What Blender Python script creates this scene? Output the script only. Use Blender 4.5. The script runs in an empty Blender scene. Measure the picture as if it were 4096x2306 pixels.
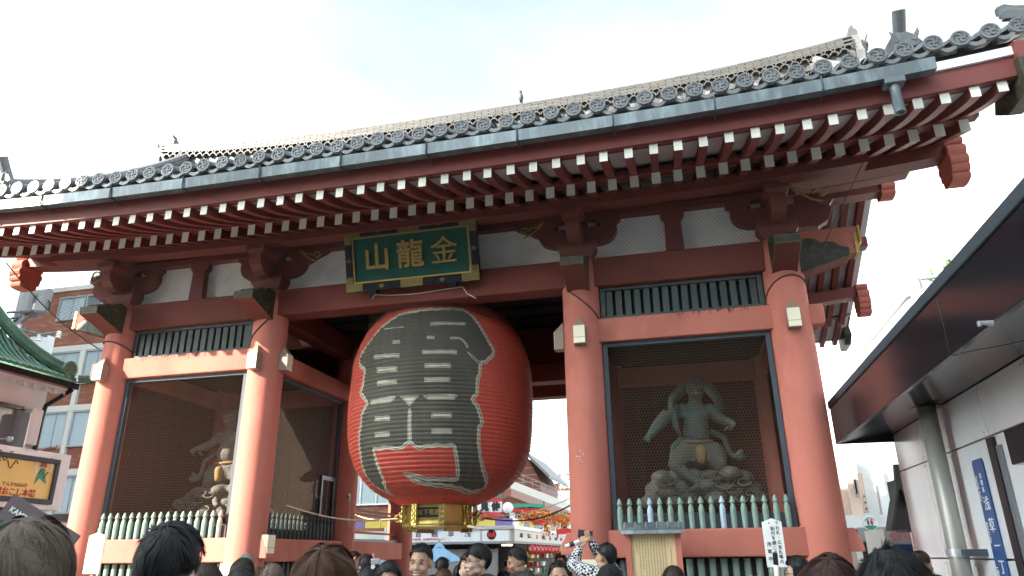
import bpy, bmesh, math, random
from mathutils import Vector, Matrix, Euler
R = math.radians
scene = bpy.context.scene
col = scene.collection

# ------------------------------------------------------------------ camera
CAM = Vector((3.687, -9.416, 1.6))
YAW, PITCH, ROLL, FPX = 0.2340, 0.3613, -0.01156, 2832.3
_f = Vector((-math.sin(YAW) * math.cos(PITCH), math.cos(YAW) * math.cos(PITCH), math.sin(PITCH)))
_r0 = Vector((math.cos(YAW), math.sin(YAW), 0.0)); _u0 = _r0.cross(_f)
_r = _r0 * math.cos(ROLL) + _u0 * math.sin(ROLL)
_u = _u0 * math.cos(ROLL) - _r0 * math.sin(ROLL)
cam_data = bpy.data.cameras.new("camera"); cam = bpy.data.objects.new("camera", cam_data)
cam_data.sensor_width = 36.0; cam_data.lens = FPX / 4096.0 * 36.0
cam_data.clip_start = 0.05; cam_data.clip_end = 2000.0
m = Matrix((( _r.x, _u.x, -_f.x, CAM.x), (_r.y, _u.y, -_f.y, CAM.y), (_r.z, _u.z, -_f.z, CAM.z), (0, 0, 0, 1)))
cam.matrix_world = m
col.objects.link(cam); scene.camera = cam

# ------------------------------------------------------------------ sky, sun, exposure
SUN_EL = 25.0
SUN_DIR = Vector((-0.754 * math.cos(R(SUN_EL)), -0.660 * math.cos(R(SUN_EL)), math.sin(R(SUN_EL)))).normalized()
world = bpy.data.worlds.new("World"); scene.world = world; world.use_nodes = True
wn, wl = world.node_tree.nodes, world.node_tree.links
wn.clear()
w_out = wn.new("ShaderNodeOutputWorld"); w_bg = wn.new("ShaderNodeBackground")
w_sky = wn.new("ShaderNodeTexSky"); w_sky.sky_type = 'NISHITA'; w_sky.sun_disc = False
w_sky.sun_elevation = R(SUN_EL); w_sky.sun_rotation = math.atan2(SUN_DIR.x, SUN_DIR.y)
w_sky.air_density = 1.0; w_sky.dust_density = 2.4; w_sky.ozone_density = 1.0
w_tc = wn.new("ShaderNodeTexCoord"); w_map = wn.new("ShaderNodeMapping"); w_map.inputs["Scale"].default_value = (1.0, 1.0, 2.0); w_map.inputs["Location"].default_value = (0.35, 0.1, 0.2)
w_no = wn.new("ShaderNodeTexNoise"); w_no.inputs["Scale"].default_value = 1.5; w_no.inputs["Detail"].default_value = 6.0; w_no.inputs["Roughness"].default_value = 0.58
w_rmp = wn.new("ShaderNodeValToRGB")
w_rmp.color_ramp.elements[0].position = 0.40; w_rmp.color_ramp.elements[0].color = (0.56, 0.56, 0.56, 1)
w_rmp.color_ramp.elements[1].position = 0.60; w_rmp.color_ramp.elements[1].color = (1, 1, 1, 1)
w_bw = wn.new("ShaderNodeRGBToBW"); w_cl = wn.new("ShaderNodeMixRGB"); w_cl.blend_type = 'MULTIPLY'; w_cl.inputs["Fac"].default_value = 1.0
w_cl.inputs["Color2"].default_value = (1.85, 2.10, 2.14, 1)          # thin bright cloud follows the sky's own brightness
w_mix = wn.new("ShaderNodeMixRGB")
wl.new(w_tc.outputs["Generated"], w_map.inputs["Vector"]); wl.new(w_map.outputs["Vector"], w_no.inputs["Vector"])
wl.new(w_no.outputs["Fac"], w_rmp.inputs["Fac"]); wl.new(w_rmp.outputs["Color"], w_mix.inputs["Fac"])
wl.new(w_sky.outputs["Color"], w_bw.inputs["Color"]); wl.new(w_bw.outputs["Val"], w_cl.inputs["Color1"])
wl.new(w_sky.outputs["Color"], w_mix.inputs["Color1"]); wl.new(w_cl.outputs["Color"], w_mix.inputs["Color2"]); wl.new(w_mix.outputs["Color"], w_bg.inputs["Color"])
w_bg.inputs["Strength"].default_value = 0.068
wl.new(w_bg.outputs["Background"], w_out.inputs["Surface"])
sun_data = bpy.data.lights.new("sun", 'SUN'); sun_data.energy = 2.7; sun_data.angle = R(0.5); sun_data.color = (1.0, 0.88, 0.72)
sun = bpy.data.objects.new("sun", sun_data); col.objects.link(sun)
sun.rotation_euler = SUN_DIR.to_track_quat('Z', 'Y').to_euler(); sun.location = (-30, -26, 40)
scene.view_settings.view_transform = 'Standard'; scene.view_settings.look = 'None'
scene.view_settings.gamma = 1.0; scene.view_settings.use_curve_mapping = False
scene.view_settings.exposure = 2.85
scene.cycles.max_bounces = 6; scene.cycles.diffuse_bounces = 4; scene.cycles.glossy_bounces = 3
scene.cycles.transparent_max_bounces = 24; scene.cycles.use_denoising = True

# ------------------------------------------------------------------ helpers
def ray(x, y):                      # direction through a pixel of the 4096 px photograph
    return (_r * ((x - 2048) / FPX) - _u * ((y - 1153) / FPX) + _f)
def onY(x, y, Y):
    d = ray(x, y); return CAM + d * ((Y - CAM.y) / d.y)
def onX(x, y, X):
    d = ray(x, y); return CAM + d * ((X - CAM.x) / d.x)
def atD(x, y, D):                   # at horizontal distance D from the camera
    d = ray(x, y); return CAM + d * (D / math.hypot(d.x, d.y))

class MB:
    """collects simple shapes, then links them as one mesh object"""
    def __init__(s): s.v = []; s.f = []; s.m = []
    def add(s, vs, fs, mi=0):
        b = len(s.v); s.v.extend([tuple(v) for v in vs])
        for f in fs: s.f.append([b + i for i in f]); s.m.append(mi)
        return s
    def box(s, x0, x1, y0, y1, z0, z1, mi=0):
        return s.add([(x0, y0, z0), (x1, y0, z0), (x1, y1, z0), (x0, y1, z0), (x0, y0, z1), (x1, y0, z1), (x1, y1, z1), (x0, y1, z1)],
                     [(0, 3, 2, 1), (4, 5, 6, 7), (0, 1, 5, 4), (1, 2, 6, 5), (2, 3, 7, 6), (3, 0, 4, 7)], mi)
    def obox(s, c, size, M=None, mi=0):
        hx, hy, hz = size[0] / 2, size[1] / 2, size[2] / 2
        M = M or Matrix.Identity(3); c = Vector(c)
        vs = [c + M @ Vector(v) for v in ((-hx, -hy, -hz), (hx, -hy, -hz), (hx, hy, -hz), (-hx, hy, -hz), (-hx, -hy, hz), (hx, -hy, hz), (hx, hy, hz), (-hx, hy, hz))]
        return s.add(vs, [(0, 3, 2, 1), (4, 5, 6, 7), (0, 1, 5, 4), (1, 2, 6, 5), (2, 3, 7, 6), (3, 0, 4, 7)], mi)
    def prism(s, poly, axis, a0, a1, mi=0):
        n = len(poly)
        ar = sum(poly[i][0] * poly[(i + 1) % n][1] - poly[(i + 1) % n][0] * poly[i][1] for i in range(n))
        if ar < 0: poly = list(reversed(poly))
        if axis == 'y': pt = lambda p, a: (p[0], a, p[1])
        elif axis == 'x': pt = lambda p, a: (a, p[0], p[1])
        else: pt = lambda p, a: (p[0], p[1], a)
        vs = [pt(p, a0) for p in poly] + [pt(p, a1) for p in poly]
        fs = [list(range(n)), list(range(2 * n - 1, n - 1, -1))] + [(i, n + i, n + (i + 1) % n, (i + 1) % n) for i in range(n)]
        if axis != 'y': fs = [list(reversed(f)) for f in fs]
        return s.add(vs, fs, mi)
    def tube(s, pts, r, n=6, mi=0, cap=True, closed=False):
        pts = [Vector(p) for p in pts]; k = len(pts)
        rr = r if isinstance(r, (list, tuple)) else [r] * k
        vs = []; prev = None
        for i, p in enumerate(pts):
            if closed: t = pts[(i + 1) % k] - pts[i - 1]
            else: t = pts[min(i + 1, k - 1)] - pts[max(i - 1, 0)]
            t = t.normalized() if t.length > 1e-9 else Vector((0, 0, 1))
            if prev is None:
                a = Vector((0, 0, 1)) if abs(t.z) < 0.9 else Vector((1, 0, 0))
                u = t.cross(a).normalized()
            else:
                u = prev - t * prev.dot(t); u = u.normalized() if u.length > 1e-6 else t.orthogonal().normalized()
            prev = u; w = t.cross(u)
            for j in range(n):
                an = 2 * math.pi * j / n; vs.append(p + (u * math.cos(an) + w * math.sin(an)) * rr[i])
        fs = []
        for i in range(k if closed else k - 1):
            a = i * n; b = ((i + 1) % k) * n
            for j in range(n): fs.append((a + j, a + (j + 1) % n, b + (j + 1) % n, b + j))
        if cap and not closed: fs.append(list(range(n - 1, -1, -1))); fs.append(list(range((k - 1) * n, k * n)))
        return s.add(vs, fs, mi)
    def lathe(s, prof, c=(0, 0, 0), n=16, mi=0, axis='z', cap=True):
        vs = []
        for (r, z) in prof:
            for j in range(n):
                a = 2 * math.pi * j / n; x, y = r * math.cos(a), r * math.sin(a)
                if axis == 'z': v = (c[0] + x, c[1] + y, c[2] + z)
                elif axis == 'y': v = (c[0] + x, c[1] - z, c[2] + y)
                else: v = (c[0] + z, c[1] + x, c[2] + y)
                vs.append(v)
        fs = []
        for i in range(len(prof) - 1):
            for j in range(n): fs.append((i * n + j, i * n + (j + 1) % n, (i + 1) * n + (j + 1) % n, (i + 1) * n + j))
        if cap: fs.append(list(range(n - 1, -1, -1))); fs.append(list(range((len(prof) - 1) * n, len(prof) * n)))
        return s.add(vs, fs, mi)
    def grid(s, rows, mi=0, flip=False):
        h, w = len(rows), len(rows[0]); vs = [p for r in rows for p in r]; fs = []
        for i in range(h - 1):
            for j in range(w - 1):
                f = (i * w + j, i * w + j + 1, (i + 1) * w + j + 1, (i + 1) * w + j); fs.append(f[::-1] if flip else f)
        return s.add(vs, fs, mi)
    def mesh(s, name, mats, smooth=False):
        me = bpy.data.meshes.new(name); me.from_pydata(s.v, [], s.f)
        for mt in (mats if isinstance(mats, (list, tuple)) else [mats]): me.materials.append(mt)
        if any(s.m): me.polygons.foreach_set("material_index", s.m)
        if smooth: me.polygons.foreach_set("use_smooth", [True] * len(me.polygons))
        me.update(); return me
    def build(s, name, mats, parent=None, loc=(0, 0, 0), smooth=False, bevel=0.0, kind=None):
        o = put(name, s.mesh(name, mats, smooth), parent, loc)
        if bevel:
            b = o.modifiers.new("bevel", 'BEVEL'); b.width = bevel; b.segments = 2; b.limit_method = 'ANGLE'; b.angle_limit = R(40)
        if kind: o["kind"] = kind
        return o
def put(name, me, parent=None, loc=(0, 0, 0), rot=None, scale=None):
    o = bpy.data.objects.new(name, me); col.objects.link(o); o.location = loc
    if rot: o.rotation_euler = rot
    if scale: o.scale = scale
    if parent: o.parent = parent
    return o
def tag(o, label, cat, group=None):
    o["label"] = label; o["category"] = cat
    if group: o["group"] = group
    return o
def thing(name, label, cat, loc=(0, 0, 0), rot=None, group=None):
    o = put(name, None, None, loc, rot); o.empty_display_size = 0.2
    return tag(o, label, cat, group)
def struct(o): o["kind"] = "structure"; return o
def smooth_by_angle(o, a=40):
    me = o.data; me.polygons.foreach_set("use_smooth", [True] * len(me.polygons)); me.set_sharp_from_angle(angle=R(a)); return o
TEXT_CACHE = {}
work = bpy.data.scenes.new("workbench")                # scratch scene, removed at the end
def bake(o):
    """the evaluated mesh of an object, worked out in the scratch scene"""
    work.collection.objects.link(o)
    with bpy.context.temp_override(scene=work, view_layer=work.view_layers[0]): dg = bpy.context.evaluated_depsgraph_get()
    dg.update()
    me = bpy.data.meshes.new_from_object(o.evaluated_get(dg)); bpy.data.objects.remove(o); return me
def text_mesh(body, size, depth, mat, offset=0.0, align='CENTER', spacing=1.0, name="lettering", line=1.0, res=3):
    key = (body, size, depth, mat.name, offset, align, spacing)
    if key in TEXT_CACHE: return TEXT_CACHE[key]
    c = bpy.data.curves.new(name, 'FONT'); c.body = body; c.size = size; c.extrude = depth / 2; c.offset = offset
    c.align_x = align; c.align_y = 'CENTER'; c.space_character = spacing; c.resolution_u = res; c.space_line = line
    me = bake(bpy.data.objects.new(name, c)); bpy.data.curves.remove(c)
    me.name = name; me.materials.clear(); me.materials.append(mat); TEXT_CACHE[key] = me; return me
FACE_FRONT = (R(90), 0, 0)           # text standing upright, read from -y
FACE_LEFT = (R(90), 0, R(-90))       # read from -x
FACE_RIGHT = (R(90), 0, R(90))       # read from +x

# ------------------------------------------------------------------ materials
def nodes_of(name):
    mt = bpy.data.materials.new(name); mt.use_nodes = True; nt = mt.node_tree
    return mt, nt.nodes, nt.links, nt.nodes["Principled BSDF"]
def mat(name, c, rough=0.6, var=0.10, scale=6.0, bump=0.0, bscale=60.0, metal=0.0, spec=0.4, dirt=None, dirt_amt=0.0, dscale=1.5, stretch=(1, 1, 1), coat=0.0, emit=0.0, tint=None):
    mt, N, L, B = nodes_of(name)
    B.inputs["Roughness"].default_value = rough; B.inputs["Metallic"].default_value = metal
    B.inputs["Specular IOR Level"].default_value = spec; B.inputs["Coat Weight"].default_value = coat
    tc = N.new("ShaderNodeTexCoord"); mp = N.new("ShaderNodeMapping"); mp.inputs["Scale"].default_value = stretch
    L.new(tc.outputs["Object"], mp.inputs["Vector"])
    no = N.new("ShaderNodeTexNoise"); no.inputs["Scale"].default_value = scale; no.inputs["Detail"].default_value = 5.0
    L.new(mp.outputs["Vector"], no.inputs["Vector"])
    mx = N.new("ShaderNodeMixRGB")
    lo = [max(0, v * (1 - var * 1.3)) for v in c]; hi = [v * (1 + var) for v in c]
    if tint: hi = tint
    mx.inputs["Color1"].default_value = (*lo, 1); mx.inputs["Color2"].default_value = (*hi, 1)
    L.new(no.outputs["Fac"], mx.inputs["Fac"]); out = mx.outputs["Color"]
    if dirt:
        n2 = N.new("ShaderNodeTexNoise"); n2.inputs["Scale"].default_value = dscale; n2.inputs["Detail"].default_value = 8.0; n2.inputs["Roughness"].default_value = 0.65
        L.new(mp.outputs["Vector"], n2.inputs["Vector"])
        rp = N.new("ShaderNodeValToRGB"); rp.color_ramp.elements[0].position = 0.48; rp.color_ramp.elements[1].position = 0.72
        rp.color_ramp.elements[0].color = (0, 0, 0, 1); rp.color_ramp.elements[1].color = (dirt_amt, dirt_amt, dirt_amt, 1)
        L.new(n2.outputs["Fac"], rp.inputs["Fac"]); m2 = N.new("ShaderNodeMixRGB"); m2.inputs["Color2"].default_value = (*dirt, 1)
        L.new(rp.outputs["Color"], m2.inputs["Fac"]); L.new(out, m2.inputs["Color1"]); out = m2.outputs["Color"]
    oi = N.new("ShaderNodeObjectInfo"); hs = N.new("ShaderNodeHueSaturation")
    mr = N.new("ShaderNodeMapRange"); mr.inputs["To Min"].default_value = 1 - var * 0.6; mr.inputs["To Max"].default_value = 1 + var * 0.6
    L.new(oi.outputs["Random"], mr.inputs["Value"]); L.new(mr.outputs["Result"], hs.inputs["Value"]); L.new(out, hs.inputs["Color"])
    L.new(hs.outputs["Color"], B.inputs["Base Color"])
    if emit:
        B.inputs["Emission Color"].default_value = (*c, 1); B.inputs["Emission Strength"].default_value = emit
    if bump:
        n3 = N.new("ShaderNodeTexNoise"); n3.inputs["Scale"].default_value = bscale; n3.inputs["Detail"].default_value = 4.0
        L.new(mp.outputs["Vector"], n3.inputs["Vector"])
        bp = N.new("ShaderNodeBump"); bp.inputs["Strength"].default_value = bump; bp.inputs["Distance"].default_value = 0.01
        L.new(n3.outputs["Fac"], bp.inputs["Height"]); L.new(bp.outputs["Normal"], B.inputs["Normal"])
    return mt
M = {}
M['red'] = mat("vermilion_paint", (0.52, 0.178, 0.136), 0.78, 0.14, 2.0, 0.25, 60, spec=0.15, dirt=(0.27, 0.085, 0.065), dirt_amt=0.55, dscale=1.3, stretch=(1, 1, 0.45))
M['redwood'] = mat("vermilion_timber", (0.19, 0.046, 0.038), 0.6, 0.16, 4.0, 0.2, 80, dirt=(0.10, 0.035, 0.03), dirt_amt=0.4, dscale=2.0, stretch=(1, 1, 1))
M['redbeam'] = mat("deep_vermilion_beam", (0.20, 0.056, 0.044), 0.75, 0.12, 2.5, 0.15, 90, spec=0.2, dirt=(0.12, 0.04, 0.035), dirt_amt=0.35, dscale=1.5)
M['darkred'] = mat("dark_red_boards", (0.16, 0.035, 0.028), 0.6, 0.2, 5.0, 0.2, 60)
M['white'] = mat("white_plaster", (0.84, 0.82, 0.79), 0.7, 0.05, 4.0, dirt=(0.42, 0.38, 0.32), dirt_amt=0.35, dscale=3.0)
M['whiteend'] = mat("white_rafter_end", (0.76, 0.75, 0.68), 0.6, 0.22, 7.0, dirt=(0.5, 0.45, 0.33), dirt_amt=0.5, dscale=7.0)
M['soffit'] = mat("pale_soffit_boards", (0.58, 0.55, 0.55), 0.7, 0.10, 3.0)
M['tile'] = mat("grey_roof_tile", (0.125, 0.13, 0.14), 0.42, 0.28, 9.0, 0.25, 50, spec=0.6, dirt=(0.24, 0.23, 0.20), dirt_amt=0.5, dscale=5.0)
M['tiledark'] = mat("dark_roof_tile", (0.13, 0.135, 0.14), 0.5, 0.3, 9.0, 0.25, 50, spec=0.5)
M['ridge'] = mat("weathered_ridge_tile", (0.075, 0.074, 0.072), 0.5, 0.25, 8.0, 0.2, 60, dirt=(0.035, 0.034, 0.032), dirt_amt=0.6, dscale=9.0)
M['gutter'] = mat("grey_copper_gutter", (0.13, 0.15, 0.165), 0.38, 0.2, 2.5, 0.08, 30, metal=0.35, dirt=(0.42, 0.55, 0.55), dirt_amt=0.45, dscale=6.0, stretch=(1, 1, 0.25))
M['dark'] = mat("dark_gap_board", (0.02, 0.02, 0.022), 0.8, 0.1)
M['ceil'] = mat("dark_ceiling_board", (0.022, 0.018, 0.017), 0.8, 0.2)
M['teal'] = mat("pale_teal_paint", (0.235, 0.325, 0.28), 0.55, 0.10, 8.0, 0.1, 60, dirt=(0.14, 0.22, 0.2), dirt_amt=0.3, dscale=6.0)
M['bluegrey'] = mat("pale_blue_grey_paint", (0.42, 0.52, 0.60), 0.55, 0.06, 8.0)
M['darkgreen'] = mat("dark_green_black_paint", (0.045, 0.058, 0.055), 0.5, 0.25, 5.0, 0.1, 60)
M['steel'] = mat("dark_grey_steel", (0.055, 0.068, 0.085), 0.65, 0.12, 5.0)
M['wire'] = mat("pale_galvanised_wire", (0.28, 0.215, 0.165), 0.5, 0.1)
M['gold'] = mat("gilded_metal", (0.46, 0.31, 0.09), 0.42, 0.18, 14.0, 0.1, 80, metal=0.85)
M['dullgold'] = mat("tarnished_gilt", (0.20, 0.155, 0.05), 0.5, 0.3, 20.0, 0.2, 90, metal=0.3)
M['goldpaint'] = mat("old_gold_leaf", (0.42, 0.28, 0.09), 0.55, 0.22, 18.0, 0.2, 90, metal=0.25)
M['olive'] = mat("dark_olive_carving", (0.032, 0.032, 0.022), 0.5, 0.5, 14.0, 0.5, 35, dirt=(0.20, 0.17, 0.08), dirt_amt=0.3, dscale=16.0)
M['lampcream'] = mat("cream_enamel", (0.80, 0.74, 0.55), 0.45, 0.04, 3.0)
M['lamproof'] = mat("brown_lamp_cap", (0.30, 0.22, 0.17), 0.5, 0.12, 6.0)
M['boardgreen'] = mat("deep_green_lacquer", (0.008, 0.075, 0.055), 0.35, 0.2, 4.0)
M['lacquer'] = mat("black_lacquer", (0.012, 0.013, 0.02), 0.3, 0.2, 6.0)
M['rope'] = mat("pale_rope", (0.55, 0.50, 0.34), 0.8, 0.2, 60.0, 0.4, 200)
M['darkrope'] = mat("dark_rope", (0.06, 0.055, 0.05), 0.85, 0.2, 60.0, 0.4, 200)
M['ink'] = mat("black_lettering", (0.015, 0.015, 0.018), 0.6, 0.05)
M['whitepaint'] = mat("white_paint", (0.82, 0.82, 0.80), 0.5, 0.03, 4.0)
M['asphalt'] = mat("asphalt", (0.055, 0.055, 0.058), 0.85, 0.25, 3.0, 0.5, 120)
M['paving'] = mat("pale_granite_paving", (0.33, 0.32, 0.30), 0.8, 0.2, 2.0, 0.3, 60)

def rise(x): return 0.21 * (abs(x) / 7.2) ** 3.2
X1, X2, YM, YB = 2.45, 5.164, 2.83, 5.66
# ------------------------------------------------------------------ ground
g = MB().add([(-300, -300, 0), (300, -300, 0), (300, 300, 0), (-300, 300, 0)], [(0, 1, 2, 3)]).build("ground", M['paving']); struct(g)
rd = MB().add([(-200, -34, 0.004), (200, -34, 0.004), (200, -13.5, 0.004), (-200, -13.5, 0.004)], [(0, 1, 2, 3)]).build("road", M['asphalt']); struct(rd)
st = MB()
st.box(-6.6, 6.6, -1.3, 7.0, -0.2, 0.14)
pv = st.build("gate_plinth", M['paving'], bevel=0.02); struct(pv)

# ------------------------------------------------------------------ the gate
gate = thing("temple_gate", "great vermilion timber temple gate with grey tiled gable roof", "gate")
me_col = MB().lathe([(0.267, 0.30), (0.270, 1.5), (0.267, 3.5), (0.262, 5.2), (0.250, 5.536)], n=40).mesh("column", M['red'], True)
me_cb = MB().lathe([(0.36, 0.14), (0.36, 0.24), (0.31, 0.30), (0.28, 0.31)], n=32).mesh("base_stone", M['paving'], True)
for yy in (0, YM, YB):
    for xx in (-X2, -X1, X1, X2):
        c = put("column", me_col, gate, (xx, yy, 0)); put("base_stone", me_cb, c)
def beam(name, x0, x1, y0, y1, z0, z1, m='red', bev=0.015): return MB().box(x0, x1, y0, y1, z0, z1).build(name, M[m], gate, bevel=bev)
# front and rear tie beams (they run through the columns)
for yy in (0, YB):
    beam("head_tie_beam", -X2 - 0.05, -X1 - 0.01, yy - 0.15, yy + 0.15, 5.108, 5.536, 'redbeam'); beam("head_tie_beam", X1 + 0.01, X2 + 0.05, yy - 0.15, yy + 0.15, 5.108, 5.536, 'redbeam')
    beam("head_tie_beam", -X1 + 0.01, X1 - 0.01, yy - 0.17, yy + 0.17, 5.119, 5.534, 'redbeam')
for yy in (0, YM, YB):
    for s in (-1, 1):
        a, b = sorted((s * (X1 + 0.01), s * (X2 + 0.02)))
        beam("waist_beam", a, b, yy - 0.145, yy + 0.145, 4.30, 4.628)
        beam("ground_tie_beam", a, b, yy - 0.17, yy + 0.17, 1.557, 1.878)
for xx in (-X2, -X1, X1, X2):
    for y0 in (0, YM):
        beam("cross_tie_beam", xx - 0.14, xx + 0.14, y0 + 0.01, y0 + YM - 0.01, 4.315, 4.615)
        beam("cross_ground_beam", xx - 0.16, xx + 0.16, y0 + 0.01, y0 + YM - 0.01, 1.55, 1.872)
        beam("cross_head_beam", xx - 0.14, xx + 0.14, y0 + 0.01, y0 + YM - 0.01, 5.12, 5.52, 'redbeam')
beam("door_lintel", -X1, X1, YM - 0.16, YM + 0.16, 4.475, 4.80, 'redwood')
beam("transom_wall", -X1, X1, YM - 0.05, YM + 0.05, 4.80, 5.56, 'darkred', 0)
beam("door_lintel", -X1, X1, YB - 0.16, YB + 0.16, 4.80, 5.12, 'redwood')
# beam noses that pass through the outer columns
for yy in (0,):
    for s in (-1, 1):
        MB().prism([(s * (X2 + 0.2), 4.33), (s * (X2 + 0.40), 4.33), (s * (X2 + 0.42), 4.37), (s * (X2 + 0.42), 4.60), (s * (X2 + 0.2), 4.60)], 'y', yy - 0.10, yy + 0.10).build("beam_nose", M['red'], gate, bevel=0.012)
        MB().prism([(s * (X2 + 0.2), 1.60), (s * (X2 + 0.42), 1.60), (s * (X2 + 0.40), 1.72), (s * (X2 + 0.36), 1.80), (s * (X2 + 0.34), 1.86), (s * (X2 + 0.2), 1.86)], 'y', yy - 0.10, yy + 0.10).build("beam_nose", M['red'], gate, bevel=0.012)
        MB().prism([(s * (X1 - 0.2), 1.60), (s * (X1 - 0.40), 1.60), (s * (X1 - 0.38), 1.74), (s * (X1 - 0.34), 1.80), (s * (X1 - 0.32), 1.86), (s * (X1 - 0.2), 1.86)], 'y', yy - 0.10, yy + 0.10).build("beam_nose", M['red'], gate, bevel=0.012)
# board walls of the statue rooms, each board its own piece
me_board = MB().box(-0.133, 0.133, -0.02, 0.02, 0, 2.42).mesh("wall_board", M['darkred'])
me_board2 = MB().box(-0.02, 0.02, -0.133, 0.133, 0, 2.42).mesh("wall_board", M['darkred'])
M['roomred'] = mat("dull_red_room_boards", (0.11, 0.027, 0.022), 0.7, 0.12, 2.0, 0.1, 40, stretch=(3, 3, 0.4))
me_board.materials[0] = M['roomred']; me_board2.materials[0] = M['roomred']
for s in (-1, 1):
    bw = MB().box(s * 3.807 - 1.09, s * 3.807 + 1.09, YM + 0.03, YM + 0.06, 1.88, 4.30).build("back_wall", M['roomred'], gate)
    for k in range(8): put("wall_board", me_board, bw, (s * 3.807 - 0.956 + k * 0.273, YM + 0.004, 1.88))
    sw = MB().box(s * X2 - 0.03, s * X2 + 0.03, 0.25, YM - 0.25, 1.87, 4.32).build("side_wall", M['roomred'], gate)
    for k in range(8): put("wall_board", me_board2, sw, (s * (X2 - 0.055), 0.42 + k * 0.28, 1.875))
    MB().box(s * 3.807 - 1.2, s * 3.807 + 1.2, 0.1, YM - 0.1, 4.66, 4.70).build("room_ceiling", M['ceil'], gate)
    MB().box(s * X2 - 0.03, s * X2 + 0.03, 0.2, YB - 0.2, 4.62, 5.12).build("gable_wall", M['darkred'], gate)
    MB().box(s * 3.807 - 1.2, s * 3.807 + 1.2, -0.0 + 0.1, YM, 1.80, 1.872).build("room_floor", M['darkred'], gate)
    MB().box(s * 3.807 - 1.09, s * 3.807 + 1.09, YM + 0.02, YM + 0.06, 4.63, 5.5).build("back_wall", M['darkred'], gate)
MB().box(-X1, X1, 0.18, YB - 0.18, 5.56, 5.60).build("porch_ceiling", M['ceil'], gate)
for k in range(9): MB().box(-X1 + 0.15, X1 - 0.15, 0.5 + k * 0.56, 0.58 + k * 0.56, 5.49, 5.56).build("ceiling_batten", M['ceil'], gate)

# plaster wall between the brackets, brackets, struts
for (a, b) in ((-X2, -X1), (-X1, X1), (X1, X2)):
    MB().box(a + 0.002, b - 0.002, -0.02, 0.02, 5.536, 6.20).build("plaster_panel", M['white'], gate)
half = [(0.0, 5.54), (0.185, 5.54), (0.19, 5.574), (0.229, 5.63), (0.258, 5.70), (0.263, 5.758), (0.35, 5.762), (0.431, 5.785), (0.49, 5.815), (0.5276, 5.855), (0.555, 5.90), (0.571, 5.955), (0.575, 6.01), (0.568, 6.058), (0.585, 6.085), (0.627, 6.10), (0.63, 6.157),
        (0.288, 6.157), (0.295, 6.09), (0.31, 6.065), (0.343, 6.055), (0.343, 6.028), (0.10, 6.028), (0.10, 6.055), (0.135, 6.068), (0.149, 6.09), (0.152, 6.157)]
prof = half[1:] + [(-x, z) for x, z in reversed(half[1:])]
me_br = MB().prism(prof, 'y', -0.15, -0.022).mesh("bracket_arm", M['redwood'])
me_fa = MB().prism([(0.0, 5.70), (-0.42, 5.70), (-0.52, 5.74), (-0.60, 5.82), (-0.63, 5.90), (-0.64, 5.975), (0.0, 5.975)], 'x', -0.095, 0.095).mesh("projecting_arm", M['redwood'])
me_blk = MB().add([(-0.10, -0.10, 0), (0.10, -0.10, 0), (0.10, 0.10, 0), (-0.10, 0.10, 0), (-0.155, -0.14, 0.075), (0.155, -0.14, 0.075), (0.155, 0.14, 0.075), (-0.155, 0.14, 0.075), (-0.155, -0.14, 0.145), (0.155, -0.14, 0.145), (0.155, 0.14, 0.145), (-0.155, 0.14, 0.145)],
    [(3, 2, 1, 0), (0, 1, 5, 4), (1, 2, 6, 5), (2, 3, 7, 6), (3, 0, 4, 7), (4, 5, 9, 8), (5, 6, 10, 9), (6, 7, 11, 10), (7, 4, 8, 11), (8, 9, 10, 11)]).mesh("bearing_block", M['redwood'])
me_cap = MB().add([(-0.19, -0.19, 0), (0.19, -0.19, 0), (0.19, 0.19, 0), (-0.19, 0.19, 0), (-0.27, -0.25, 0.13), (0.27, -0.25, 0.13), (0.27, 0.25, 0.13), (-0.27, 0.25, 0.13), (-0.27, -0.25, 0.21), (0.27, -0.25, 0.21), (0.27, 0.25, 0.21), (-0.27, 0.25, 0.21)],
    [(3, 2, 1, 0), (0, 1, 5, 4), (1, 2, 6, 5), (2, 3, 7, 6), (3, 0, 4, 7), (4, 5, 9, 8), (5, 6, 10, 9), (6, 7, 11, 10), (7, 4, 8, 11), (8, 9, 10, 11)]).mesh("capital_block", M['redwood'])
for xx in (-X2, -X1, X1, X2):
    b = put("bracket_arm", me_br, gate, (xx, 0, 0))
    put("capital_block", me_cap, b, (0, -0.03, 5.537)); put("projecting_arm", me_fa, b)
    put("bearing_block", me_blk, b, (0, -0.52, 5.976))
    # side arms on the gable ends
    if abs(xx) > 3:
        s = 1 if xx > 0 else -1
        for yy in (0, YM, YB):
            MB().prism([(s * (X2 + 0.2), 5.70), (s * (X2 + 0.55), 5.70), (s * (X2 + 0.68), 5.78), (s * (X2 + 0.74), 5.90), (s * (X2 + 0.74), 5.98), (s * (X2 + 0.2), 5.98)], 'y', yy - 0.09, yy + 0.09).build("gable_arm", M['redwood'], gate, bevel=0.01)
            put("bearing_block", me_blk, gate, (s * (X2 + 0.62), yy, 5.985))
for xm in (-3.807, 3.807):
    MB().prism([(xm - 0.125, 5.54), (xm + 0.125, 5.54), (xm + 0.112, 5.99), (xm + 0.125, 6.03), (xm + 0.165, 6.07), (xm + 0.165, 6.30), (xm - 0.165, 6.30), (xm - 0.165, 6.07), (xm - 0.125, 6.03), (xm - 0.112, 5.99)], 'y', -0.14, -0.022).build("strut_post", M['redwood'], gate, bevel=0.008)
MB().prism([(-0.6, 5.54), (0.6, 5.54), (0.52, 5.62), (0.3, 5.70), (0.2, 5.85), (0.17, 6.157), (-0.17, 6.157), (-0.2, 5.85), (-0.3, 5.70), (-0.52, 5.62)], 'y', -0.13, -0.022).build("frog_leg_strut", M['redwood'], gate)
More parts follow.
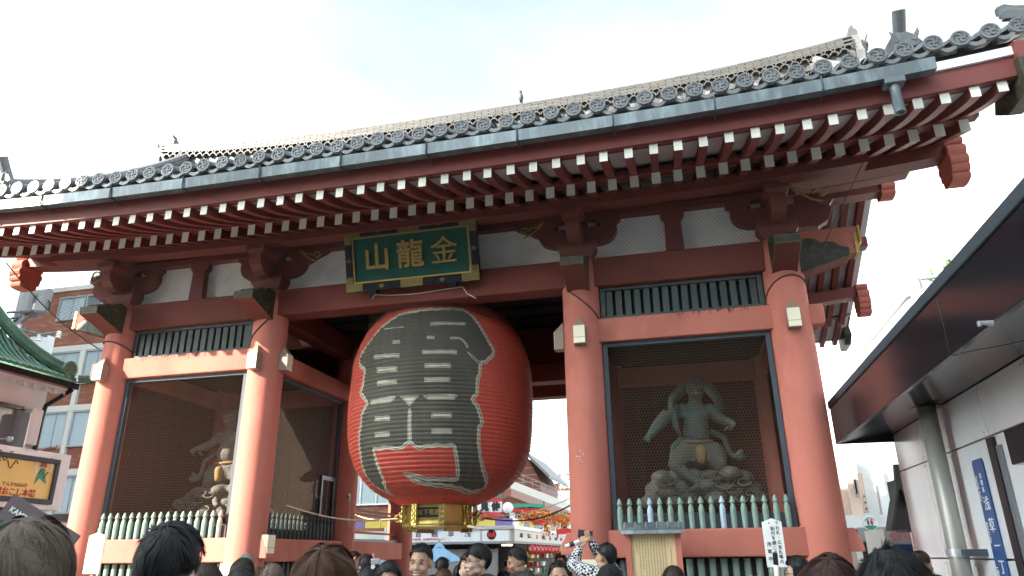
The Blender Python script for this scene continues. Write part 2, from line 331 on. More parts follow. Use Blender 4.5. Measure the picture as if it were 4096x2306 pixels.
# gilded cloud scrolls beside the middle bay brackets and the gable
def scroll(cx, cz, y, s, sc=1.0, parent=None):
    pts = []
    for k in range(15):
        a = k / 14 * 2.1 * math.pi; r = 0.075 * (1 - k / 17) * sc
        pts.append((cx + s * r * math.cos(a), y, cz + r * math.sin(a)))
    tail = [(cx + s * (0.30 * sc), y, cz + 0.13 * sc), (cx + s * 0.2 * sc, y, cz + 0.05 * sc), (cx + s * 0.12 * sc, y, cz + 0.05 * sc)]
    b = MB().tube(tail + pts, 0.011 * sc, 5); b.tube([(cx + s * 0.28 * sc, y, cz + 0.08 * sc), (cx + s * 0.12 * sc, y, cz - 0.05 * sc), (cx, y, cz - 0.1 * sc)], 0.014 * sc, 5)
    return b.build("gilded_scroll", M['goldpaint'], parent or gate)
scroll(-X1 + 0.78, 6.06, -0.16, -1); scroll(X1 - 0.78, 6.06, -0.16, 1)
for s in (-1, 1):
    MB().prism([(s * (X1 - 0.55), 6.157), (s * (X1 - 0.95), 6.157), (s * (X1 - 0.86), 6.10), (s * (X1 - 0.74), 6.05), (s * (X1 - 0.66), 6.0), (s * (X1 - 0.55), 5.95)], 'y', -0.145, -0.024).build("bracket_wing", M['redwood'], gate)
# wall plate, purlins following the eave curve
def curved(name, x0, x1, y0, y1, z0, z1, m, n=40, parent=None, bev=0, f=rise):
    rows = [[], [], [], []]
    for i in range(n + 1):
        x = x0 + (x1 - x0) * i / n; d = f(x)
        for r_, (yy, zz) in zip(rows, ((y0, z0), (y0, z1), (y1, z1), (y1, z0))): r_.append((x, yy, zz + d))
    b = MB(); q = [rows[0], rows[1], rows[2], rows[3], rows[0]]
    b.grid(q, flip=False); k = n
    b.add([r_[0] for r_ in rows], [(0, 1, 2, 3)]); b.add([r_[-1] for r_ in rows], [(3, 2, 1, 0)])
    return b.build(name, M[m] if isinstance(m, str) else m, parent or gate, bevel=bev)
flat = lambda x: 0.0
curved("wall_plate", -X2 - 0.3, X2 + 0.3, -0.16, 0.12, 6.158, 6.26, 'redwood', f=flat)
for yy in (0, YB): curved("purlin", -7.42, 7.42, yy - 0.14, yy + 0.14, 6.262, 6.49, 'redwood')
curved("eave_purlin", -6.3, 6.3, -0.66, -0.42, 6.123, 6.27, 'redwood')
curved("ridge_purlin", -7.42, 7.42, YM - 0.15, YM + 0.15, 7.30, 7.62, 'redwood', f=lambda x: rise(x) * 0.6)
for s in (-1, 1):
    for yy in (1.4, 4.26): curved("purlin", s * 6.29 - 1.13, s * 6.29 + 1.13, yy - 0.12, yy + 0.12, 6.80, 7.0, 'redwood', 10)
    MB().box(s * X2 - 0.1, s * X2 + 0.1, 0.0, YB, 5.54, 6.25).build("gable_wall", M['redwood'], gate)
    MB().prism([(-0.05, 6.26), (YB + 0.05, 6.26), (YM, 7.5)], 'x', s * X2 - 0.09, s * X2 + 0.09).build("gable_wall", M['redwood'], gate)
    # gold-tipped beam end and lifted tie on the gable
    MB().box(min(s * X2, s * (X2 + 0.95)), max(s * X2, s * (X2 + 0.95)), -0.10, 0.10, 5.60 - 0.35, 5.53).build("gable_beam_end", M['red'], gate, bevel=0.01)
    MB().box(s * (X2 + 0.951) - 0.02, s * (X2 + 0.951) + 0.02, -0.11, 0.11, 5.24, 5.54).build("gilded_beam_cap", M['gold'], gate)
    MB().box(min(s * X2, s * (X2 + 1.75)), max(s * X2, s * (X2 + 1.75)), YM - 0.12, YM + 0.12, 6.55, 6.85).build("gable_beam_end", M['red'], gate, bevel=0.01)
    MB().box(s * (X2 + 1.76) - 0.02, s * (X2 + 1.76) + 0.02, YM - 0.13, YM + 0.13, 6.54, 6.86).build("gilded_beam_cap", M['gold'], gate)
    scroll(s * (X2 + 0.62), 6.12, -0.2, -s, 1.25)

# carved noses on the columns: dark carved sides, red underside
def nose(cx, cy, dirx, diry, name="carved_nose", L0=0.20, L1=0.80):
    side = Vector((-diry, dirx, 0)); d = Vector((dirx, diry, 0)); o = Vector((cx, cy, 0))
    e_ = L1 - 0.80
    pr = [(L0, 5.02), (L0, 5.48), (0.34 + e_ * 0.4, 5.505), (0.43 + e_ * 0.5, 5.475), (0.49 + e_ * 0.6, 5.42), (0.55 + e_ * 0.7, 5.435), (0.63 + e_ * 0.8, 5.41), (0.70 + e_ * 0.9, 5.35), (L1, 5.315), (L1, 5.205)]
    b = MB(); n = len(pr)
    w = lambda l: 0.155 + 0.0 * l
    vs = [o + d * l - side * w(l) + Vector((0, 0, z)) for l, z in pr] + [o + d * l + side * w(l) + Vector((0, 0, z)) for l, z in pr]
    b.add(vs, [list(range(n)), list(range(2 * n - 1, n - 1, -1))], 0)
    for i in range(n): b.add([vs[i], vs[n + i], vs[n + (i + 1) % n], vs[(i + 1) % n]], [(0, 1, 2, 3)], 1 if i == n - 1 else 0)
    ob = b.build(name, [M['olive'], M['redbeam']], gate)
    e = MB()
    rim = [vs[8], vs[n + 8], vs[n + 9], vs[9]]
    e.tube(rim, 0.006, 4, closed=True); e.tube([vs[9], vs[0]], 0.005, 4); e.tube([vs[n + 9], vs[n]], 0.005, 4); e.tube(vs[1:9], 0.005, 4); e.tube(vs[n + 1:n + 9], 0.005, 4)
    for sg in (-1, 1):
        for (l, z, rr) in ((0.40, 5.34, 0.045), (0.38, 5.18, 0.03)):
            pp = []
            for k in range(9):
                a = k / 8 * 1.6 * math.pi; r_ = rr * (1 - k / 12)
                pp.append(o + d * (l + r_ * math.cos(a)) + side * sg * 0.160 + Vector((0, 0, z + r_ * math.sin(a))))
            e.tube(pp, 0.006, 4)
    e.build("gilded_edging", M['dullgold'], ob)
    return ob
for xx in (-X2, -X1, X1, X2): nose(xx, 0, 0, -1)
for s in (-1, 1):
    nose(s * X2, 0, s, 0, L1=0.84); nose(s * X2, YM, s, 0, L1=0.80)

# ------------------------------------------------------------------ rafters (each one a part)
DX = 0.2802
def curve_rafter(pts, w, h, m_end, m_side):
    b = MB(); rows = []
    for y, z in pts: rows.append([(-w / 2, y, z - h / 2), (w / 2, y, z - h / 2), (w / 2, y, z + h / 2), (-w / 2, y, z + h / 2)])
    for i in range(len(rows) - 1):
        for j in range(4): b.add([rows[i][j], rows[i][(j + 1) % 4], rows[i + 1][(j + 1) % 4], rows[i + 1][j]], [(0, 1, 2, 3)], 1)
    b.add(rows[0], [(3, 2, 1, 0)], 1); b.add(rows[-1], [(0, 1, 2, 3)], 1)
    y, z = pts[0]; e = 0.006; b.box(-w / 2 - 0.002, w / 2 + 0.002, y - e, y - 0.001, z - h / 2 - 0.002, z + h / 2 + 0.002, 0)
    return b.mesh("rafter", [m_end, m_side])
UP = [(-2.15, 5.941), (-1.95, 5.985), (-1.75, 6.042), (-1.5, 6.128), (-1.25, 6.232), (-1.0, 6.345), (-0.6, 6.53)]
LO = [(-1.1, 6.135), (-0.6, 6.325), (0.0, 6.572), (1.0, 6.995), (2.0, 7.43), (YM, 7.80)]
me_up = curve_rafter(UP, 0.092, 0.125, M['whiteend'], M['redwood']); me_up.name = "flying_rafter"
me_lo = curve_rafter(LO, 0.107, 0.160, M['whiteend'], M['redwood']); me_lo.name = "base_rafter"
NR = 26
for k in range(-NR, NR + 1):
    x = k * DX
    jr = random.Random(k + 900); jj = lambda a: jr.uniform(-a, a)
    put("flying_rafter", me_up, gate, (x + jj(0.005), jj(0.006), rise(x) + jj(0.003)), rot=(0, 0, jj(0.006))); put("base_rafter", me_lo, gate, (x + jj(0.005), jj(0.004), rise(x) + jj(0.003)))
    put("flying_rafter", me_up, gate, (x, YB, rise(x)), rot=(0, 0, math.pi)); put("base_rafter", me_lo, gate, (x, YB, rise(x)), rot=(0, 0, math.pi))
def sheet(name, pts, dz0, dz1, m, x0=-7.5, x1=7.5, n=44, mirror=False, f=rise):
    b = MB()
    for k, dz in enumerate((dz0, dz1)):
        rows = []
        for y, z in pts:
            yy = YB - y if mirror else y
            rows.append([(x0 + (x1 - x0) * i / n, yy, z + dz + f(x0 + (x1 - x0) * i / n)) for i in range(n + 1)])
        b.grid(rows, flip=(k == 0) != mirror)
    return b.build(name, M[m], gate)
for mir in (False, True):
    sheet("soffit_boards", UP, 0.064, 0.085, 'soffit', mirror=mir); sheet("soffit_boards", LO, 0.0815, 0.10, 'soffit', mirror=mir)
def pair(name, *a, **k):
    y0, y1 = a[2], a[3]; curved(name, *a, **k)
    curved(name, a[0], a[1], YB - y1, YB - y0, *a[4:], **k)
pair("eave_batten", -7.46, 7.46, -1.135, -0.99, 6.217, 6.278, 'redwood')
pair("eave_fascia", -7.48, 7.48, -2.20, -2.08, 6.006, 6.245, 'redwood')
pair("white_fascia_strip", -7.5, 7.5, -2.235, -2.06, 6.247, 6.35, 'whitepaint')
pair("tile_batten", -7.5, 7.5, -2.15, -2.02, 6.352, 6.46, 'dark')

# bargeboards with hanging pendants
def barge(s):
    top = [(-2.30, 6.50), (-1.6, 6.72), (-0.8, 7.06), (0.0, 7.45), (1.0, 8.0), (2.0, 8.65), (YM, 9.2)]
    w = [0.34, 0.40, 0.44, 0.48, 0.52, 0.56, 0.62]
    lo_ = [(y, z - ww) for (y, z), ww in zip(top, w)]
    pr = top + [(YB - y, z) for y, z in reversed(top[:-1])] + [(YB - y, z) for y, z in lo_[:-1]] + list(reversed(lo_))
    b = MB(); dz = rise(7.45)
    n2 = len(top) * 2 - 1; up_ = pr[:n2]; dn = list(reversed(pr[n2:]))
    for (xa, fl) in ((s * 7.43, s > 0), (s * 7.55, s < 0)): b.grid([[(xa, y, z + dz - 0.14) for y, z in up_], [(xa, y, z + dz - 0.14) for y, z in dn]], flip=fl)
    b.grid([[(s * 7.43, y, z + dz - 0.14) for y, z in dn], [(s * 7.55, y, z + dz - 0.14) for y, z in dn]]); b.grid([[(s * 7.43, y, z + dz - 0.14) for y, z in up_], [(s * 7.55, y, z + dz - 0.14) for y, z in up_]])
    for q in (0, -1): b.add([(s * 7.43, *up_[q]), (s * 7.55, *up_[q]), (s * 7.55, *dn[q]), (s * 7.43, *dn[q])], [(0, 1, 2, 3)]); 
    for i in range(len(b.v) - 8, len(b.v)): b.v[i] = (b.v[i][0], b.v[i][1], b.v[i][2] + dz - 0.14)
    o = b.build("bargeboard", M['redwood'], gate)
    for yy in (-2.1, YB + 2.1):
        sg = -1 if yy < 0 else 1
        MB().prism([(yy + sg * 0.205, 6.02 + 0.37), (yy - sg * 0.5, 6.13 + 0.37), (yy - sg * 0.42, 6.40), (yy - sg * 0.55, 6.17), (yy - sg * 0.3, 5.98 + 0.02), (yy + sg * 0.205, 5.98)], 'x', s * 7.42 if s > 0 else s * 7.56, s * 7.56 if s > 0 else s * 7.42).build("gilded_board_tip", M['olive'], o)
    # pendants
    edge = [(0.0, 0.40), (-0.13, 0.40)]
    for cz, cr, cw in ((0.33, 0.055, -0.13), (0.17, 0.10, -0.13), (0.03, 0.075, -0.165), (-0.08, 0.065, -0.15), (-0.18, 0.06, -0.11)):
        for k in range(6): a = R(75 - 30 * k); edge.append((cw - cr * math.cos(a), cz + cr * math.sin(a)))
    edge += [(-0.06, -0.25), (0.0, -0.255)]
    pol = edge + [(-y, z) for y, z in reversed(edge[1:-1])]
    for yy, zz in ((0.0, 6.36), (YB, 6.36), (YM, 7.6)):
        a0, a1 = sorted((s * 7.40, s * 7.62))
        MB().prism([(yy + y, zz + z) for y, z in pol], 'x', a0, a1).build("gable_pendant", M['red'], gate)
for s in (-1, 1): barge(s)

# ------------------------------------------------------------------ tiled roof
def tile_z(y):
    t = (y + 2.27) / 4.72; return 6.565 + 3.20 * (0.60 * t + 0.40 * t * t)
roof = MB().grid([[(x0_, y, tile_z(y) - 0.10 + rise(x0_) * (1 - 0.35 * (y + 2.27) / 5.1)) for x0_ in [-7.62 + 15.24 * i / 40 for i in range(41)]] for y in [-2.2 + 5.03 * j / 14 for j in range(15)]]).build("roof", M['tiledark'], gate)
me_roof_b = MB().grid([[(x0_, YB - y, tile_z(y) - 0.10 + rise(x0_) * (1 - 0.35 * (y + 2.27) / 5.1)) for x0_ in [-7.62 + 15.24 * i / 40 for i in range(41)]] for y in [-2.2 + 5.03 * j / 14 for j in range(15)]], flip=True).mesh("rear_slope", M['tiledark'])
put("rear_slope", me_roof_b, roof)
# eave tile: disc with rim, raised temple mark, and a first length of cover tile
et = MB(); sl = 0.41
def barrel(b, y0, z0, y1, z1, r0, r1, n=8, mi=0):
    ra = [(r0 * math.cos(math.pi * j / n), y0, z0 + r0 * math.sin(math.pi * j / n)) for j in range(n + 1)]
    rb = [(r1 * math.cos(math.pi * j / n), y1, z1 + r1 * math.sin(math.pi * j / n)) for j in range(n + 1)]
    b.grid([ra, rb], mi)
prof_d = [(0.0, 0.004), (0.070, 0.004), (0.074, 0.014), (0.094, 0.014), (0.099, 0.006), (0.099, -0.03), (0.085, -0.032)]
et.lathe(prof_d, (0, 0, 0), 20, 0, 'y', cap=False)
barrel(et, 0.03, 0.0, 0.34, 0.34 * sl, 0.088, 0.080)
me_et = et.mesh("eave_tile", M['tile'])
mk = MB(); q = 0.052; t_ = 0.0085
mk.box(-t_, t_, -0.011, -0.002, -q, q); mk.box(-q, q, -0.010, -0.002, -t_, t_)
mk.box(-q, t_, -0.0105, -0.002, q - 2 * t_, q); mk.box(-t_, q, -0.0105, -0.002, -q, -q + 2 * t_); mk.box(q - 2 * t_, q, -0.0095, -0.002, -t_, q); mk.box(-q, -q + 2 * t_, -0.0095, -0.002, -q, t_)
for k in range(8):
    a = k * math.pi / 4 + 0.39; mk.obox((0.0625 * math.cos(a), -0.006, 0.0625 * math.sin(a)), (0.012, 0.008, 0.012))
me_mk = mk.mesh("raised_emblem", M['tile'])
pl = MB(); n = 10
arc = lambda r_, y_, dz: [(-0.10 + 0.20 * j / n, y_, dz - 0.055 * math.sin(math.pi * j / n)) for j in range(n + 1)]
pl.grid([arc(1, -0.02, -0.03), arc(1, -0.02, 0.02)], flip=True); pl.grid([arc(1, -0.02, 0.02), [(x_, 0.30, z_ + 0.30 * sl) for x_, y_, z_ in arc(1, 0, 0.02)]], flip=True)
pl.grid([arc(1, -0.02, -0.03), arc(1, 0.02, -0.03)]); pl.grid([arc(1, 0.02, -0.03), [(x_, 0.30, z_ + 0.30 * sl) for x_, y_, z_ in arc(1, 0, -0.02)]])
me_pl = pl.mesh("eave_pan_tile", M['tile'])
NT = 27
rest = MB(); rest2 = MB()
for k in range(-NT, NT + 1):
    x = k * DX - 0.03; dz = rise(x)
    jr = random.Random(k + 77); t = put("eave_tile", me_et, roof, (x + jr.uniform(-0.008, 0.008), -2.27 + jr.uniform(-0.012, 0.012), 6.565 + dz + jr.uniform(-0.006, 0.006)), rot=(jr.uniform(-0.03, 0.03), jr.uniform(-0.12, 0.12), jr.uniform(-0.04, 0.04))); put("raised_emblem", me_mk, t, (0, -0.004, 0))
    put("eave_pan_tile", me_pl, roof, (x + DX / 2, -2.24, 6.515 + dz + (rise(x + DX) - dz) * 0.5))
    for j in range(15):
        y0 = -1.95 + j * 0.30; y1 = y0 + 0.31
        if y1 > 2.5: break
        f0 = 1 - 0.35 * (y0 + 2.27) / 5.1
        for b_, mir in ((rest, False), (rest2, True)):
            c = MB(); barrel(c, y0, tile_z(y0) + dz * f0, y1, tile_z(y1) + dz * f0, 0.088, 0.080, 6)
            vs = [(vx + x, (YB - vy) if mir else vy, vz) for vx, vy, vz in c.v]
            b_.add(vs, [f[::-1] for f in c.f] if mir else c.f)
o = rest.build("cover_tiles", M['tile'], roof, smooth=False); o["kind"] = "stuff"
o = rest2.build("rear_cover_tiles", M['tile'], roof); o["kind"] = "stuff"
# verge tiles along the gable edges
me_vg = MB().box(-0.06, 0.06, -0.15, 0.15, -0.07, 0.05).lathe([(0.07, -0.15), (0.07, 0.15)], (0, 0, 0.06), 8, 0, 'y').mesh("verge_tile", M['tiledark'])
for s in (-1, 1):
    for j in range(17):
        y = -2.2 + j * 0.30; z = tile_z(y) + rise(7.5) * (1 - 0.35 * (y + 2.27) / 5.1); an = math.atan(3.2 * (0.6 + 0.8 * (y + 2.27) / 4.72) / 4.72)
        put("verge_tile", me_vg, roof, (s * 7.66, y, z - 0.02), rot=(an, 0, 0)); put("verge_tile", me_vg, roof, (s * 7.66, YB - y, z - 0.02), rot=(-an, 0, 0))
# main ridge: courses of flat tiles over two rows of scallops
def rrise(x): return 0.36 * (abs(x) / 7.2) ** 3.0
curved("ridge_core", -7.42, 7.42, YM - 0.34, YM + 0.34, 9.70, 10.20, 'ridge', 50, roof, f=rrise)
me_rt = MB().box(-0.143, 0.143, -0.035, 0.03, -0.0175, 0.0175).mesh("ridge_tile", M['ridge'])
rg = random.Random(4)
for c_ in range(5):
    z = 10.012 + c_ * 0.044; nn = 50
    for k in range(nn):
        x = -7.4 + (k + 0.5 * (c_ % 2) + 0.25) * 0.2975
        if abs(x) > 7.4: continue
        put("ridge_tile", me_rt, roof, (x, YM - 0.36 + c_ * 0.006, z + rrise(x) + rg.uniform(-0.002, 0.002)), rot=(0, -math.atan(1.08 * (abs(x) / 7.2) ** 2 / 7.2) * (1 if x > 0 else -1), 0))
sc_ = MB(); pts = [(0.085 * math.cos(math.pi * j / 10), 0, 0.085 * math.sin(math.pi * j / 10)) for j in range(11)]
pin = [(0.066 * math.cos(math.pi * j / 10), 0, 0.066 * math.sin(math.pi * j / 10)) for j in range(11)]
sc_.grid([[(a, -0.05, c) for a, b, c in pts], [(a, 0.05, c) for a, b, c in pts]], flip=True); sc_.grid([[(a, -0.05, c) for a, b, c in pin], [(a, 0.05, c) for a, b, c in pin]]); sc_.grid([[(a, -0.05, c) for a, b, c in pin], [(a, -0.05, c) for a, b, c in pts]], flip=True)
me_sc = sc_.mesh("ridge_scallop", M['ridge'])
for row, (zz, off) in enumerate(((9.835, 0.0), (9.915, 0.088))):
    for k in range(-41, 42):
        x = k * 0.176 + off
        if abs(x) < 7.35: put("ridge_scallop", me_sc, roof, (x, YM - 0.36 - 0.015 * (1 - row), zz + rrise(x)))
curved("ridge_cap", -7.45, 7.45, YM - 0.15, YM + 0.15, 10.24, 10.36, 'ridge', 50, roof, bev=0.04, f=rrise)
def ogre(s, x, y, z, sc, ang=0.0, horn=True):
    b = MB().prism([(-0.30, 0), (0.30, 0), (0.34, 0.18), (0.27, 0.30), (0.26, 0.45), (0.15, 0.62), (0, 0.72), (-0.15, 0.62), (-0.26, 0.45), (-0.27, 0.30), (-0.34, 0.18)], 'x', -0.06, 0.06)
    b.obox((0.09 * 1, 0, 0.32), (0.10, 0.34, 0.30)); b.tube([(0.12, -0.12, 0.45), (0.17, -0.17, 0.56), (0.14, -0.2, 0.66)], [0.045, 0.03, 0.005], 6); b.tube([(0.12, 0.12, 0.45), (0.17, 0.17, 0.56), (0.14, 0.2, 0.66)], [0.045, 0.03, 0.005], 6)
    b.lathe([(0.05, 0), (0.05, 0.06)], (0.12, -0.08, 0.36), 8, axis='x'); b.lathe([(0.05, 0), (0.05, 0.06)], (0.12, 0.08, 0.36), 8, axis='x'); b.obox((0.16, 0, 0.26), (0.08, 0.10, 0.10))
    if horn: b.tube([(-0.10, 0, 0.60), (0.04, 0, 0.80), (0.16, 0, 1.00)], 0.095, 14)
    else: b.tube([(0.0, -0.12, 0.16), (0.22, -0.12, 0.16)], 0.07, 10); b.tube([(0.0, 0.12, 0.16), (0.22, 0.12, 0.16)], 0.07, 10); b.tube([(0.0, 0, 0.48), (0.22, 0, 0.50)], 0.07, 10)
    me = b.mesh("ridge_end_tile", M['tile']); smooth = None
    return put("ridge_end_tile", me, roof, (x, y, z), rot=(0, 0, ang), scale=(sc, sc, sc))
for s in (-1, 1):
    ogre(s, s * 7.50, YM, 9.62 + rrise(7.5), 1.15, 0 if s > 0 else math.pi, False)
    fin = MB().prism([(-0.1, 0), (0.1, 0), (0.12, 0.14), (0.06, 0.22), (0.03, 0.30), (-0.03, 0.22), (-0.05, 0.12)], 'y', -0.08, 0.08); put("ridge_fin", fin.mesh("ridge_fin", M['ridge']), roof, (s * 7.5, YM, 10.50 + rrise(7.5) - 0.15))
    # descending ridges
    for mir in (False, True):
        dr = MB()
        for lay, (hw, z0, z1) in enumerate(((0.15, 0.02, 0.10), (0.13, 0.105, 0.18), (0.14, 0.185, 0.235))):
            rows = []
            for yy in [-1.35 + 3.75 * j / 12 for j in range(13)]:
                zt = tile_z(yy) + rise(6.72) * (1 - 0.35 * (yy + 2.27) / 5.1); Y_ = YB - yy if mir else yy
                rows.append([(s * 6.72 - hw, Y_, zt + z0), (s * 6.72 - hw, Y_, zt + z1), (s * 6.72 + hw, Y_, zt + z1), (s * 6.72 + hw, Y_, zt + z0)])
            dr.grid(rows, flip=not mir)
            if True: dr.add(rows[0], [(0, 1, 2, 3)])
        rows = []
        for yy in [-1.45 + 3.9 * j / 12 for j in range(13)]: rows.append((s * 6.72, YB - yy if mir else yy, tile_z(yy) + 0.27 + rise(6.72) * (1 - 0.35 * (yy + 2.27) / 5.1)))
        dr.tube(rows, 0.085, 8); dr.build("descending_ridge", M['tile'], roof)
        yy = -1.45; ogre(s, s * 6.72, YB + 1.45 if mir else -1.45, tile_z(-1.45) + rise(6.72) - 0.12, 0.80, R(90) if mir else R(-90))
    # small upturned corner ornament
    for k in range(3):
        put("corner_leaf", MB().prism([(0, 0), (0.20, -0.02), (0.30, 0.05), (0.18, 0.07), (0.08, 0.11), (0, 0.08)], 'y', -0.03, 0.03).mesh("corner_leaf", M['tiledark']), roof, (s * 7.5, -2.1 + 0.04 * k, 7.02 + 0.07 * k), rot=(0, 0, 0 if s > 0 else math.pi))
# gutter: channel of jointed lengths with straps, downpipe stub
gutter = thing("roof_gutter", "long grey metal gutter hung under the front row of roof tiles", "gutter")
def chan(x0, x1):
    b = MB(); n = 6
    out = [(-2.27, 6.30), (-2.275, 6.19), (-2.40, 6.172), (-2.415, 6.305), (-2.423, 6.305), (-2.41, 6.165), (-2.268, 6.182), (-2.262, 6.30)]
    rows = [[(x0 + (x1 - x0) * i / n, y, z + rise(x0 + (x1 - x0) * i / n)) for i in range(n + 1)] for y, z in out + out[:1]]
    b.grid(rows, flip=True); b.add([r_[0] for r_ in rows[:-1]], [list(range(8))]); b.add([r_[-1] for r_ in rows[:-1]], [list(range(7, -1, -1))])
    return b
xs = [6.62 - 1.13 * k for k in range(13)]
for a, b in zip(xs[1:], xs[:-1]): chan(max(a, -6.62) + 0.003, b).build("gutter_length", M['gutter'], gutter)
for x in xs[1:]:
    if x < -6.6: continue
    MB().tube([(x, -2.1, 6.12 + rise(x)), (x, -2.25, 6.16 + rise(x)), (x, -2.41, 6.158 + rise(x)), (x, -2.43, 6.18 + rise(x)), (x, -2.43, 6.33 + rise(x))], 0.011, 4).build("gutter_strap", M['steel'], gutter)
pz = 6.17 + rise(6.2)
MB().box(6.10, 6.30, -2.42, -2.27, pz - 0.075, pz - 0.004).build("outlet_box", M['gutter'], gutter, bevel=0.006)
MB().lathe([(0.052, 0), (0.052, -0.32), (0.056, -0.32), (0.056, -0.34), (0.046, -0.34), (0.046, -0.2)], (6.2, -2.345, pz - 0.07), 16, cap=False).build("downpipe_stub", M['gutter'], gutter, smooth=True)

# wear: drips under the slatted windows, chipped paint on a column
r_ = random.Random(31)
for s, n, xa, xb in ((-1, 46, -4.75, -3.2), (1, 26, 3.7, 4.75)):
    b = MB()
    for k in range(n):
        x = r_.uniform(xa, xb); w = r_.uniform(0.004, 0.012); h = abs(r_.gauss(0.03, 0.025)) + 0.008; z = 4.627 - r_.uniform(0, 0.012)
        b.add([(x - w, -0.1475, z), (x + w, -0.1475, z), (x + w * 0.5, -0.1475, z - h), (x - w * 0.4, -0.1475, z - h * 0.9)], [(0, 3, 2, 1)])
    o = b.build("grime_drips", M['darkred'], gate); o["kind"] = "stuff"
b = MB()
for k in range(13):
    px_, py_ = r_.gauss(2326, 14), r_.gauss(1836, 24); q = onY(px_, py_, -0.26); a = math.atan2(q.x - X1, 0.26); z = q.z; w = r_.uniform(0.003, 0.012) / 0.27; h = r_.uniform(0.002, 0.009)
    pt = lambda aa, zz: (X1 + 0.2725 * math.sin(aa), -0.2725 * math.cos(aa), zz)
    b.add([pt(a - w, z), pt(a, z - h), pt(a + w, z + h * 0.3), pt(a, z + h)], [(0, 1, 2, 3)])
o = b.build("paint_chips", M['soffit'], gate); o["kind"] = "stuff"
# ------------------------------------------------------------------ brushwork of the great lantern (arc length, height)
INK=[(-0.606,4.863),(-0.405,4.932),(-0.133,4.955),(0.12,4.965),(0.423,4.967),(0.666,4.978),(0.851,4.967),(0.994,4.889),(1.07,4.808),(1.127,4.711),(1.2,4.549),(1.275,4.411),(1.251,4.314),(1.129,4.192),(1.043,4.161),(1.042,4.117),(1.028,4.002),(1.0,3.949),(0.988,3.725),(0.924,3.647),(1.004,3.556),(1.048,3.44),(1.08,3.348),(1.069,3.288),(1.031,3.262),(1.049,3.067),(1.117,2.891),(1.224,2.741),(1.368,2.639),(1.484,2.567),(1.522,2.514),(1.442,2.448),(1.21,2.411),(0.959,2.449),(0.655,2.476),(0.29,2.507),(0.057,2.529),(-0.09,2.586),(-0.181,2.663),(-0.149,2.687),(0.016,2.672),(0.248,2.621),(0.758,2.611),(0.641,2.985),(0.28,2.984),(0.177,2.953),(0.077,2.989),(0.021,3.035),(-0.083,2.984),(-0.185,2.956),(-0.283,2.984),(-0.591,2.984),(-0.592,2.87),(-0.597,2.736),(-0.653,2.586),(-0.95,2.411),(-1.143,2.544),(-1.152,2.707),(-1.09,2.819),(-1.004,3.024),(-0.969,3.236),(-0.902,3.398),(-0.891,3.519),(-0.791,3.628),(-0.75,3.659),(-0.873,3.766),(-0.96,3.832),(-0.904,3.976),(-0.876,4.152),(-1.065,4.284),(-1.101,4.386),(-1.026,4.534),(-0.865,4.696),(-0.743,4.801)]
MARKS=[[(-0.599,4.785),(-0.178,4.75),(-0.174,4.735),(-0.589,4.768)],[(-0.32,4.536),(-0.192,4.53),(-0.183,4.477),(-0.309,4.482)],[(-0.658,4.365),(-0.175,4.313),(-0.171,4.256),(-0.648,4.305)],[(-0.561,4.153),(-0.194,4.124),(-0.189,4.05),(-0.552,4.077)],[(-0.539,3.958),(-0.186,3.935),(-0.182,3.868),(-0.532,3.889)],[(-0.551,3.45),(-0.28,3.434),(-0.279,3.37),(-0.552,3.385)],[(-0.558,3.229),(-0.281,3.217),(-0.283,3.154),(-0.564,3.166)],[(0.251,4.786),(0.826,4.807),(0.82,4.754),(0.256,4.734)],[(0.221,4.557),(0.332,4.554),(0.334,4.508),(0.225,4.51)],[(0.567,4.543),(0.656,4.548),(0.656,4.51),(0.567,4.505)],[(0.168,4.339),(0.667,4.341),(0.667,4.282),(0.171,4.279)],[(0.217,4.141),(0.583,4.141),(0.584,4.076),(0.219,4.075)],[(0.22,3.938),(0.575,3.938),(0.576,3.874),(0.222,3.874)],[(0.332,3.444),(0.609,3.445),(0.611,3.378),(0.333,3.376)],[(0.331,3.231),(0.616,3.232),(0.619,3.168),(0.332,3.167)],[(-0.004,3.473),(0.025,3.519),(0.054,3.47),(0.054,3.101),(0.022,3.058),(-0.006,3.103)],[(-0.128,3.697),(0.151,3.68),(0.022,3.543)],[(-0.669,3.665),(-0.597,3.699),(-0.182,3.706),(-0.221,3.656),(-0.276,3.618),(-0.63,3.63)],[(0.204,3.683),(0.651,3.704),(0.687,3.686),(0.629,3.626),(0.285,3.624)],[(0.656,4.548),(0.747,4.535),(0.823,4.446),(0.84,4.388),(0.81,4.391),(0.784,4.456),(0.733,4.507),(0.656,4.515)],[(0.806,4.338),(0.91,4.27),(1.043,4.181),(1.029,4.141),(0.897,4.23)]]
import numpy as np
PZ = [2.31, 2.38, 2.53, 2.72, 2.82, 2.97, 3.1, 3.3, 3.5, 3.7, 3.9, 4.1, 4.37, 4.55, 4.75, 4.95, 5.11, 5.25, 5.36, 5.42]
PR = [.52, .72, 1.0, 1.19, 1.255, 1.325, 1.365, 1.395, 1.412, 1.418, 1.418, 1.412, 1.40, 1.365, 1.295, 1.205, 1.085, .94, .74, .56]
def smooth_prof(zs):
    r_ = np.interp(zs, PZ, PR); k = np.ones(15) / 15.0
    p_ = np.pad(r_, 7, mode='edge'); return np.convolve(p_, k, 'valid')
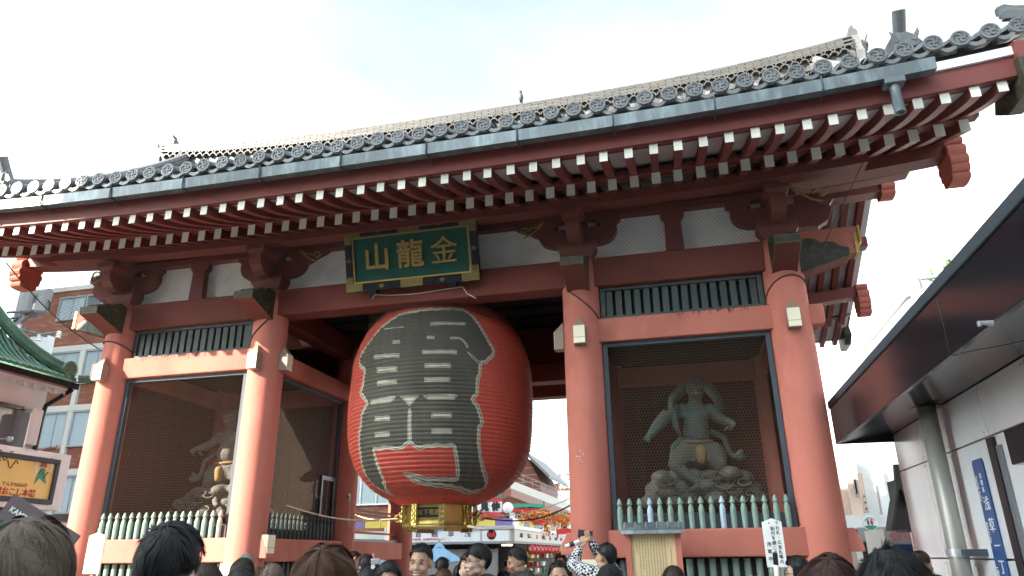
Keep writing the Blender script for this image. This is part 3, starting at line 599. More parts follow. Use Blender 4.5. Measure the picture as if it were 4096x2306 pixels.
def poly_sd(P, poly):
    """signed distance (negative inside) of points to a closed polygon"""
    poly = np.array(poly); n = len(poly); d = np.full(len(P), 1e9); inside = np.zeros(len(P), bool)
    for i in range(n):
        a, b = poly[i], poly[(i + 1) % n]; e = b - a; w = P - a
        t = np.clip((w @ e) / max(e @ e, 1e-12), 0, 1); q = w - t[:, None] * e
        d = np.minimum(d, (q * q).sum(1))
        c = ((a[1] <= P[:, 1]) & (b[1] > P[:, 1])) | ((b[1] <= P[:, 1]) & (a[1] > P[:, 1]))
        with np.errstate(divide='ignore', invalid='ignore'):
            xi = a[0] + (P[:, 1] - a[1]) / (b[1] - a[1] if b[1] != a[1] else 1e-9) * e[0]
        inside ^= c & (P[:, 0] < xi)
    d = np.sqrt(d); return np.where(inside, -d, d)
LX, LY = 0.02, 1.114
def make_lantern():
    root = thing("giant_paper_lantern", "giant red paper lantern with huge black brushed characters hanging in the middle of the gate", "lantern", (LX, LY, 1.98))
    zs = np.linspace(2.31, 5.42, 420); rr = smooth_prof(zs)
    ph = (zs - 2.31) / 0.0585 * 2 * math.pi
    th = np.concatenate([np.linspace(-1.75, 1.75, 460), np.linspace(1.75, 2 * math.pi - 1.75, 60)[1:-1]])
    T, Z = np.meshgrid(th, zs); RR = np.repeat(rr[:, None], len(th), 1)
    nz = np.sin(Z * 5.1 + T * 3.3) * 0.25 + np.sin(T * 17 + Z * 23) * 0.12
    wave = 0.017 * (np.abs(np.sin(ph / 2 + 0.0))[:, None]) * (1 + nz) + 0.004 * np.sin(T * 22) + 0.003 * np.sin(T * 61 + Z * 9)
    RR = RR + wave - 0.006
    X = RR * np.sin(T); Y = -RR * np.cos(T)
    V = np.stack([X, Y, Z - 1.98], -1).reshape(-1, 3); h, w = T.shape
    i, j = np.meshgrid(np.arange(h - 1), np.arange(w), indexing='ij'); j2 = (j + 1) % w
    F = np.stack([i * w + j, i * w + j2, (i + 1) * w + j2, (i + 1) * w + j], -1).reshape(-1, 4)
    me = bpy.data.meshes.new("paper_body"); me.from_pydata(V.tolist(), [], F.tolist()); me.polygons.foreach_set("use_smooth", [True] * len(F))
    U = np.stack([(T * 1.41).ravel(), Z.ravel()], 1); near = np.abs(T.ravel()) < 1.8
    wob = 0.004 * np.sin(U[:, 1] * 107.4) + 0.004 * np.sin(U[:, 0] * 31 + U[:, 1] * 17)
    ink = np.full(len(U), 1.0); mark = np.full(len(U), 1.0)
    INK2 = [(a, z if z < 4.75 else 4.75 + (z - 4.75) * 1.45) for a, z in INK]
    ink[near] = poly_sd(U[near], INK2) + wob[near]
    for mk_ in MARKS: mark[near] = np.minimum(mark[near], poly_sd(U[near], mk_))
    mark += wob * 0.4
    for nm, arr in (("ink", ink), ("mark", mark)):
        at = me.attributes.new(nm, 'FLOAT', 'POINT'); at.data.foreach_set("value", arr.astype(np.float32))
    mt, N, L, B = nodes_of("painted_lantern_paper")
    B.inputs["Roughness"].default_value = 0.55; B.inputs["Specular IOR Level"].default_value = 0.35
    def attr(nm):
        a = N.new("ShaderNodeAttribute"); a.attribute_name = nm; return a.outputs["Fac"]
    def math_(op, a, b):
        n_ = N.new("ShaderNodeMath"); n_.operation = op
        for k, v in ((0, a), (1, b)):
            if isinstance(v, (int, float)): n_.inputs[k].default_value = v
            else: L.new(v, n_.inputs[k])
        return n_.outputs[0]
    def mix(f, a, b):
        n_ = N.new("ShaderNodeMixRGB"); L.new(f, n_.inputs["Fac"])
        for k, v in (("Color1", a), ("Color2", b)):
            if isinstance(v, tuple): n_.inputs[k].default_value = v
            else: L.new(v, n_.inputs[k])
        return n_.outputs["Color"]
    tc = N.new("ShaderNodeTexCoord"); no = N.new("ShaderNodeTexNoise"); no.inputs["Scale"].default_value = 2.2; no.inputs["Detail"].default_value = 6
    L.new(tc.outputs["Object"], no.inputs["Vector"])
    red = mix(no.outputs["Fac"], (0.56, 0.060, 0.040, 1), (0.74, 0.105, 0.065, 1))
    blk = mix(no.outputs["Fac"], (0.045, 0.044, 0.038, 1), (0.125, 0.118, 0.095, 1))
    wht = (0.62, 0.58, 0.47, 1)
    i_ = attr("ink"); m_ = attr("mark")
    c = mix(math_('LESS_THAN', i_, 0.0), red, wht)
    c = mix(math_('MULTIPLY', math_('LESS_THAN', i_, -0.018), math_('GREATER_THAN', i_, -0.025)), c, blk)
    c = mix(math_('LESS_THAN', i_, -0.054), c, blk)
    c = mix(math_('LESS_THAN', m_, 0.0), c, wht)
    c = mix(math_('MULTIPLY', math_('LESS_THAN', m_, -0.010), math_('GREATER_THAN', m_, -0.017)), c, blk)
    L.new(c, B.inputs["Base Color"])
    me.materials.append(mt); put("paper_body", me, root)
    # rim bands
    MB().lathe([(0.58, 5.38 - 1.98), (0.62, 5.40 - 1.98), (0.62, 5.52 - 1.98), (0.45, 5.53 - 1.98)], n=32).build("top_ring", M['lacquer'], root, smooth=True)
    MB().tube([(0, 0, 3.5), (0, 0, 3.62)], 0.06, 8).build("hanging_rod", M['lacquer'], root)
    # gilded base: eight sides, plate with makers' name, posts, scrolled feet
    base = MB()
    def ring(r_, z): return [(r_ * math.cos(R(22.5 + 45 * k)), r_ * math.sin(R(22.5 + 45 * k)), z) for k in range(8)]
    lv = [(0.48, 0.005), (0.54, 0.005), (0.54, 0.04), (0.50, 0.055), (0.485, 0.10), (0.485, 0.33), (0.52, 0.345), (0.55, 0.36), (0.55, 0.395), (0.40, 0.40)]
    rows = [ring(r_, z) for r_, z in lv]; rows = [r_ + r_[:1] for r_ in rows]
    base.grid(rows); base.add(rows[0][:8], [list(range(7, -1, -1))])
    br = base.build("gilded_base", M['brass'], root, bevel=0.006)
    ang = R(-90)
    pb = MB().box(-0.165, 0.165, -0.012, 0, -0.07, 0.07).build("name_plate", M['lacquer'], br, loc=(0, -0.456, 0.215))
    pf = MB()
    for (a, b, c_, d) in ((-0.175, 0.175, 0.07, 0.08), (-0.175, 0.175, -0.08, -0.07), (-0.175, -0.165, -0.07, 0.07), (0.165, 0.175, -0.07, 0.07)): pf.box(a, b, -0.022, 0, c_, d)
    pf.build("plate_frame", M['brass'], br, loc=(0, -0.456, 0.215))
    put("lettering", text_mesh("松下電器", 0.086, 0.012, M['brass'], 0.0), br, (0, -0.472, 0.212), FACE_FRONT)
    for k in range(8):
        a = R(22.5 + 45 * k); cx, cy = 0.53 * math.cos(a), 0.53 * math.sin(a)
        ps = MB(); ps.obox((0, 0, 0.19), (0.045, 0.085, 0.30))
        for zz, rr_ in ((0.10, 0.032), (0.17, 0.028), (0.24, 0.032), (0.30, 0.026)):
            pp = [(0.028, rr_ * math.cos(q * 0.7), zz + rr_ * math.sin(q * 0.7)) for q in range(9)]; ps.tube(pp, 0.009, 5, closed=True)
        put("scrolled_post", ps.mesh("scrolled_post", M['brass']), br, (cx, cy, 0), rot=(0, 0, a))
    for k in range(4):
        a = R(45 + 90 * k); ps = MB(); ps.obox((0, 0, -0.02), (0.07, 0.26, 0.05)); put("base_foot", ps.mesh("base_foot", M['brass']), br, (0.46 * math.cos(a), 0.46 * math.sin(a), 0.0), rot=(0, 0, a))
    for k in (0, 2):   # bosses that carry the stay ropes
        a = R(180 * (k // 2)); b = MB(); b.tube([(0.54, 0, 0.16), (0.60, 0, 0.20), (0.62, 0, 0.25)], [0.05, 0.045, 0.03], 8)
        pp = [(0.66 + 0.05 * math.cos(q * 0.7), 0.0, 0.16 + 0.05 * math.sin(q * 0.7)) for q in range(9)]; b.tube(pp, 0.014, 6, closed=True)
        put("lion_boss", b.mesh("lion_boss", M['brass']), br, (0, 0, 0), rot=(0, 0, a))
    return root
M['brass'] = mat("polished_brass", (0.62, 0.47, 0.16), 0.30, 0.15, 7.0, 0.06, 60, metal=0.9, dirt=(0.22, 0.15, 0.05), dirt_amt=0.5, dscale=6.0)
make_lantern()

# ------------------------------------------------------------------ plaque over the middle bay
plq = thing("gate_plaque", "dark green plaque with three gilded characters and black gilt-cornered frame", "plaque", (0.03, -0.33, 5.30), (R(16), 0, 0))
PW, PH = 1.03, 0.93
MB().box(-PW, PW, 0.0, 0.05, 0, PH).build("back_board", M['lacquer'], plq)
MB().box(-PW + 0.14, PW - 0.14, -0.012, 0.0, 0.14, PH - 0.14).build("green_field", M['boardgreen'], plq)
for (a, b, c_, d) in ((-PW, PW, 0, 0.115), (-PW, PW, PH - 0.115, PH), (-PW, -PW + 0.115, 0.115, PH - 0.115), (PW - 0.115, PW, 0.115, PH - 0.115)):
    MB().box(a, b, -0.045, 0.0, c_, d).build("frame_rail", M['lacquer'], plq, bevel=0.012)
for (a, b, c_, d) in ((-PW + 0.118, PW - 0.118, 0.118, 0.142), (-PW + 0.118, PW - 0.118, PH - 0.142, PH - 0.118), (-PW + 0.118, -PW + 0.142, 0.142, PH - 0.142), (PW - 0.142, PW - 0.118, 0.142, PH - 0.142)):
    MB().box(a, b, -0.035, 0.0, c_, d).build("gilded_moulding", M['gold'], plq)
def fitting(x0, x1, z0, z1):
    b = MB(); b.box(x0, x1, -0.049, -0.0455, z0, z1)
    for k in range(3):
        xx = x0 + (x1 - x0) * (k + 0.5) / 3; zz = z0 + (z1 - z0) * (k + 0.5) / 3
        b.lathe([(0.018, 0), (0.018, 0.006)], (xx, -0.048, (z0 + z1) / 2 if x1 - x0 > z1 - z0 else zz), 8, axis='y')
    b.build("gilded_fitting", M['dullgold'], plq)
e = 0.113
for sx in (-1, 1):
    x0, x1 = sorted((sx * PW, sx * (PW - 0.26))); fitting(x0, x1, 0.001, e); fitting(x0, x1, PH - e, PH - 0.001)
    x0, x1 = sorted((sx * PW, sx * (PW - e))); fitting(x0, x1, e + 0.002, 0.22); fitting(x0, x1, PH - 0.22, PH - e - 0.002)
fitting(-0.17, 0.17, 0.001, e); fitting(-0.17, 0.17, PH - e, PH - 0.001)
for (xx, zz) in ((-0.47, 0.056), (0.47, 0.056), (-0.47, PH - 0.056), (0.47, PH - 0.056), (-PW + 0.056, PH / 2), (PW - 0.056, PH / 2)):
    MB().prism([(xx - 0.05, zz), (xx, zz - 0.035), (xx + 0.05, zz), (xx, zz + 0.035)], 'y', -0.05, -0.0455).build("gilded_lozenge", M['dullgold'], plq)
for xx, ch in ((-0.52, "山"), (0.0, "龍"), (0.52, "金")):
    put("gilded_character", text_mesh(ch, 0.43, 0.03, M['goldpaint'], 0.0 if ch == '金' else 0.008), plq, (xx, -0.03, PH / 2 - 0.01), FACE_FRONT)
for xx in (-0.62, 0.62): MB().box(xx - 0.06, xx + 0.06, -0.06, 0.06, -0.05, 0.0).build("hanger_block", M['lacquer'], plq)

# ------------------------------------------------------------------ lamp boxes on the columns
def lamp_box(cx, cy, ang, z, label, full=True, w=0.16):
    t = thing("column_lamp", label, "lamp", (cx, cy, z), (0, 0, ang), "small box lamps on the gate columns")
    h, d = 0.25, 0.13
    MB().box(-w / 2, w / 2, -d, 0.0, 0.0, h).build("lamp_housing", M['lamproof'], t)
    MB().box(-w / 2 + 0.004, w / 2 - 0.004, -d - 0.006, -d - 0.001, 0.085, h - 0.004).build("light_panel", M['lampcream'], t)
    MB().box(-w / 2 + 0.004, w / 2 - 0.004, -d - 0.006, -d - 0.001, 0.004, 0.078).build("light_panel", M['lampcream'], t)
    if full: MB().add([(-w / 2, -d, h), (w / 2, -d, h), (w / 2, 0, h), (-w / 2, 0, h), (0, -0.02, h + 0.15)], [(0, 1, 4), (1, 2, 4), (2, 3, 4), (3, 0, 4)]).build("lamp_cap", M['lamproof'], t)
    return t
rc = 0.262
for xx, nm in ((-X2, "leftmost column"), (-X1, "second column, left of the lantern"), (X1, "third column, right of the lantern"), (X2, "rightmost column")):
    lamp_box(xx + 0.0, -rc, 0, 4.235, "upper cream box lamp with pointed cap on the " + nm)
    lamp_box(xx + 0.0, -rc - 0.005, 0, 1.30, "lower flat cream box lamp on the " + nm, False, 0.19)
lamp_box(-X1 + rc, 0, R(90), 4.26, "cream box lamp with pointed cap on the lantern side of the sunlit column")
lamp_box(X1 - rc, 0, R(-90), 4.26, "pointed box lamp seen edge-on beside the dark gateway opening")
lamp_box(-X1 + rc, 0, R(90), 1.66, "pink-lit box lamp on the inner side of the sunlit column above the heads", False, 0.19)
# ------------------------------------------------------------------ slatted windows, wire screens, picket fences
SLW = MB().box(-0.042, 0.042, -0.03, 0.03, 0.0, 0.36).mesh("slat", M['darkgreen'])
for s in (-1, 1):
    x0, x1 = s * 3.807 - 1.085, s * 3.807 + 1.085
    lat = MB(); lat.box(x0, x1, -0.06, 0.06, 4.63, 4.685); lat.box(x0, x1, -0.06, 0.06, 5.055, 5.107); lat.box(x0, x0 + 0.07, -0.06, 0.06, 4.685, 5.055); lat.box(x1 - 0.07, x1, -0.06, 0.06, 4.685, 5.055)
    lt = lat.build("lattice_frame", M['darkgreen'], gate, bevel=0.008)
    for k in range(16): put("slat", SLW, lt, (x0 + 0.125 + k * (2.17 - 0.25) / 15, 0, 4.69))
    MB().box(x0, x1, 0.062, 0.08, 4.64, 5.10).build("lattice_backing", M['dark'], gate)
# hexagonal wire netting as real wire
def hexnet(u0, u1, v0, v1, place, pitch=0.0395, r=0.0013):
    b = MB(); h = pitch; ry = h * 0.64; vs = []; fs = []
    rows = int((v1 - v0) / (1.5 * ry)) ; cols = int((u1 - u0) / h)
    def seg(a, c):
        a = Vector((a[0], 0, a[1])); c = Vector((c[0], 0, c[1])); d = (c - a).normalized(); n_ = Vector((d.z, 0, -d.x)) * r; k = len(vs)
        for p_ in (a, c):
            for q_ in (n_ + Vector((0, r * .6, 0)), -n_ + Vector((0, r * .6, 0)), Vector((0, -r * 1.2, 0))): w = p_ + q_; vs.append(place(w.x, w.z, w.y))
        for i in range(3): fs.append((k + i, k + (i + 1) % 3, k + 3 + (i + 1) % 3, k + 3 + i))
    for j in range(rows):
        zc = v0 + (j + 0.5) * 1.5 * ry; off = 0 if j % 2 else h / 2
        for i in range(cols):
            xc = u0 + i * h + off + h / 2
            if xc + h / 2 > u1: continue
            T = (xc, zc + ry); UL = (xc - h / 2, zc + ry / 2); LL = (xc - h / 2, zc - ry / 2); UR = (xc + h / 2, zc + ry / 2)
            seg(T, UL); seg(UL, LL); seg(T, UR)
    b.add(vs, fs); return b
for s, nm, near in ((-1, "sunlit wire netting screen over the bay beside the brick building", "left"), (1, "wire netting screen in a dark frame before the green statue", "right")):
    t = thing("wire_screen", nm, "screen", (s * 3.807, -0.03, 1.88), None, "hexagonal wire screens of the statue bays")
    hw, H = 1.085, 2.418
    for (a, b, c_, d) in ((-hw, hw, H - 0.055, H - 0.001), (-hw, -hw + 0.06, 0, H - 0.055), (hw - 0.06, hw, 0, H - 0.055), (-hw + 0.06, hw - 0.06, 0.002, 0.04)):
        MB().box(a, b, -0.035, 0.035, c_, d).build("frame_bar", M['steel'], t)
    hexnet(-hw + 0.06, hw - 0.06, 0.04, H - 0.055, lambda u, v, w: (u, w, v)).build("wire_netting", M['wire'], t, kind="stuff")
for s in (-1, 1):
    t = thing("wire_screen", ("side wire screen with a black-framed hatch facing the lantern, half in shadow" if s < 0 else "side wire screen behind the column between lantern and green statue"), "screen", (s * X1, YM / 2, 1.875), None, "hexagonal wire screens of the statue bays")
    hw, H = 1.15, 2.43
    for (a, b, c_, d) in ((-hw, hw, H - 0.055, H), (-hw, -hw + 0.05, 0, H - 0.055), (hw - 0.10, hw, 0, H - 0.055)):
        MB().box(-0.03, 0.03, a, b, c_, d).build("frame_bar", M['steel'], t)
    hexnet(-hw + 0.05, hw - 0.10, 0.02, H - 0.055, lambda u, v, w: (w, u, v)).build("wire_netting", M['wire'], t, kind="stuff")
    for (a, b, c_, d) in ((0.55, 0.60, 0.28, 1.05), (0.98, 1.045, 0.28, 1.05), (0.60, 0.98, 0.98, 1.05), (0.60, 0.98, 0.28, 0.34)):
        MB().box(-0.045, 0.045, a, b, c_, d).build("hatch_bar", M['lacquer'], t)
pk = [(0.030, 0.0), (0.033, 0.02), (0.036, 0.20), (0.034, 0.235), (0.022, 0.275), (0.021, 0.29), (0.033, 0.298), (0.035, 0.308), (0.030, 0.318), (0.026, 0.335), (0.021, 0.352), (0.010, 0.372), (0.001, 0.378)]
def pick_mesh(m): return MB().lathe(pk, n=8).mesh("picket", m)
mp_t, mp_b, mp_d = pick_mesh(M['teal']), pick_mesh(M['bluegrey']), pick_mesh(M['darkgreen'])
bd = MB(); ar = [(0.040 * math.cos(math.pi * j / 6), -0.032 * math.sin(math.pi * j / 6)) for j in range(7)]
bd.prism(ar, 'z', 0.0, 1.22); mb_t = bd.mesh("fence_board", M['teal'])
for s, lab in ((1, "pale teal spear-topped picket fence on the beam below the green statue"), (-1, "sunlit pale picket fence on the beam below the dim seated statue")):
    t = thing("picket_fence", lab, "fence", (s * 3.807, -0.13, 1.875), None, "picket fences of the statue bays")
    MB().box(-1.08, 1.08, 0.02, 0.05, 0.002, 0.17).build("fence_rail", M['steel'], t)
    for k in range(17): put("picket", mp_b if (s > 0 and k in (3, 10)) else mp_t, t, (-0.985 + k * 0.1231, 0, 0))
    t2 = thing("board_fence", ("teal upright boards under the beam behind the wooden notice board" if s > 0 else "sunlit pale upright boards under the beam behind the dark-haired head"), "fence", (s * 3.807, -0.02, 0.32), None, "board fences under the beams")
    MB().box(-1.09, 1.09, 0.02, 0.06, 0, 1.30).build("backing_board", M['dark'], t2)
    for k in range(16): put("fence_board", mb_t, t2, (-1.0 + k * 0.1333, 0, 0))
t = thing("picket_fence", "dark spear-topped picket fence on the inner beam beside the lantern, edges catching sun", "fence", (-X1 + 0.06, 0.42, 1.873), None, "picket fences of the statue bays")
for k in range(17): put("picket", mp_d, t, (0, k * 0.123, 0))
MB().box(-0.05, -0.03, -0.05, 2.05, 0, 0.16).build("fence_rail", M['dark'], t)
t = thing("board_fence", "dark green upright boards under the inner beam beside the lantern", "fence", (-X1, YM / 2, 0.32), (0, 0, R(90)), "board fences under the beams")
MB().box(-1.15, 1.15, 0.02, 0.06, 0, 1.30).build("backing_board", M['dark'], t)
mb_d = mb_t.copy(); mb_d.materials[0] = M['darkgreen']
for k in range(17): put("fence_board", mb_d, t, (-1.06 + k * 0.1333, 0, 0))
# rear bays beside the passage: low bars and a dark sill
for s in (-1, 1):
    for zz in (2.02, 2.35, 2.42): MB().box(s * X1 - 0.03, s * X1 + 0.03, YM + 0.25, YB - 0.25, zz, zz + 0.035).build("guard_bar", M['darkred'], gate)
    MB().box(s * X1 - 0.1, s * X1 + 0.1, YM + 0.24, YB - 0.24, 1.874, 1.92).build("dark_sill", M['lacquer'], gate)

# ------------------------------------------------------------------ bird netting and ropes
def net_mat(name, c, pitch, wid, rot=45, axes=('X', 'Z')):
    mt, N, L, B = nodes_of(name); out = N["Material Output"]
    B.inputs["Base Color"].default_value = (*c, 1); B.inputs["Roughness"].default_value = 0.8
    tc = N.new("ShaderNodeTexCoord"); sp = N.new("ShaderNodeSeparateXYZ"); L.new(tc.outputs["UV"], sp.inputs[0])
    def m_(op, a, b=0.0):
        n_ = N.new("ShaderNodeMath"); n_.operation = op
        for k, v in ((0, a), (1, b)):
            if isinstance(v, (int, float)): n_.inputs[k].default_value = v
            else: L.new(v, n_.inputs[k])
        return n_.outputs[0]
    u, v = sp.outputs["X"], sp.outputs["Y"]
    if rot: u, v = m_('ADD', u, v), m_('SUBTRACT', u, v)
    f = None
    for w in (u, v):
        q = m_('ABSOLUTE', m_('SUBTRACT', m_('FRACT', m_('DIVIDE', w, pitch)), 0.5)); g_ = m_('LESS_THAN', q, wid)
        f = g_ if f is None else m_('MAXIMUM', f, g_)
    tr = N.new("ShaderNodeBsdfTransparent"); mx = N.new("ShaderNodeMixShader")
    L.new(f, mx.inputs[0]); L.new(tr.outputs[0], mx.inputs[1]); L.new(B.outputs[0], mx.inputs[2]); L.new(mx.outputs[0], out.inputs["Surface"])
    return mt
def net_sheet(name, rows, mt, parent):
    """rows of points with arc-length uv in metres"""
    b = MB().grid(rows); me = b.mesh(name, mt); uv = me.uv_layers.new(name="UVMap"); h, w = len(rows), len(rows[0])
    U = [[0.0] * w for _ in range(h)]; Vv = [[0.0] * w for _ in range(h)]
    for i in range(h):
        for j in range(w):
            if j: U[i][j] = U[i][j - 1] + (Vector(rows[i][j]) - Vector(rows[i][j - 1])).length
            if i: Vv[i][j] = Vv[i - 1][j] + (Vector(rows[i][j]) - Vector(rows[i - 1][j])).length
    um = [sum(U[i][j] for i in range(h)) / h for j in range(w)]
    for lp in me.loops:
        i, j = divmod(lp.vertex_index, w); uv.data[lp.index].uv = (um[j], Vv[i][j])
    return put(name, me, parent)
M['net'] = net_mat("dark_bird_net", (0.05, 0.045, 0.04), 0.055, 0.03)
bn = thing("bird_net", "fine dark bird netting stretched under the eaves over the brackets", "net", (0, 0, 0))
rows = []
NX = 60
for (yt, zt, bul) in ((-1.112, 6.045, 0), (-1.02, 5.85, 0.0), (-0.93, 5.6, 0.0), (-0.86, 5.3, 0.0), (-0.62, 5.02, 0), (-0.33, 4.92, 0)):
    r_ = []
    for i in range(NX + 1):
        x = -5.75 + 11.7 * i / NX; dip = 0.0
        if abs(x) < X1 and zt < 5.4: dip = (5.54 - zt) * 0.93 * min(1.0, (X1 - abs(x)) / 0.35)
        r_.append((x, yt + (0.15 if abs(x) < 2 and zt < 5.5 else 0), zt + (rise(x) if zt > 6 else 0) + dip))
    rows.append(r_)
net_sheet("net_mesh", rows, M['net'], bn)
for xx in (X2,):
    rw = [[(X2 + 0.55 + 0.9 * t_, -1.0 + 0.75 * t_ * (1 - v_), 6.1 * (1 - v_) + 4.85 * v_ - 0.0) if False else ((X2 + 1.0) * (1 - v_) + (X2 + 0.24) * v_ + 0.0, (-1.1 + 1.6 * t_) * (1 - v_) + (-0.2 + 0.4 * t_) * v_, 6.12 * (1 - v_) + 4.86 * v_) for t_ in [k / 8 for k in range(9)]] for v_ in [k / 8 for k in range(9)]]
    net_sheet("net_flap", rw, M['net'], bn)
    MB().tube([rw[k][0] for k in range(9)], 0.008, 4).build("net_edge_rope", M['darkrope'], bn)
rw = [[((-X2 - 1.5) * (1 - v_) + (-X2 - 0.24) * v_, (-1.1 + 1.4 * t_) * (1 - v_) + (-0.2 + 0.3 * t_) * v_, 6.1 * (1 - v_) + 4.80 * v_ - 0.12 * math.sin(math.pi * v_)) for t_ in [k / 8 for k in range(9)]] for v_ in [k / 8 for k in range(9)]]
net_sheet("net_flap", rw, M['net'], bn); MB().tube([rw[k][0] for k in range(9)], 0.009, 4).build("net_edge_rope", M['darkrope'], bn)
def col_rope(cx, a0, a1, z0, z1, sag=0.0):
    pts = []
    for k in range(13):
        t_ = k / 12; a = R(a0 + (a1 - a0) * t_); pts.append((cx + 0.272 * math.sin(a), -0.272 * math.cos(a), z0 + (z1 - z0) * t_ + sag * math.sin(math.pi * t_)))
    MB().tube(pts, 0.011, 5).build("net_rope", M['darkrope'], bn)
col_rope(X1, -40, 75, 5.08, 4.60); col_rope(X2, -85, 75, 4.70, 4.90, 0.16); col_rope(-X2, -75, 90, 4.90, 4.72, 0.08); col_rope(-X1, -80, 35, 4.66, 5.1, -0.05)
# lantern net: hangs from a rope on the beam and wraps the lantern
M['lnet'] = net_mat("fine_lantern_net", (0.10, 0.09, 0.07), 0.022, 0.055, rot=0)
ln = thing("lantern_net", "fine pale protective net draped from a rope over the giant lantern", "net", (LX, LY, 0))
rows = []
for v_ in range(25):
    t_ = v_ / 24; r_ = []
    for u_ in range(49):
        th = -1.9 + 3.8 * u_ / 48; ct = abs(th) / 1.9
        z = 5.55 * (1 - t_) + 2.40 * t_; rl = float(np.interp(z, PZ, PR)) + 0.03 if z < 5.42 else 0.6
        rt = max(rl, 1.22) if z > 4.7 else rl
        top = min(1.0, max(0.0, (z - 4.6) / 0.6)); rr_ = rl * (1 - top) + rt * top
        r_.append((rr_ * math.sin(th), -rr_ * math.cos(th), z))
    rows.append(r_)
net_sheet("net_mesh", rows, M['lnet'], ln)
tr_ = []
for a, b in ((1490, 1195), (1500, 1180), (1560, 1182), (1640, 1178), (1720, 1168), (1800, 1155), (1850, 1148), (1868, 1175), (1905, 1195)):
    q = onY(a, b, -0.19); tr_.append((q.x - LX, q.y - LY, q.z))
MB().tube(tr_, 0.008, 5).build("net_rope", M['rope'], ln)
# stay ropes from the lantern base to rings on the passage columns
def stay(label, pts, r_=0.012, m='rope', ring=None):
    t = thing("stay_rope", label, "rope", pts[0])
    p0 = Vector(pts[0]); MB().tube([Vector(q) - p0 for q in pts], r_, 6).build("rope_strand", M[m], t)
    if ring:
        c = Vector(ring) - p0; pp = [(c.x + 0.0, c.y + 0.035 * math.cos(q * 0.7), c.z - 0.05 + 0.06 * math.sin(q * 0.7)) for q in range(9)]
        MB().tube(pp, 0.011, 6, closed=True).build("iron_ring", M['rope'], t)
        MB().tube([(c.x, c.y, c.z - 0.11), (c.x + 0.01, c.y, c.z - 0.25), (c.x - 0.005, c.y + 0.01, c.z - 0.42), (c.x + 0.03, c.y, c.z - 0.52), (c.x + 0.10, c.y, c.z - 0.54), (c.x + 0.16, c.y, c.z - 0.44)], 0.008, 5).build("dangling_cord", M['rope'], t)
        MB().lathe([(0.045, 0), (0.05, 0.012)], (c.x - 0.03, c.y, c.z), 12, axis='x').build("ring_plate", M['lacquer'], t)
def sagline(a, b, sag, n=12): return [tuple(Vector(a).lerp(Vector(b), k / n) - Vector((0, 0, sag * math.sin(math.pi * k / n)))) for k in range(n + 1)]
stay("pale stay rope running from the lantern base past the dark pickets", sagline((LX - 0.66, LY, 2.14), (-X1 + 0.25, 0.55, 2.34), 0.10))
stay("pale stay rope from the lantern base to an iron ring on the inner column", sagline((LX - 0.66, LY, 2.13), (-X1 + 0.30, YM - 0.25, 2.34), 0.06), ring=(-X1 + 0.27, YM - 0.22, 2.62))
stay("dark stay rope from the lantern base to the column behind the raised phone", sagline((LX + 0.66, LY, 2.12), (X1 - 0.25, YM - 0.2, 2.62), 0.22), m='darkrope')
stay("thin pale stay rope crossing before the shop banners", sagline((LX + 0.66, LY, 2.16), (X1 - 0.28, 0.9, 2.40), 0.10), 0.008)
# ------------------------------------------------------------------ surroundings
za = lambda x, y: (0.4826 * x, 1000 + 0.4826 * y)
zb = lambda x, y: (0.3835 * x, 1750 + 0.3835 * y)
zs_ = lambda x, y: (1350 + 0.3882 * x, 1780 + 0.3882 * y)
z5 = lambda x, y: (3250 + 0.5214 * x, 1550 + 0.5214 * y)
z4 = lambda x, y: (3200 + 0.625 * x, 1400 + 0.625 * y)
def brick_mat(name, c1, c2, mortar, bw, bh, swap=False):
    mt, N, L, B = nodes_of(name); B.inputs["Roughness"].default_value = 0.75
    tc = N.new("ShaderNodeTexCoord"); mp = N.new("ShaderNodeMapping"); mp.inputs["Rotation"].default_value = (R(90), 0, 0)
    L.new(tc.outputs["Object"], mp.inputs["Vector"])
    bt = N.new("ShaderNodeTexBrick"); bt.inputs["Scale"].default_value = 1.0; bt.inputs["Brick Width"].default_value = bw; bt.inputs["Row Height"].default_value = bh; bt.inputs["Mortar Size"].default_value = 0.012
    bt.inputs["Color1"].default_value = (*c1, 1); bt.inputs["Color2"].default_value = (*c2, 1); bt.inputs["Mortar"].default_value = (*mortar, 1); bt.inputs["Bias"].default_value = -0.55
    L.new(mp.outputs["Vector"], bt.inputs["Vector"]); L.new(bt.outputs["Color"], B.inputs["Base Color"])
    bp = N.new("ShaderNodeBump"); bp.inputs["Strength"].default_value = 0.4; bp.inputs["Distance"].default_value = 0.02; L.new(bt.outputs["Fac"], bp.inputs["Height"]); bp.invert = True; L.new(bp.outputs["Normal"], B.inputs["Normal"])
    return mt
M['brick'] = brick_mat("mottled_brown_brick", (0.27, 0.078, 0.045), (0.52, 0.27, 0.13), (0.17, 0.085, 0.065), 0.40, 0.085)
M['stone'] = mat("pale_stone_frame", (0.60, 0.58, 0.54), 0.7, 0.06, 2.0)
M['glass'] = mat("window_glass", (0.16, 0.20, 0.22), 0.12, 0.2, 0.8, spec=0.8)
M['curtain'] = mat("pale_blue_curtain", (0.42, 0.50, 0.54), 0.6, 0.22, 5.0, stretch=(4, 4, 0.12))
M['alu'] = mat("aluminium", (0.50, 0.51, 0.52), 0.4, 0.08, metal=0.6)
M['cream'] = mat("cream_render", (0.66, 0.60, 0.54), 0.75, 0.05, 1.0, dirt=(0.42, 0.37, 0.32), dirt_amt=0.35, dscale=0.8)
M['whitewall'] = mat("white_render", (0.72, 0.76, 0.77), 0.7, 0.05, 1.2, dirt=(0.48, 0.44, 0.40), dirt_amt=0.4, dscale=0.7)
M['greentile'] = mat("green_glazed_tile", (0.07, 0.19, 0.125), 0.30, 0.3, 5.0, 0.1, 30, spec=0.6, dirt=(0.28, 0.40, 0.32), dirt_amt=0.4, dscale=6.0)
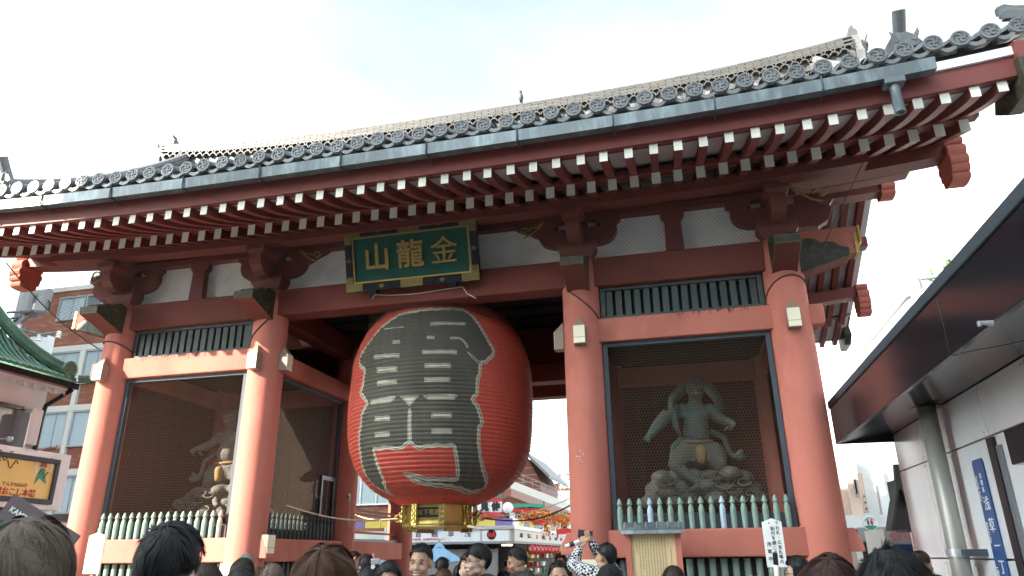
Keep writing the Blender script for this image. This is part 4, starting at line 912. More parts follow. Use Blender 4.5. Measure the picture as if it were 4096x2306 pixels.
M['brownmetal'] = mat("dark_brown_metal", (0.018, 0.016, 0.020), 0.16, 0.2, 2.0, metal=0.0, spec=0.55)
M['panel'] = mat("white_enamel_panel", (0.76, 0.79, 0.82), 0.16, 0.05, 1.5, spec=0.6, dirt=(0.55, 0.55, 0.54), dirt_amt=0.5, dscale=1.2, stretch=(1, 1, 0.35))
M['bluesign'] = mat("blue_sign", (0.022, 0.075, 0.24), 0.35, 0.05, 3.0)
M['goldsign'] = mat("golden_yellow_panel", (0.80, 0.58, 0.16), 0.4, 0.12, 1.0)
M['rust'] = mat("rust_brown_steel", (0.30, 0.12, 0.08), 0.6, 0.25, 3.0)
M['signred'] = mat("sign_red", (0.50, 0.03, 0.035), 0.5, 0.08)
M['signgreen'] = mat("sign_green", (0.03, 0.26, 0.17), 0.5, 0.08)
M['purple'] = mat("sign_purple", (0.20, 0.14, 0.36), 0.5, 0.08)
M['yellow'] = mat("sign_yellow", (0.66, 0.50, 0.10), 0.5, 0.08)
M['shopdark'] = mat("dark_shop_interior", (0.045, 0.040, 0.036), 0.8, 0.3, 2.0)
M['grey'] = mat("mid_grey_paint", (0.26, 0.26, 0.27), 0.6, 0.1)
M['blue'] = mat("pale_blue_canvas", (0.22, 0.40, 0.60), 0.7, 0.1, 3.0)
M['paleblue'] = mat('pale_blue_glass', (0.45, 0.58, 0.66), 0.3, 0.08); M['alu2'] = mat('grey_steel_pipe', (0.36, 0.35, 0.32), 0.4, 0.12, 2.0, metal=0.3); M['farwall'] = mat('dark_render_wall', (0.15, 0.15, 0.155), 0.7, 0.1); M['pink'] = mat("blossom_pink", (0.72, 0.30, 0.36), 0.5, 0.1)
M['globe'] = mat("white_globe_glass", (0.85, 0.84, 0.82), 0.25, 0.02, spec=0.6)
M['lit'] = mat("lit_bulb", (1.0, 0.86, 0.55), 0.5, 0.0, emit=1.6)
M['flesh'] = mat("pale_salmon_wall", (0.60, 0.46, 0.39), 0.7, 0.08)

# --- blocks outside the view that shade the right half of the gate and the hotel
me_w = MB().box(-1.1, 1.1, 0, 0.06, 0, 1.7).mesh("window", M['glass'])
ob = thing("office_building", "tall grey office block across the street behind the viewer", "building", (-21.5, -26.6, 0))
MB().box(-8.95, 9.5, -14, 1.5, 0, 25.2).build("wall", M['farwall'], ob)
for f in range(7):
    for k in range(6): put("window", me_w, ob, (-7.3 + k * 3.0, 1.5, 1.4 + f * 3.5))
wb_ = thing("shade_tower", "unseen tower block added beyond the white corner house to shade the hotel", "building", (-49, -2, 0))
MB().box(-11, 11, -18, 12, 0, 43).build("wall", M['farwall'], wb_)  # out-of-view tower, added to keep sun off the hotel and shop sign band
for f in range(9):
    for k in range(6): put("window", me_w, wb_, (11.0, -9 + k * 3.2, 1.4 + f * 3.6), rot=(0, 0, R(-90)))

for k_, (x0_, x1_, h_, lb) in enumerate(((-11.5, 3, 10, "mid-rise beige shop block across the street behind the viewer"), (3.5, 20, 12, "taller grey shop block across the street beside the beige one"), (20.5, 44, 9, "long low shop block at the end of the row across the street"))):
    sr = thing("street_block", lb, "building", ((x0_ + x1_) / 2, -26.0, 0), None, "blocks across the street"); hw_ = (x1_ - x0_) / 2
    MB().box(-hw_, hw_, -10, 0, 0, h_).build("wall", M['farwall'], sr)
    for f in range(int(h_ / 3.5)):
        for k in range(int(hw_ * 2 / 3)): put("window", me_w, sr, (-hw_ + 1.6 + k * 3.0, 0.0, 1.2 + f * 3.4))

# --- brick hotel
HY = 18.0
hotel = thing("brick_hotel", "brown brick hotel with pale window bands beyond the gate", "building", (-18, HY, 0))
hx = lambda x, y: onY(*za(x, y), HY)
roofz = hx(620, 315).z; xL = hx(150, 560).x; tw = hx(620, 215)
MB().box(xL + 18, 10.6, 0, 12, 0, roofz).build("brick_wall", M['brick'], hotel)
MB().box(tw.x + 18, tw.x + 20.1, 1.0, 5, roofz, hx(620, 205).z + 0.25).build("rooftop_block", M['brick'], hotel)
MB().box(tw.x + 20.5, tw.x + 26, 1.0, 5, roofz, hx(620, 205).z + 0.6).build("rooftop_block", M['brick'], hotel)
MB().box(xL + 17.9, 10.7, -0.1, 0.0, roofz - 0.18, roofz + 0.05).build("coping", M['stone'], hotel)
def win(parent, x0, x1, z0, z1, y, n=2, m='curtain', fr=0.06):
    w = MB().box(x0 + fr, x1 - fr, y + 0.10, y + 0.13, z0 + fr, z1 - fr).build("window", M[m], parent)
    b = MB(); b.box(x0, x1, y, y + 0.14, z0, z0 + fr); b.box(x0, x1, y, y + 0.14, z1 - fr, z1); b.box(x0, x0 + fr, y, y + 0.14, z0 + fr, z1 - fr); b.box(x1 - fr, x1, y, y + 0.14, z0 + fr, z1 - fr)
    for k in range(1, n): b.box(x0 + (x1 - x0) * k / n - 0.025, x0 + (x1 - x0) * k / n + 0.025, y + 0.05, y + 0.14, z0 + fr, z1 - fr)
    b.build("window_frame", M['alu'], w)
    return w
q0, q1 = hx(480, 600), hx(520, 405)
win(hotel, q1.x + 18, q1.x + 18 + 1.55, q0.z, q1.z, -0.145, 2, 'curtain'); win(hotel, q1.x + 18 + 1.62, q1.x + 18 + 3.4, q0.z, q1.z, -0.145, 2, 'glass')
b1 = hx(390, 822).z; b2 = hx(425, 1305).z; fl = b1 - b2; xA = hx(365, 850).x + 18
for f in range(5):
    zt = b1 - fl * f
    if zt < 1.5: break
    for k in range(11):
        x0 = xA + k * 2.35
        if x0 > 8.2: break
        # pale surround of each bay: lintel, posts
        MB().box(x0, x0 + 2.35, -0.16, -0.001, zt - 0.28, zt).build("pale_lintel", M['stone'], hotel)
        MB().box(x0, x0 + 0.26, -0.15, -0.001, zt - fl, zt - 0.28).build("pale_post", M['stone'], hotel)
        win(hotel, x0 + 0.27, x0 + 2.34, zt - 1.95, zt - 0.29, -0.145, 2 + (k + f) % 2, 'curtain')
# --- white corner house with green tiled roof, seen along its side wall
wl_ = thing("white_corner_house", "white rendered corner house with curved green glazed tile roof", "building", (-10, 0, 0))
CY = onX(*za(395, 1180), -10).y
MB().box(-7, 0, -1.5, CY, 0, 5.32).build("wall", M['whitewall'], wl_)
ez = onX(*za(640, 1110), -9.45).z; ey = onX(*za(640, 1110), -9.45).y
def gz(d): return ez + 0.05 + 0.26 * d + 0.50 * d * d      # roof height at distance d in from the eave
rf = MB().grid([[(0.55 - d, y, gz(d)) for y in [-1.8 + (ey - d * 1.0 + 1.8) * i / 10 for i in range(11)]] for d in [0.0, 0.3, 0.6, 0.95, 1.3, 1.6]], flip=True).build("roof", M['greentile'], wl_)
MB().grid([[(x, ey - d, gz(d)) for x in [0.55 - d + (-7.0 + d) * i / 4 for i in range(5)]] for d in [0.0, 0.3, 0.6, 0.95, 1.3, 1.6]], flip=False).build("roof_side", M['greentile'], rf)
for k in range(34):
    y = ey - 0.10 - k * 0.15; dm = min(1.6, ey - y)
    pts = [(0.57 - dm * t / 6, y, gz(dm * t / 6) + 0.02) for t in range(7)]
    MB().tube(pts, 0.042, 7).build("tile_row", M['greentile'], rf)
hip = [(0.62 - d, ey + 0.05 - d, gz(d) + 0.10) for d in [0.22, 0.45, 0.7, 0.95, 1.2, 1.6]]
MB().tube(hip, 0.11, 8).build("hip_ridge", M['greentile'], rf); MB().tube([Vector(h) + Vector((0, 0, 0.12)) for h in hip], 0.065, 8).build("hip_cap", M['greentile'], rf)
MB().lathe([(0.19, 0), (0.19, 0.06), (0.14, 0.07), (0.12, 0.04), (0.0, 0.04)], (0.42, ey - 0.17, gz(0.2) + 0.17), 20, axis='x').build("hip_end_tile", M['greentile'], rf)
MB().tube([(0.55, ey, ez + 0.1), (0.68, ey + 0.12, ez + 0.14), (0.80, ey + 0.22, ez + 0.10)], [0.10, 0.08, 0.05], 8).build("corner_tile", M['greentile'], rf)
MB().box(0.42, 0.60, -1.8, ey + 0.02, ez - 0.14, ez - 0.01).build("eave_board", M['brownmetal'], wl_)
MB().box(0.0, 0.45, -1.8, ey - 0.05, ez - 0.20, ez - 0.13).build("eave_soffit", M['whitewall'], wl_)
for k in range(19): MB().box(0.36, 0.46, ey - 0.20 - k * 0.26, ey - 0.12 - k * 0.26, ez - 0.30, ez - 0.205).build("rafter_end", M['whitewall'], wl_)
MB().tube([(0.5, ey - 0.05, ez - 0.15), (0.25, CY - 0.2, ez - 0.55), (0.08, CY - 0.08, ez - 0.75), (0.08, CY - 0.08, 0.1)], 0.05, 8).build("downpipe", M['brownmetal'], wl_)
wq0, wq1 = onX(*za(0, 1300), -10), onX(*za(100, 1470), -10)
MB().box(-0.1, 0.03, wq0.y - 1.6, wq1.y, wq1.z - 1.3, wq0.z).build("window", M['glass'], wl_); MB().box(0.0, 0.12, wq0.y - 1.7, wq1.y + 0.08, wq0.z, wq0.z + 0.08).build("window_hood", M['brownmetal'], wl_)
MB().box(0.01, 0.40, wq1.y + 0.0, wq1.y + 0.04, wq1.z - 1.3, wq0.z - 0.08).build("open_sash", M['alu'], wl_)
aq = onX(*zb(245, 30), -9.9); MB().box(0.02, 0.3, aq.y - 0.12, aq.y + 0.16, aq.z - 0.1, aq.z + 0.65).build("meter_box", M['whitewall'], wl_, bevel=0.02)
# billboard on the house
BX = -9.55
p1, p2 = onX(*zb(745, 190), BX), onX(*zb(650, 770), BX)
bb = thing("golden_billboard", "golden yellow billboard with red lettering in a dark frame on the white house", "billboard", (BX, p1.y, p2.z))
BH = p1.z - p2.z; BL = 4.6
MB().box(-0.40, 0, -BL, 0, 0, BH).build("white_box", M['panel'], bb)
f1 = onX(*zb(615, 240), BX); f2 = onX(*zb(520, 705), BX); fy, fz0, fz1 = f1.y - p1.y, f2.z - p2.z, f1.z - p2.z
for (a, b, c, d) in ((-4.4, fy, fz1 - 0.10, fz1), (-4.4, fy, fz0, fz0 + 0.10), (fy - 0.09, fy, fz0 + 0.10, fz1 - 0.10), (-4.4, -4.3, fz0 + 0.10, fz1 - 0.10)): MB().box(0.0, 0.07, a, b, c, d).build("dark_frame", M['steel'], bb, bevel=0.01)
MB().box(0.001, 0.02, -4.3, fy - 0.09, fz0 + 0.10, fz1 - 0.10).build("picture_panel", M['goldsign'], bb)
put("lettering", text_mesh("盤堂 雷おこし本舗", 0.155, 0.008, M['signred'], 0.003, 'RIGHT'), bb, (0.025, onX(*zb(355, 590), BX).y - p1.y, onX(*zb(200, 580), BX).z - p2.z), FACE_RIGHT)
put("lettering", text_mesh("でんわ5656の", 0.10, 0.008, M['rust'], 0.0, 'RIGHT'), bb, (0.025, onX(*zb(275, 510), BX).y - p1.y, onX(*zb(200, 500), BX).z - p2.z), FACE_RIGHT)
# painted motif: pale ring, green dancing shape and dark ribbons (a plain stand-in)
cq = onX(*zb(432, 375), BX); cy_, cz_ = cq.y - p1.y, cq.z - p2.z
ring_ = [(0.027, cy_ + 0.20 * math.cos(R(a)), cz_ + 0.12 + 0.20 * math.sin(R(a))) for a in range(-30, 215, 15)]
MB().tube(ring_, 0.032, 4).build("painted_ring", M['whitepaint'], bb)
mo = MB(); mo.prism([(cy_ - 0.06, cz_ + 0.1), (cy_ + 0.05, cz_ + 0.1), (cy_ + 0.08, cz_ - 0.06), (cy_ + 0.14, cz_ - 0.20), (cy_ + 0.05, cz_ - 0.16), (cy_ - 0.04, cz_ - 0.1), (cy_ - 0.15, cz_ - 0.24), (cy_ - 0.12, cz_ - 0.06)], 'x', 0.021, 0.03); mo.build("painted_motif", M['signgreen'], bb)
MB().prism([(cy_ - 0.1, cz_ + 0.12), (cy_ + 0.08, cz_ + 0.12), (cy_ + 0.05, cz_ + 0.24), (cy_ - 0.05, cz_ + 0.26)], 'x', 0.021, 0.03).build("painted_motif", M['rust'], bb)
for k, (yo, zo, sc) in enumerate(((0.02, -0.02, 0.16), (-0.95, 0.25, 0.22), (-0.75, 0.1, 0.18), (-1.2, 0.2, 0.25), (0.15, 0.27, 0.12), (-1.5, 0.1, 0.25))):
    pp = [(0.026, cy_ + yo + sc * (t / 8 - 0.5) * 1.4, cz_ + zo + sc * 0.45 * math.sin(t * 0.9 + k)) for t in range(9)]
    MB().tube(pp, 0.010, 4).build("painted_ribbon", M['brownmetal'], bb)
for k, (a, b) in enumerate(((40, 55), (560, 120))):
    lq = onX(*zb(a, b), BX + 0.3); MB().tube([(0.0, lq.y - p1.y - 0.15, BH - 0.02), (0.25, lq.y - p1.y - 0.05, BH + 0.06), (0.42, lq.y - p1.y, BH + 0.07)], 0.014, 6).build("spotlight_arm", M['alu'], bb); MB().lathe([(0.03, 0), (0.06, 0.04), (0.06, 0.10)], (0.42, lq.y - p1.y, BH), 10).build("spotlight", M['alu'], bb)
an = thing("shop_awning", "dark awning with green strip under the golden billboard", "awning", (-9.6, p1.y, p2.z - 0.1))
MB().box(-0.4, 0.25, -5, 0.12, -0.12, 0.0).build("awning_edge", M['brownmetal'], an); MB().box(-0.4, 0.12, -5, -0.3, -0.42, -0.13).build("green_strip", M['signgreen'], an); MB().box(-0.4, 0.20, -5, 0.0, -0.50, -0.43).build("awning_lip", M['stone'], an)
MB().box(-0.35, 0.0, -5, 0.0, -2.5, -0.51).build("shop_front", M['shopdark'], an)
MB().box(0.0, 0.16, -0.1, 0.15, -0.55, -0.14).build("bracket_lamp", M['lampcream'], an)
# utility pole
ub = onY(*za(140, 620), 10.0)
up_ = thing("utility_pole", "grey utility pole with transformers and crossarms beside the brick hotel", "utility pole", (ub.x, 10.0, 0))
zt = onY(*za(190, 330), 10.0).z
MB().tube([(0, 0, 0), (0, 0, zt + 0.5)], [0.20, 0.15], 12).build("pole", M['grey'], up_, smooth=True)
up2 = lambda x, y: onY(*za(x, y), 9.7) - Vector((ub.x, 10.0, 0))
for (x, y, r_, h) in ((245, 440, 0.26, 0.75), (360, 440, 0.22, 0.7)):
    c = up2(x, y); MB().lathe([(r_ * 0.7, -h / 2 - 0.05), (r_, -h / 2), (r_, h / 2), (r_ * 0.8, h / 2 + 0.08), (0.08, h / 2 + 0.1)], c, 14).build("transformer", M['grey'], up_, smooth=False)
c = up2(350, 365); MB().lathe([(0.02, -0.35), (0.16, -0.33), (0.16, 0.33), (0.02, 0.35)], c, 12, axis='x').build("switch_drum", M['grey'], up_)
for (a, b) in (((90, 640), (385, 715)), ((300, 710), (490, 685)), ((20, 590), (130, 560)), ((60, 520), (390, 500)), ((60, 660), (180, 545)), ((170, 520), (330, 560)), ((180, 600), (330, 500))):
    MB().tube([up2(*a), up2(*b)], 0.05, 4).build("crossarm", M['gutter'], up_)
for (x, y) in ((285, 475), (365, 485), (485, 705), (325, 730), (205, 495), (345, 400), (150, 650)):
    c = up2(x, y); MB().lathe([(0.03, -0.12), (0.10, -0.1), (0.05, -0.03), (0.10, 0), (0.05, 0.05), (0.09, 0.08), (0.03, 0.14)], c, 8).build("insulator", M['whitepaint'], up_)
MB().tube([up2(340, 380), up2(395, 410), up2(415, 440), up2(405, 500)], 0.03, 5).build("lead_cable", M['lacquer'], up_)
c0, c1 = up2(150, 690), up2(280, 770); MB().box(c0.x, c1.x, 0.2, 0.5, c1.z - 0.4, c0.z).build("equipment_box", M['panel'], up_)
for (a, b, sag) in (((0, 545), (150, 560), 0.1), ((0, 590), (150, 570), 0.1), ((0, 620), (120, 640), 0.1), ((400, 1035), (800, 1100), 0.1)):
    qa, qb = onY(*za(*a), 9.5), onY(*za(*b), 9.5)
    o = MB().tube([qa.lerp(qb, k / 8) - Vector((0, 0, sag * math.sin(math.pi * k / 8))) - Vector((ub.x, 10, 0)) for k in range(9)], 0.022, 4).build("overhead_wire", M['lacquer'], up_)

# --- shopping street behind the gate
SY = 16.0; SX = -2.5
sh = thing("corner_shop", "white-fronted corner shop with black characters on its sign band behind the lantern", "shop", (SX, SY, 0))
sp_ = lambda x, y: onY(*zs_(x, y), SY) - Vector((SX, SY, 0))
z0, z1 = sp_(1200, 1000).z, sp_(1200, 880).z; xl = sp_(500, 900).x
MB().box(xl, 0, 0.6, 14, 0, z1 + 0.1).build("shop_body", M['shopdark'], sh)
MB().box(xl, 0.0, -0.12, 0.0, z0, z1).build("sign_band", M['panel'], sh)
MB().box(0.0, 0.12, 0.0, 16, z0, z1).build("side_sign_band", M['stone'], sh)
MB().box(xl, 0.16, -0.18, 16, z1 + 0.002, z1 + 0.12).build("band_cap", M['alu'], sh)
MB().box(xl, 0.14, -0.14, 16, z0 - 0.08, z0 - 0.002).build("band_sill", M['grey'], sh)
cw = [M['yellow'], M['signgreen'], M['purple'], M['whitepaint'], M['yellow'], M['grey']]
for k in range(12):
    x1 = 0.05 - k * 0.62; MB().box(x1 - 0.60, x1, -0.05, 0.0, z1 + 0.125, z1 + 0.36).build("colour_panel", cw[(k * 2 + 2) % 6], sh)
for k in range(14): MB().box(0.02, 0.06, 0.05 + k * 0.9, 0.05 + k * 0.9 + 0.86, z1 + 0.125, z1 + 0.36).build("colour_panel", cw[(k + 3) % 6], sh)
for ch, px_ in (("音", 845), ("観", 1012), ("草", 1180), ("浅", 1350)):
    c = sp_(px_, 922); put("lettering", text_mesh(ch, 0.26, 0.01, M['ink'], 0.0), sh, (c.x, -0.13, c.z), FACE_FRONT)
c = sp_(1000, 975); put("lettering", text_mesh("NAKAMISE  SHOPPING  S.T", 0.10, 0.01, M['signred'], 0.002, spacing=1.25), sh, (c.x - 0.30, -0.13, c.z), FACE_FRONT)
c = sp_(1597, 927); MB().lathe([(0.17, 0), (0.17, 0.01)], (c.x, -0.125, c.z), 24, axis='y').build("round_emblem", M['brownmetal'], sh)
em = MB()
for k in range(5): em.box(c.x - 0.13 + k * 0.06, c.x - 0.10 + k * 0.06, -0.145, -0.136, c.z - 0.11 + 0.03 * (k % 2), c.z + 0.11 - 0.03 * (k % 3))
em.box(c.x - 0.12, c.x + 0.12, -0.144, -0.137, c.z - 0.02, c.z + 0.01); em.build("emblem_strokes", M['signred'], sh)
for px_ in (1495, 1795): cc = sp_(px_, 940); MB().box(cc.x - 0.06, cc.x + 0.02, -0.13, -0.121, z0, z1).build("band_joint", M['alu'], sh)
rg = random.Random(11)
for k in range(10):    # small shop names along the side band
    yy = 0.5 + k * 1.4; put("lettering", text_mesh(["人形焼", "雷おこし", "扇子", "きびだんご", "玩具", "せんべい", "はきもの", "御土産", "和装", "菓子"][k], 0.17, 0.01, M['signred'] if k % 4 == 2 else M['ink'], 0.002), sh, (0.13, yy + 0.5, (z0 + z1) / 2), FACE_RIGHT)
MB().box(xl + 1.2, -0.6, 0.3, 0.5, 0.9, z0 - 0.25).build("white_stall_wall", M['grey'], sh)
for k in range(7):     # shop lights under the band
    MB().box(-0.5, -0.1, 0.6 + k * 1.5, 0.9 + k * 1.5, z0 - 0.16, z0 - 0.10).build("light_fitting", M['lit'], sh)
for k in range(8):
    yy = SY + 2.0 + k * 0.75
    t = thing("paper_lantern", ["", "second ", "third ", "fourth ", "fifth ", "sixth ", "seventh ", "eighth "][k] + ("nearest small red paper lantern under the shop's side sign band" if k == 0 else "small red paper lantern along the side sign band, counted from the corner"), "lantern", (SX + 0.25, yy, z0 - 0.42), None, "small red lanterns hanging along the shop side")
    MB().lathe([(0.06, 0.0), (0.13, 0.06), (0.155, 0.15), (0.13, 0.24), (0.06, 0.30)], n=12).build("lantern_body", M['signred'], t, smooth=True); MB().lathe([(0.06, 0.30), (0.06, 0.33)], n=10).build("lantern_rim", M['lacquer'], t)
    put("lettering", text_mesh("祭", 0.13, 0.006, M['whitepaint'], 0.002), t, (0.02, -0.16, 0.15), FACE_FRONT)
rg2 = random.Random(21)
for k in range(60):
    yy = rg2.uniform(1.0, 12); zz = rg2.choice((0.9, 1.2, 1.5, 1.75)); cm = rg2.choice(['yellow', 'signred', 'whitepaint', 'leafo2', 'signgreen', 'yellow'])
    MB().box(-0.02, 0.12, yy, yy + rg2.uniform(0.15, 0.4), zz, zz + rg2.uniform(0.1, 0.24)).build("goods_box", M.get(cm, M['yellow']), sh)
# umbrella by the shop
c = onY(*zs_(1048, 1040), 14.5)
um = thing("stall_umbrella", "pale blue stall umbrella with wooden finial in front of the corner shop", "umbrella", (c.x, 14.5, 0))
ev = onY(*zs_(1290, 1190), 14.5)
rw = ev.x - c.x
prf = [(rw, ev.z), (rw * 0.62, ev.z + (c.z - ev.z) * 0.42), (rw * 0.30, ev.z + (c.z - ev.z) * 0.74), (0.10, c.z)]
b = MB(); rows = [[(r_ * math.cos(R(45 * k)), r_ * math.sin(R(45 * k)), z - (0.05 if k % 2 and i == 0 else 0)) for k in range(9)] for i, (r_, z) in enumerate(prf)]
b.grid(rows); b.build("canopy", M['blue'], um); MB().lathe([(rw * 0.24, c.z - 0.05), (0.05, c.z + 0.10)], n=8).build("vent_cap", M['blue'], um); MB().tube([(0, 0, 0), (0, 0, c.z + 0.2)], 0.025, 8).build("pole", M['rust'], um); MB().lathe([(0.02, 0), (0.05, 0.05), (0.0, 0.12)], (0, 0, c.z + 0.12), 8).build("finial", M['rope'], um)
# banners above the shops
def banner(label, xa, ya, xb, yb, Y, chars, edge=True):
    a, b = onY(*zs_(xa, ya), Y), onY(*zs_(xb, yb), Y); W, H = abs(b.x - a.x), abs(a.z - b.z)
    t = thing("street_banner", label, "banner", (min(a.x, b.x), Y, min(a.z, b.z)), None, "curved festival banners over the shops")
    MB().box(0, W, 0, 0.06, 0, H).build("banner_cloth", M['panel'], t)
    n = 10
    for zz, col_, th in ((-0.02, 'signred', 0.16), (H, 'signred', 0.14), (H + 0.14, 'signgreen', 0.14)):
        rows = [[(W * i / n, -0.02, zz - (th if zz < 0 else 0) - 0.0 * i) for i in range(n + 1)], [(W * i / n, -0.02, zz + (0 if zz < 0 else th) + 0.05 * math.sin(math.pi * i / n)) for i in range(n + 1)]]
        MB().grid(rows).build("banner_edge", M[col_], t)
    for i, ch in enumerate(chars): put("lettering", text_mesh(ch, H * 0.85, 0.02, M['ink'], 0.02), t, (W * (i + 0.5) / len(chars), -0.03, H * 0.5), FACE_FRONT)
    for xx in (0.02, W - 0.02): MB().tube([(xx, 0.09, -0.3), (xx, 0.09, H + 0.4)], 0.03, 6).build("banner_post", M['rust'], t)
    return t
banner("white festival banner with bold black characters just right of the lantern base", 1230, 705, 1690, 585, 17.5, "世 見仲")
banner("white festival banner with black characters behind the autumn leaves", 1775, 785, 2130, 690, 19.5, "花風")
banner("white banner end beside the column low behind the leaves", 2255, 870, 2420, 790, 16.8, "も")
gl = onY(*zs_(1755, 650), 17.0)
t = thing("globe_lamp", "white glass globe lamp in front of the festival banners", "street lamp", (gl.x, 17.0, 0))
MB().lathe([(0.20 * math.cos(R(a)), gl.z + 0.20 * math.sin(R(a))) for a in range(-85, 86, 10)], n=20).build("globe", M['globe'], t, smooth=True); MB().lathe([(0.06, gl.z - 0.24), (0.07, gl.z - 0.16)], n=10).build("globe_collar", M['brownmetal'], t); MB().tube([(0, 0, gl.z - 0.42), (0, 0, gl.z - 0.2)], 0.05, 8).build("lamp_stem", M['brownmetal'], t); MB().tube([(0, 0, gl.z - 0.40), (-0.2, 0.5, gl.z - 0.40)], 0.04, 6).build("lamp_arm", M['brownmetal'], t)
# elevated terrace, red roofed house, striped building, lattice mast behind the street
tc_ = lambda x, y, Y: onY(*zs_(x, y), Y)
ter = thing("arcade_terrace", "rust-brown steel arcade edge with white parapet running back along the street", "arcade", (0, 0, 0))
A = tc_(1790, 455, 20); B_ = tc_(2395, 690, 40)
def slab(a, b, dz0, dz1, th, name, m):
    d = (b - a); n_ = Vector((-d.y, d.x, 0)).normalized() * th
    vs = [a + Vector((0, 0, dz0)), b + Vector((0, 0, dz0 * 1.6)), b + n_ + Vector((0, 0, dz0 * 1.6)), a + n_ + Vector((0, 0, dz0)), a + Vector((0, 0, dz1)), b + Vector((0, 0, dz1 * 1.6)), b + n_ + Vector((0, 0, dz1 * 1.6)), a + n_ + Vector((0, 0, dz1))]
    return MB().add(vs, [(0, 3, 2, 1), (4, 5, 6, 7), (0, 1, 5, 4), (1, 2, 6, 5), (2, 3, 7, 6), (3, 0, 4, 7)]).build(name, M[m], ter)
slab(A, B_, -0.30, 0.0, 0.3, "steel_beam", 'rust'); slab(A, B_, 0.03, 0.34, 0.25, "parapet", 'stone'); slab(A, B_, 0.0, 0.03, 0.6, "ledge", 'grey')
for k in range(9):
    p_ = A.lerp(B_, k / 8); MB().tube([p_ + Vector((0, 0, -0.3)), p_ + Vector((0, 0, -2.2))], 0.07, 6).build("arcade_post", M['rust'], ter) if k % 3 == 2 else None
    q_ = p_ + Vector((0, 0.2, 0.34 + 0.025 * k)); MB().tube([q_, q_ + Vector((0, 0, 0.42))], 0.02, 5).build("railing_post", M['grey'], ter)
for hh in (0.55, 0.75): MB().tube([A + Vector((0, 0.2, hh)), B_ + Vector((0, 0.2, hh * 1.5))], 0.018, 5).build("railing_bar", M['grey'], ter)
rh = tc_(1960, 140, 34); rl = tc_(1880, 420, 34); rr = tc_(2140, 380, 34)
hs = thing("red_gabled_house", "house with orange-red boarded gable and dark slanting roof beyond the terrace", "house", (rh.x, 34, 0))
L_ = lambda p: (p.x - rh.x, p.z)
MB().prism([(-4.5, 0), (rr.x - rh.x - 0.4, 0), (rr.x - rh.x - 0.3, rr.z), (0, rh.z), (-4.5, rh.z - 0.4)], 'y', 0, 6).build("boarded_gable", M['flesh2'] if 'flesh2' in M else M['rust'], hs)
for k in range(12): MB().box(-4.5, 0.4 + k * 0.16, -0.04, 0.0, rh.z - 0.6 - k * 0.42, rh.z - 0.56 - k * 0.42).build("board_line", M['flesh'], hs)
d0, d1 = Vector((0.0, 0, rh.z + 0.15)), Vector((rr.x - rh.x + 0.4, 0, rr.z + 0.1))
MB().add([d0 + Vector((0, -0.7, 0)), d1 + Vector((0, -0.7, 0)), d1 + Vector((0, 6.2, 0)), d0 + Vector((0, 6.2, 0)), d0 + Vector((0, -0.7, 0.2)), d1 + Vector((0, -0.7, 0.2)), d1 + Vector((0, 6.2, 0.2)), d0 + Vector((0, 6.2, 0.2))], [(0, 3, 2, 1), (4, 5, 6, 7), (0, 1, 5, 4), (1, 2, 6, 5), (2, 3, 7, 6), (3, 0, 4, 7)]).build("roof", M['grey'], hs)
w0 = tc_(2020, 480, 31); w1 = tc_(2200, 470, 31)
sb0, sb1 = tc_(2125, 300, 60), tc_(2600, 465, 60)
st_ = thing("striped_building", "pale building clad in thin vertical ribs with white raised letters far behind the street", "building", (sb0.x, 60, 0))
W = sb1.x - sb0.x
MB().box(0, W, 0, 10, 0, sb0.z).build("wall", M['flesh'], st_)
for k in range(int(W / 0.42)): MB().box(k * 0.42, k * 0.42 + 0.14, -0.15, 0.0, sb1.z, sb0.z).build("cladding_rib", M['rust'], st_)
MB().box(-0.3, W, -0.5, 0.0, sb1.z - 3.2, sb1.z - 0.05).build("grey_canopy", M['grey'], st_)
for txt, (x, y), sz in (("まめじ", (2275, 320), 2.0), ("寿屋", (2290, 385), 1.7)):
    c = tc_(x, y, 60); put("lettering", text_mesh(txt, sz, 0.3, M['whitepaint'], 0.0), st_, (c.x - sb0.x, -0.35, c.z), FACE_FRONT)
ms = tc_(2165, 285, 90); mt_ = tc_(2165, 20, 90)
t = thing("lattice_mast", "faint thin lattice antenna mast on the skyline between lantern and column", "mast", (ms.x, 90, 0))
for sx_ in (-0.7, 0.7): MB().tube([(sx_, 0, 0), (sx_ * 0.25, 0, mt_.z)], 0.09, 4).build("mast_leg", M['panel'], t)
for k in range(12): zz = ms.z + (mt_.z - ms.z) * k / 12; MB().tube([(-0.6 + 0.03 * k, 0, zz), (0.6 - 0.03 * k, 0, zz + 0.3)], 0.07, 4).build("mast_brace", M['panel'], t)
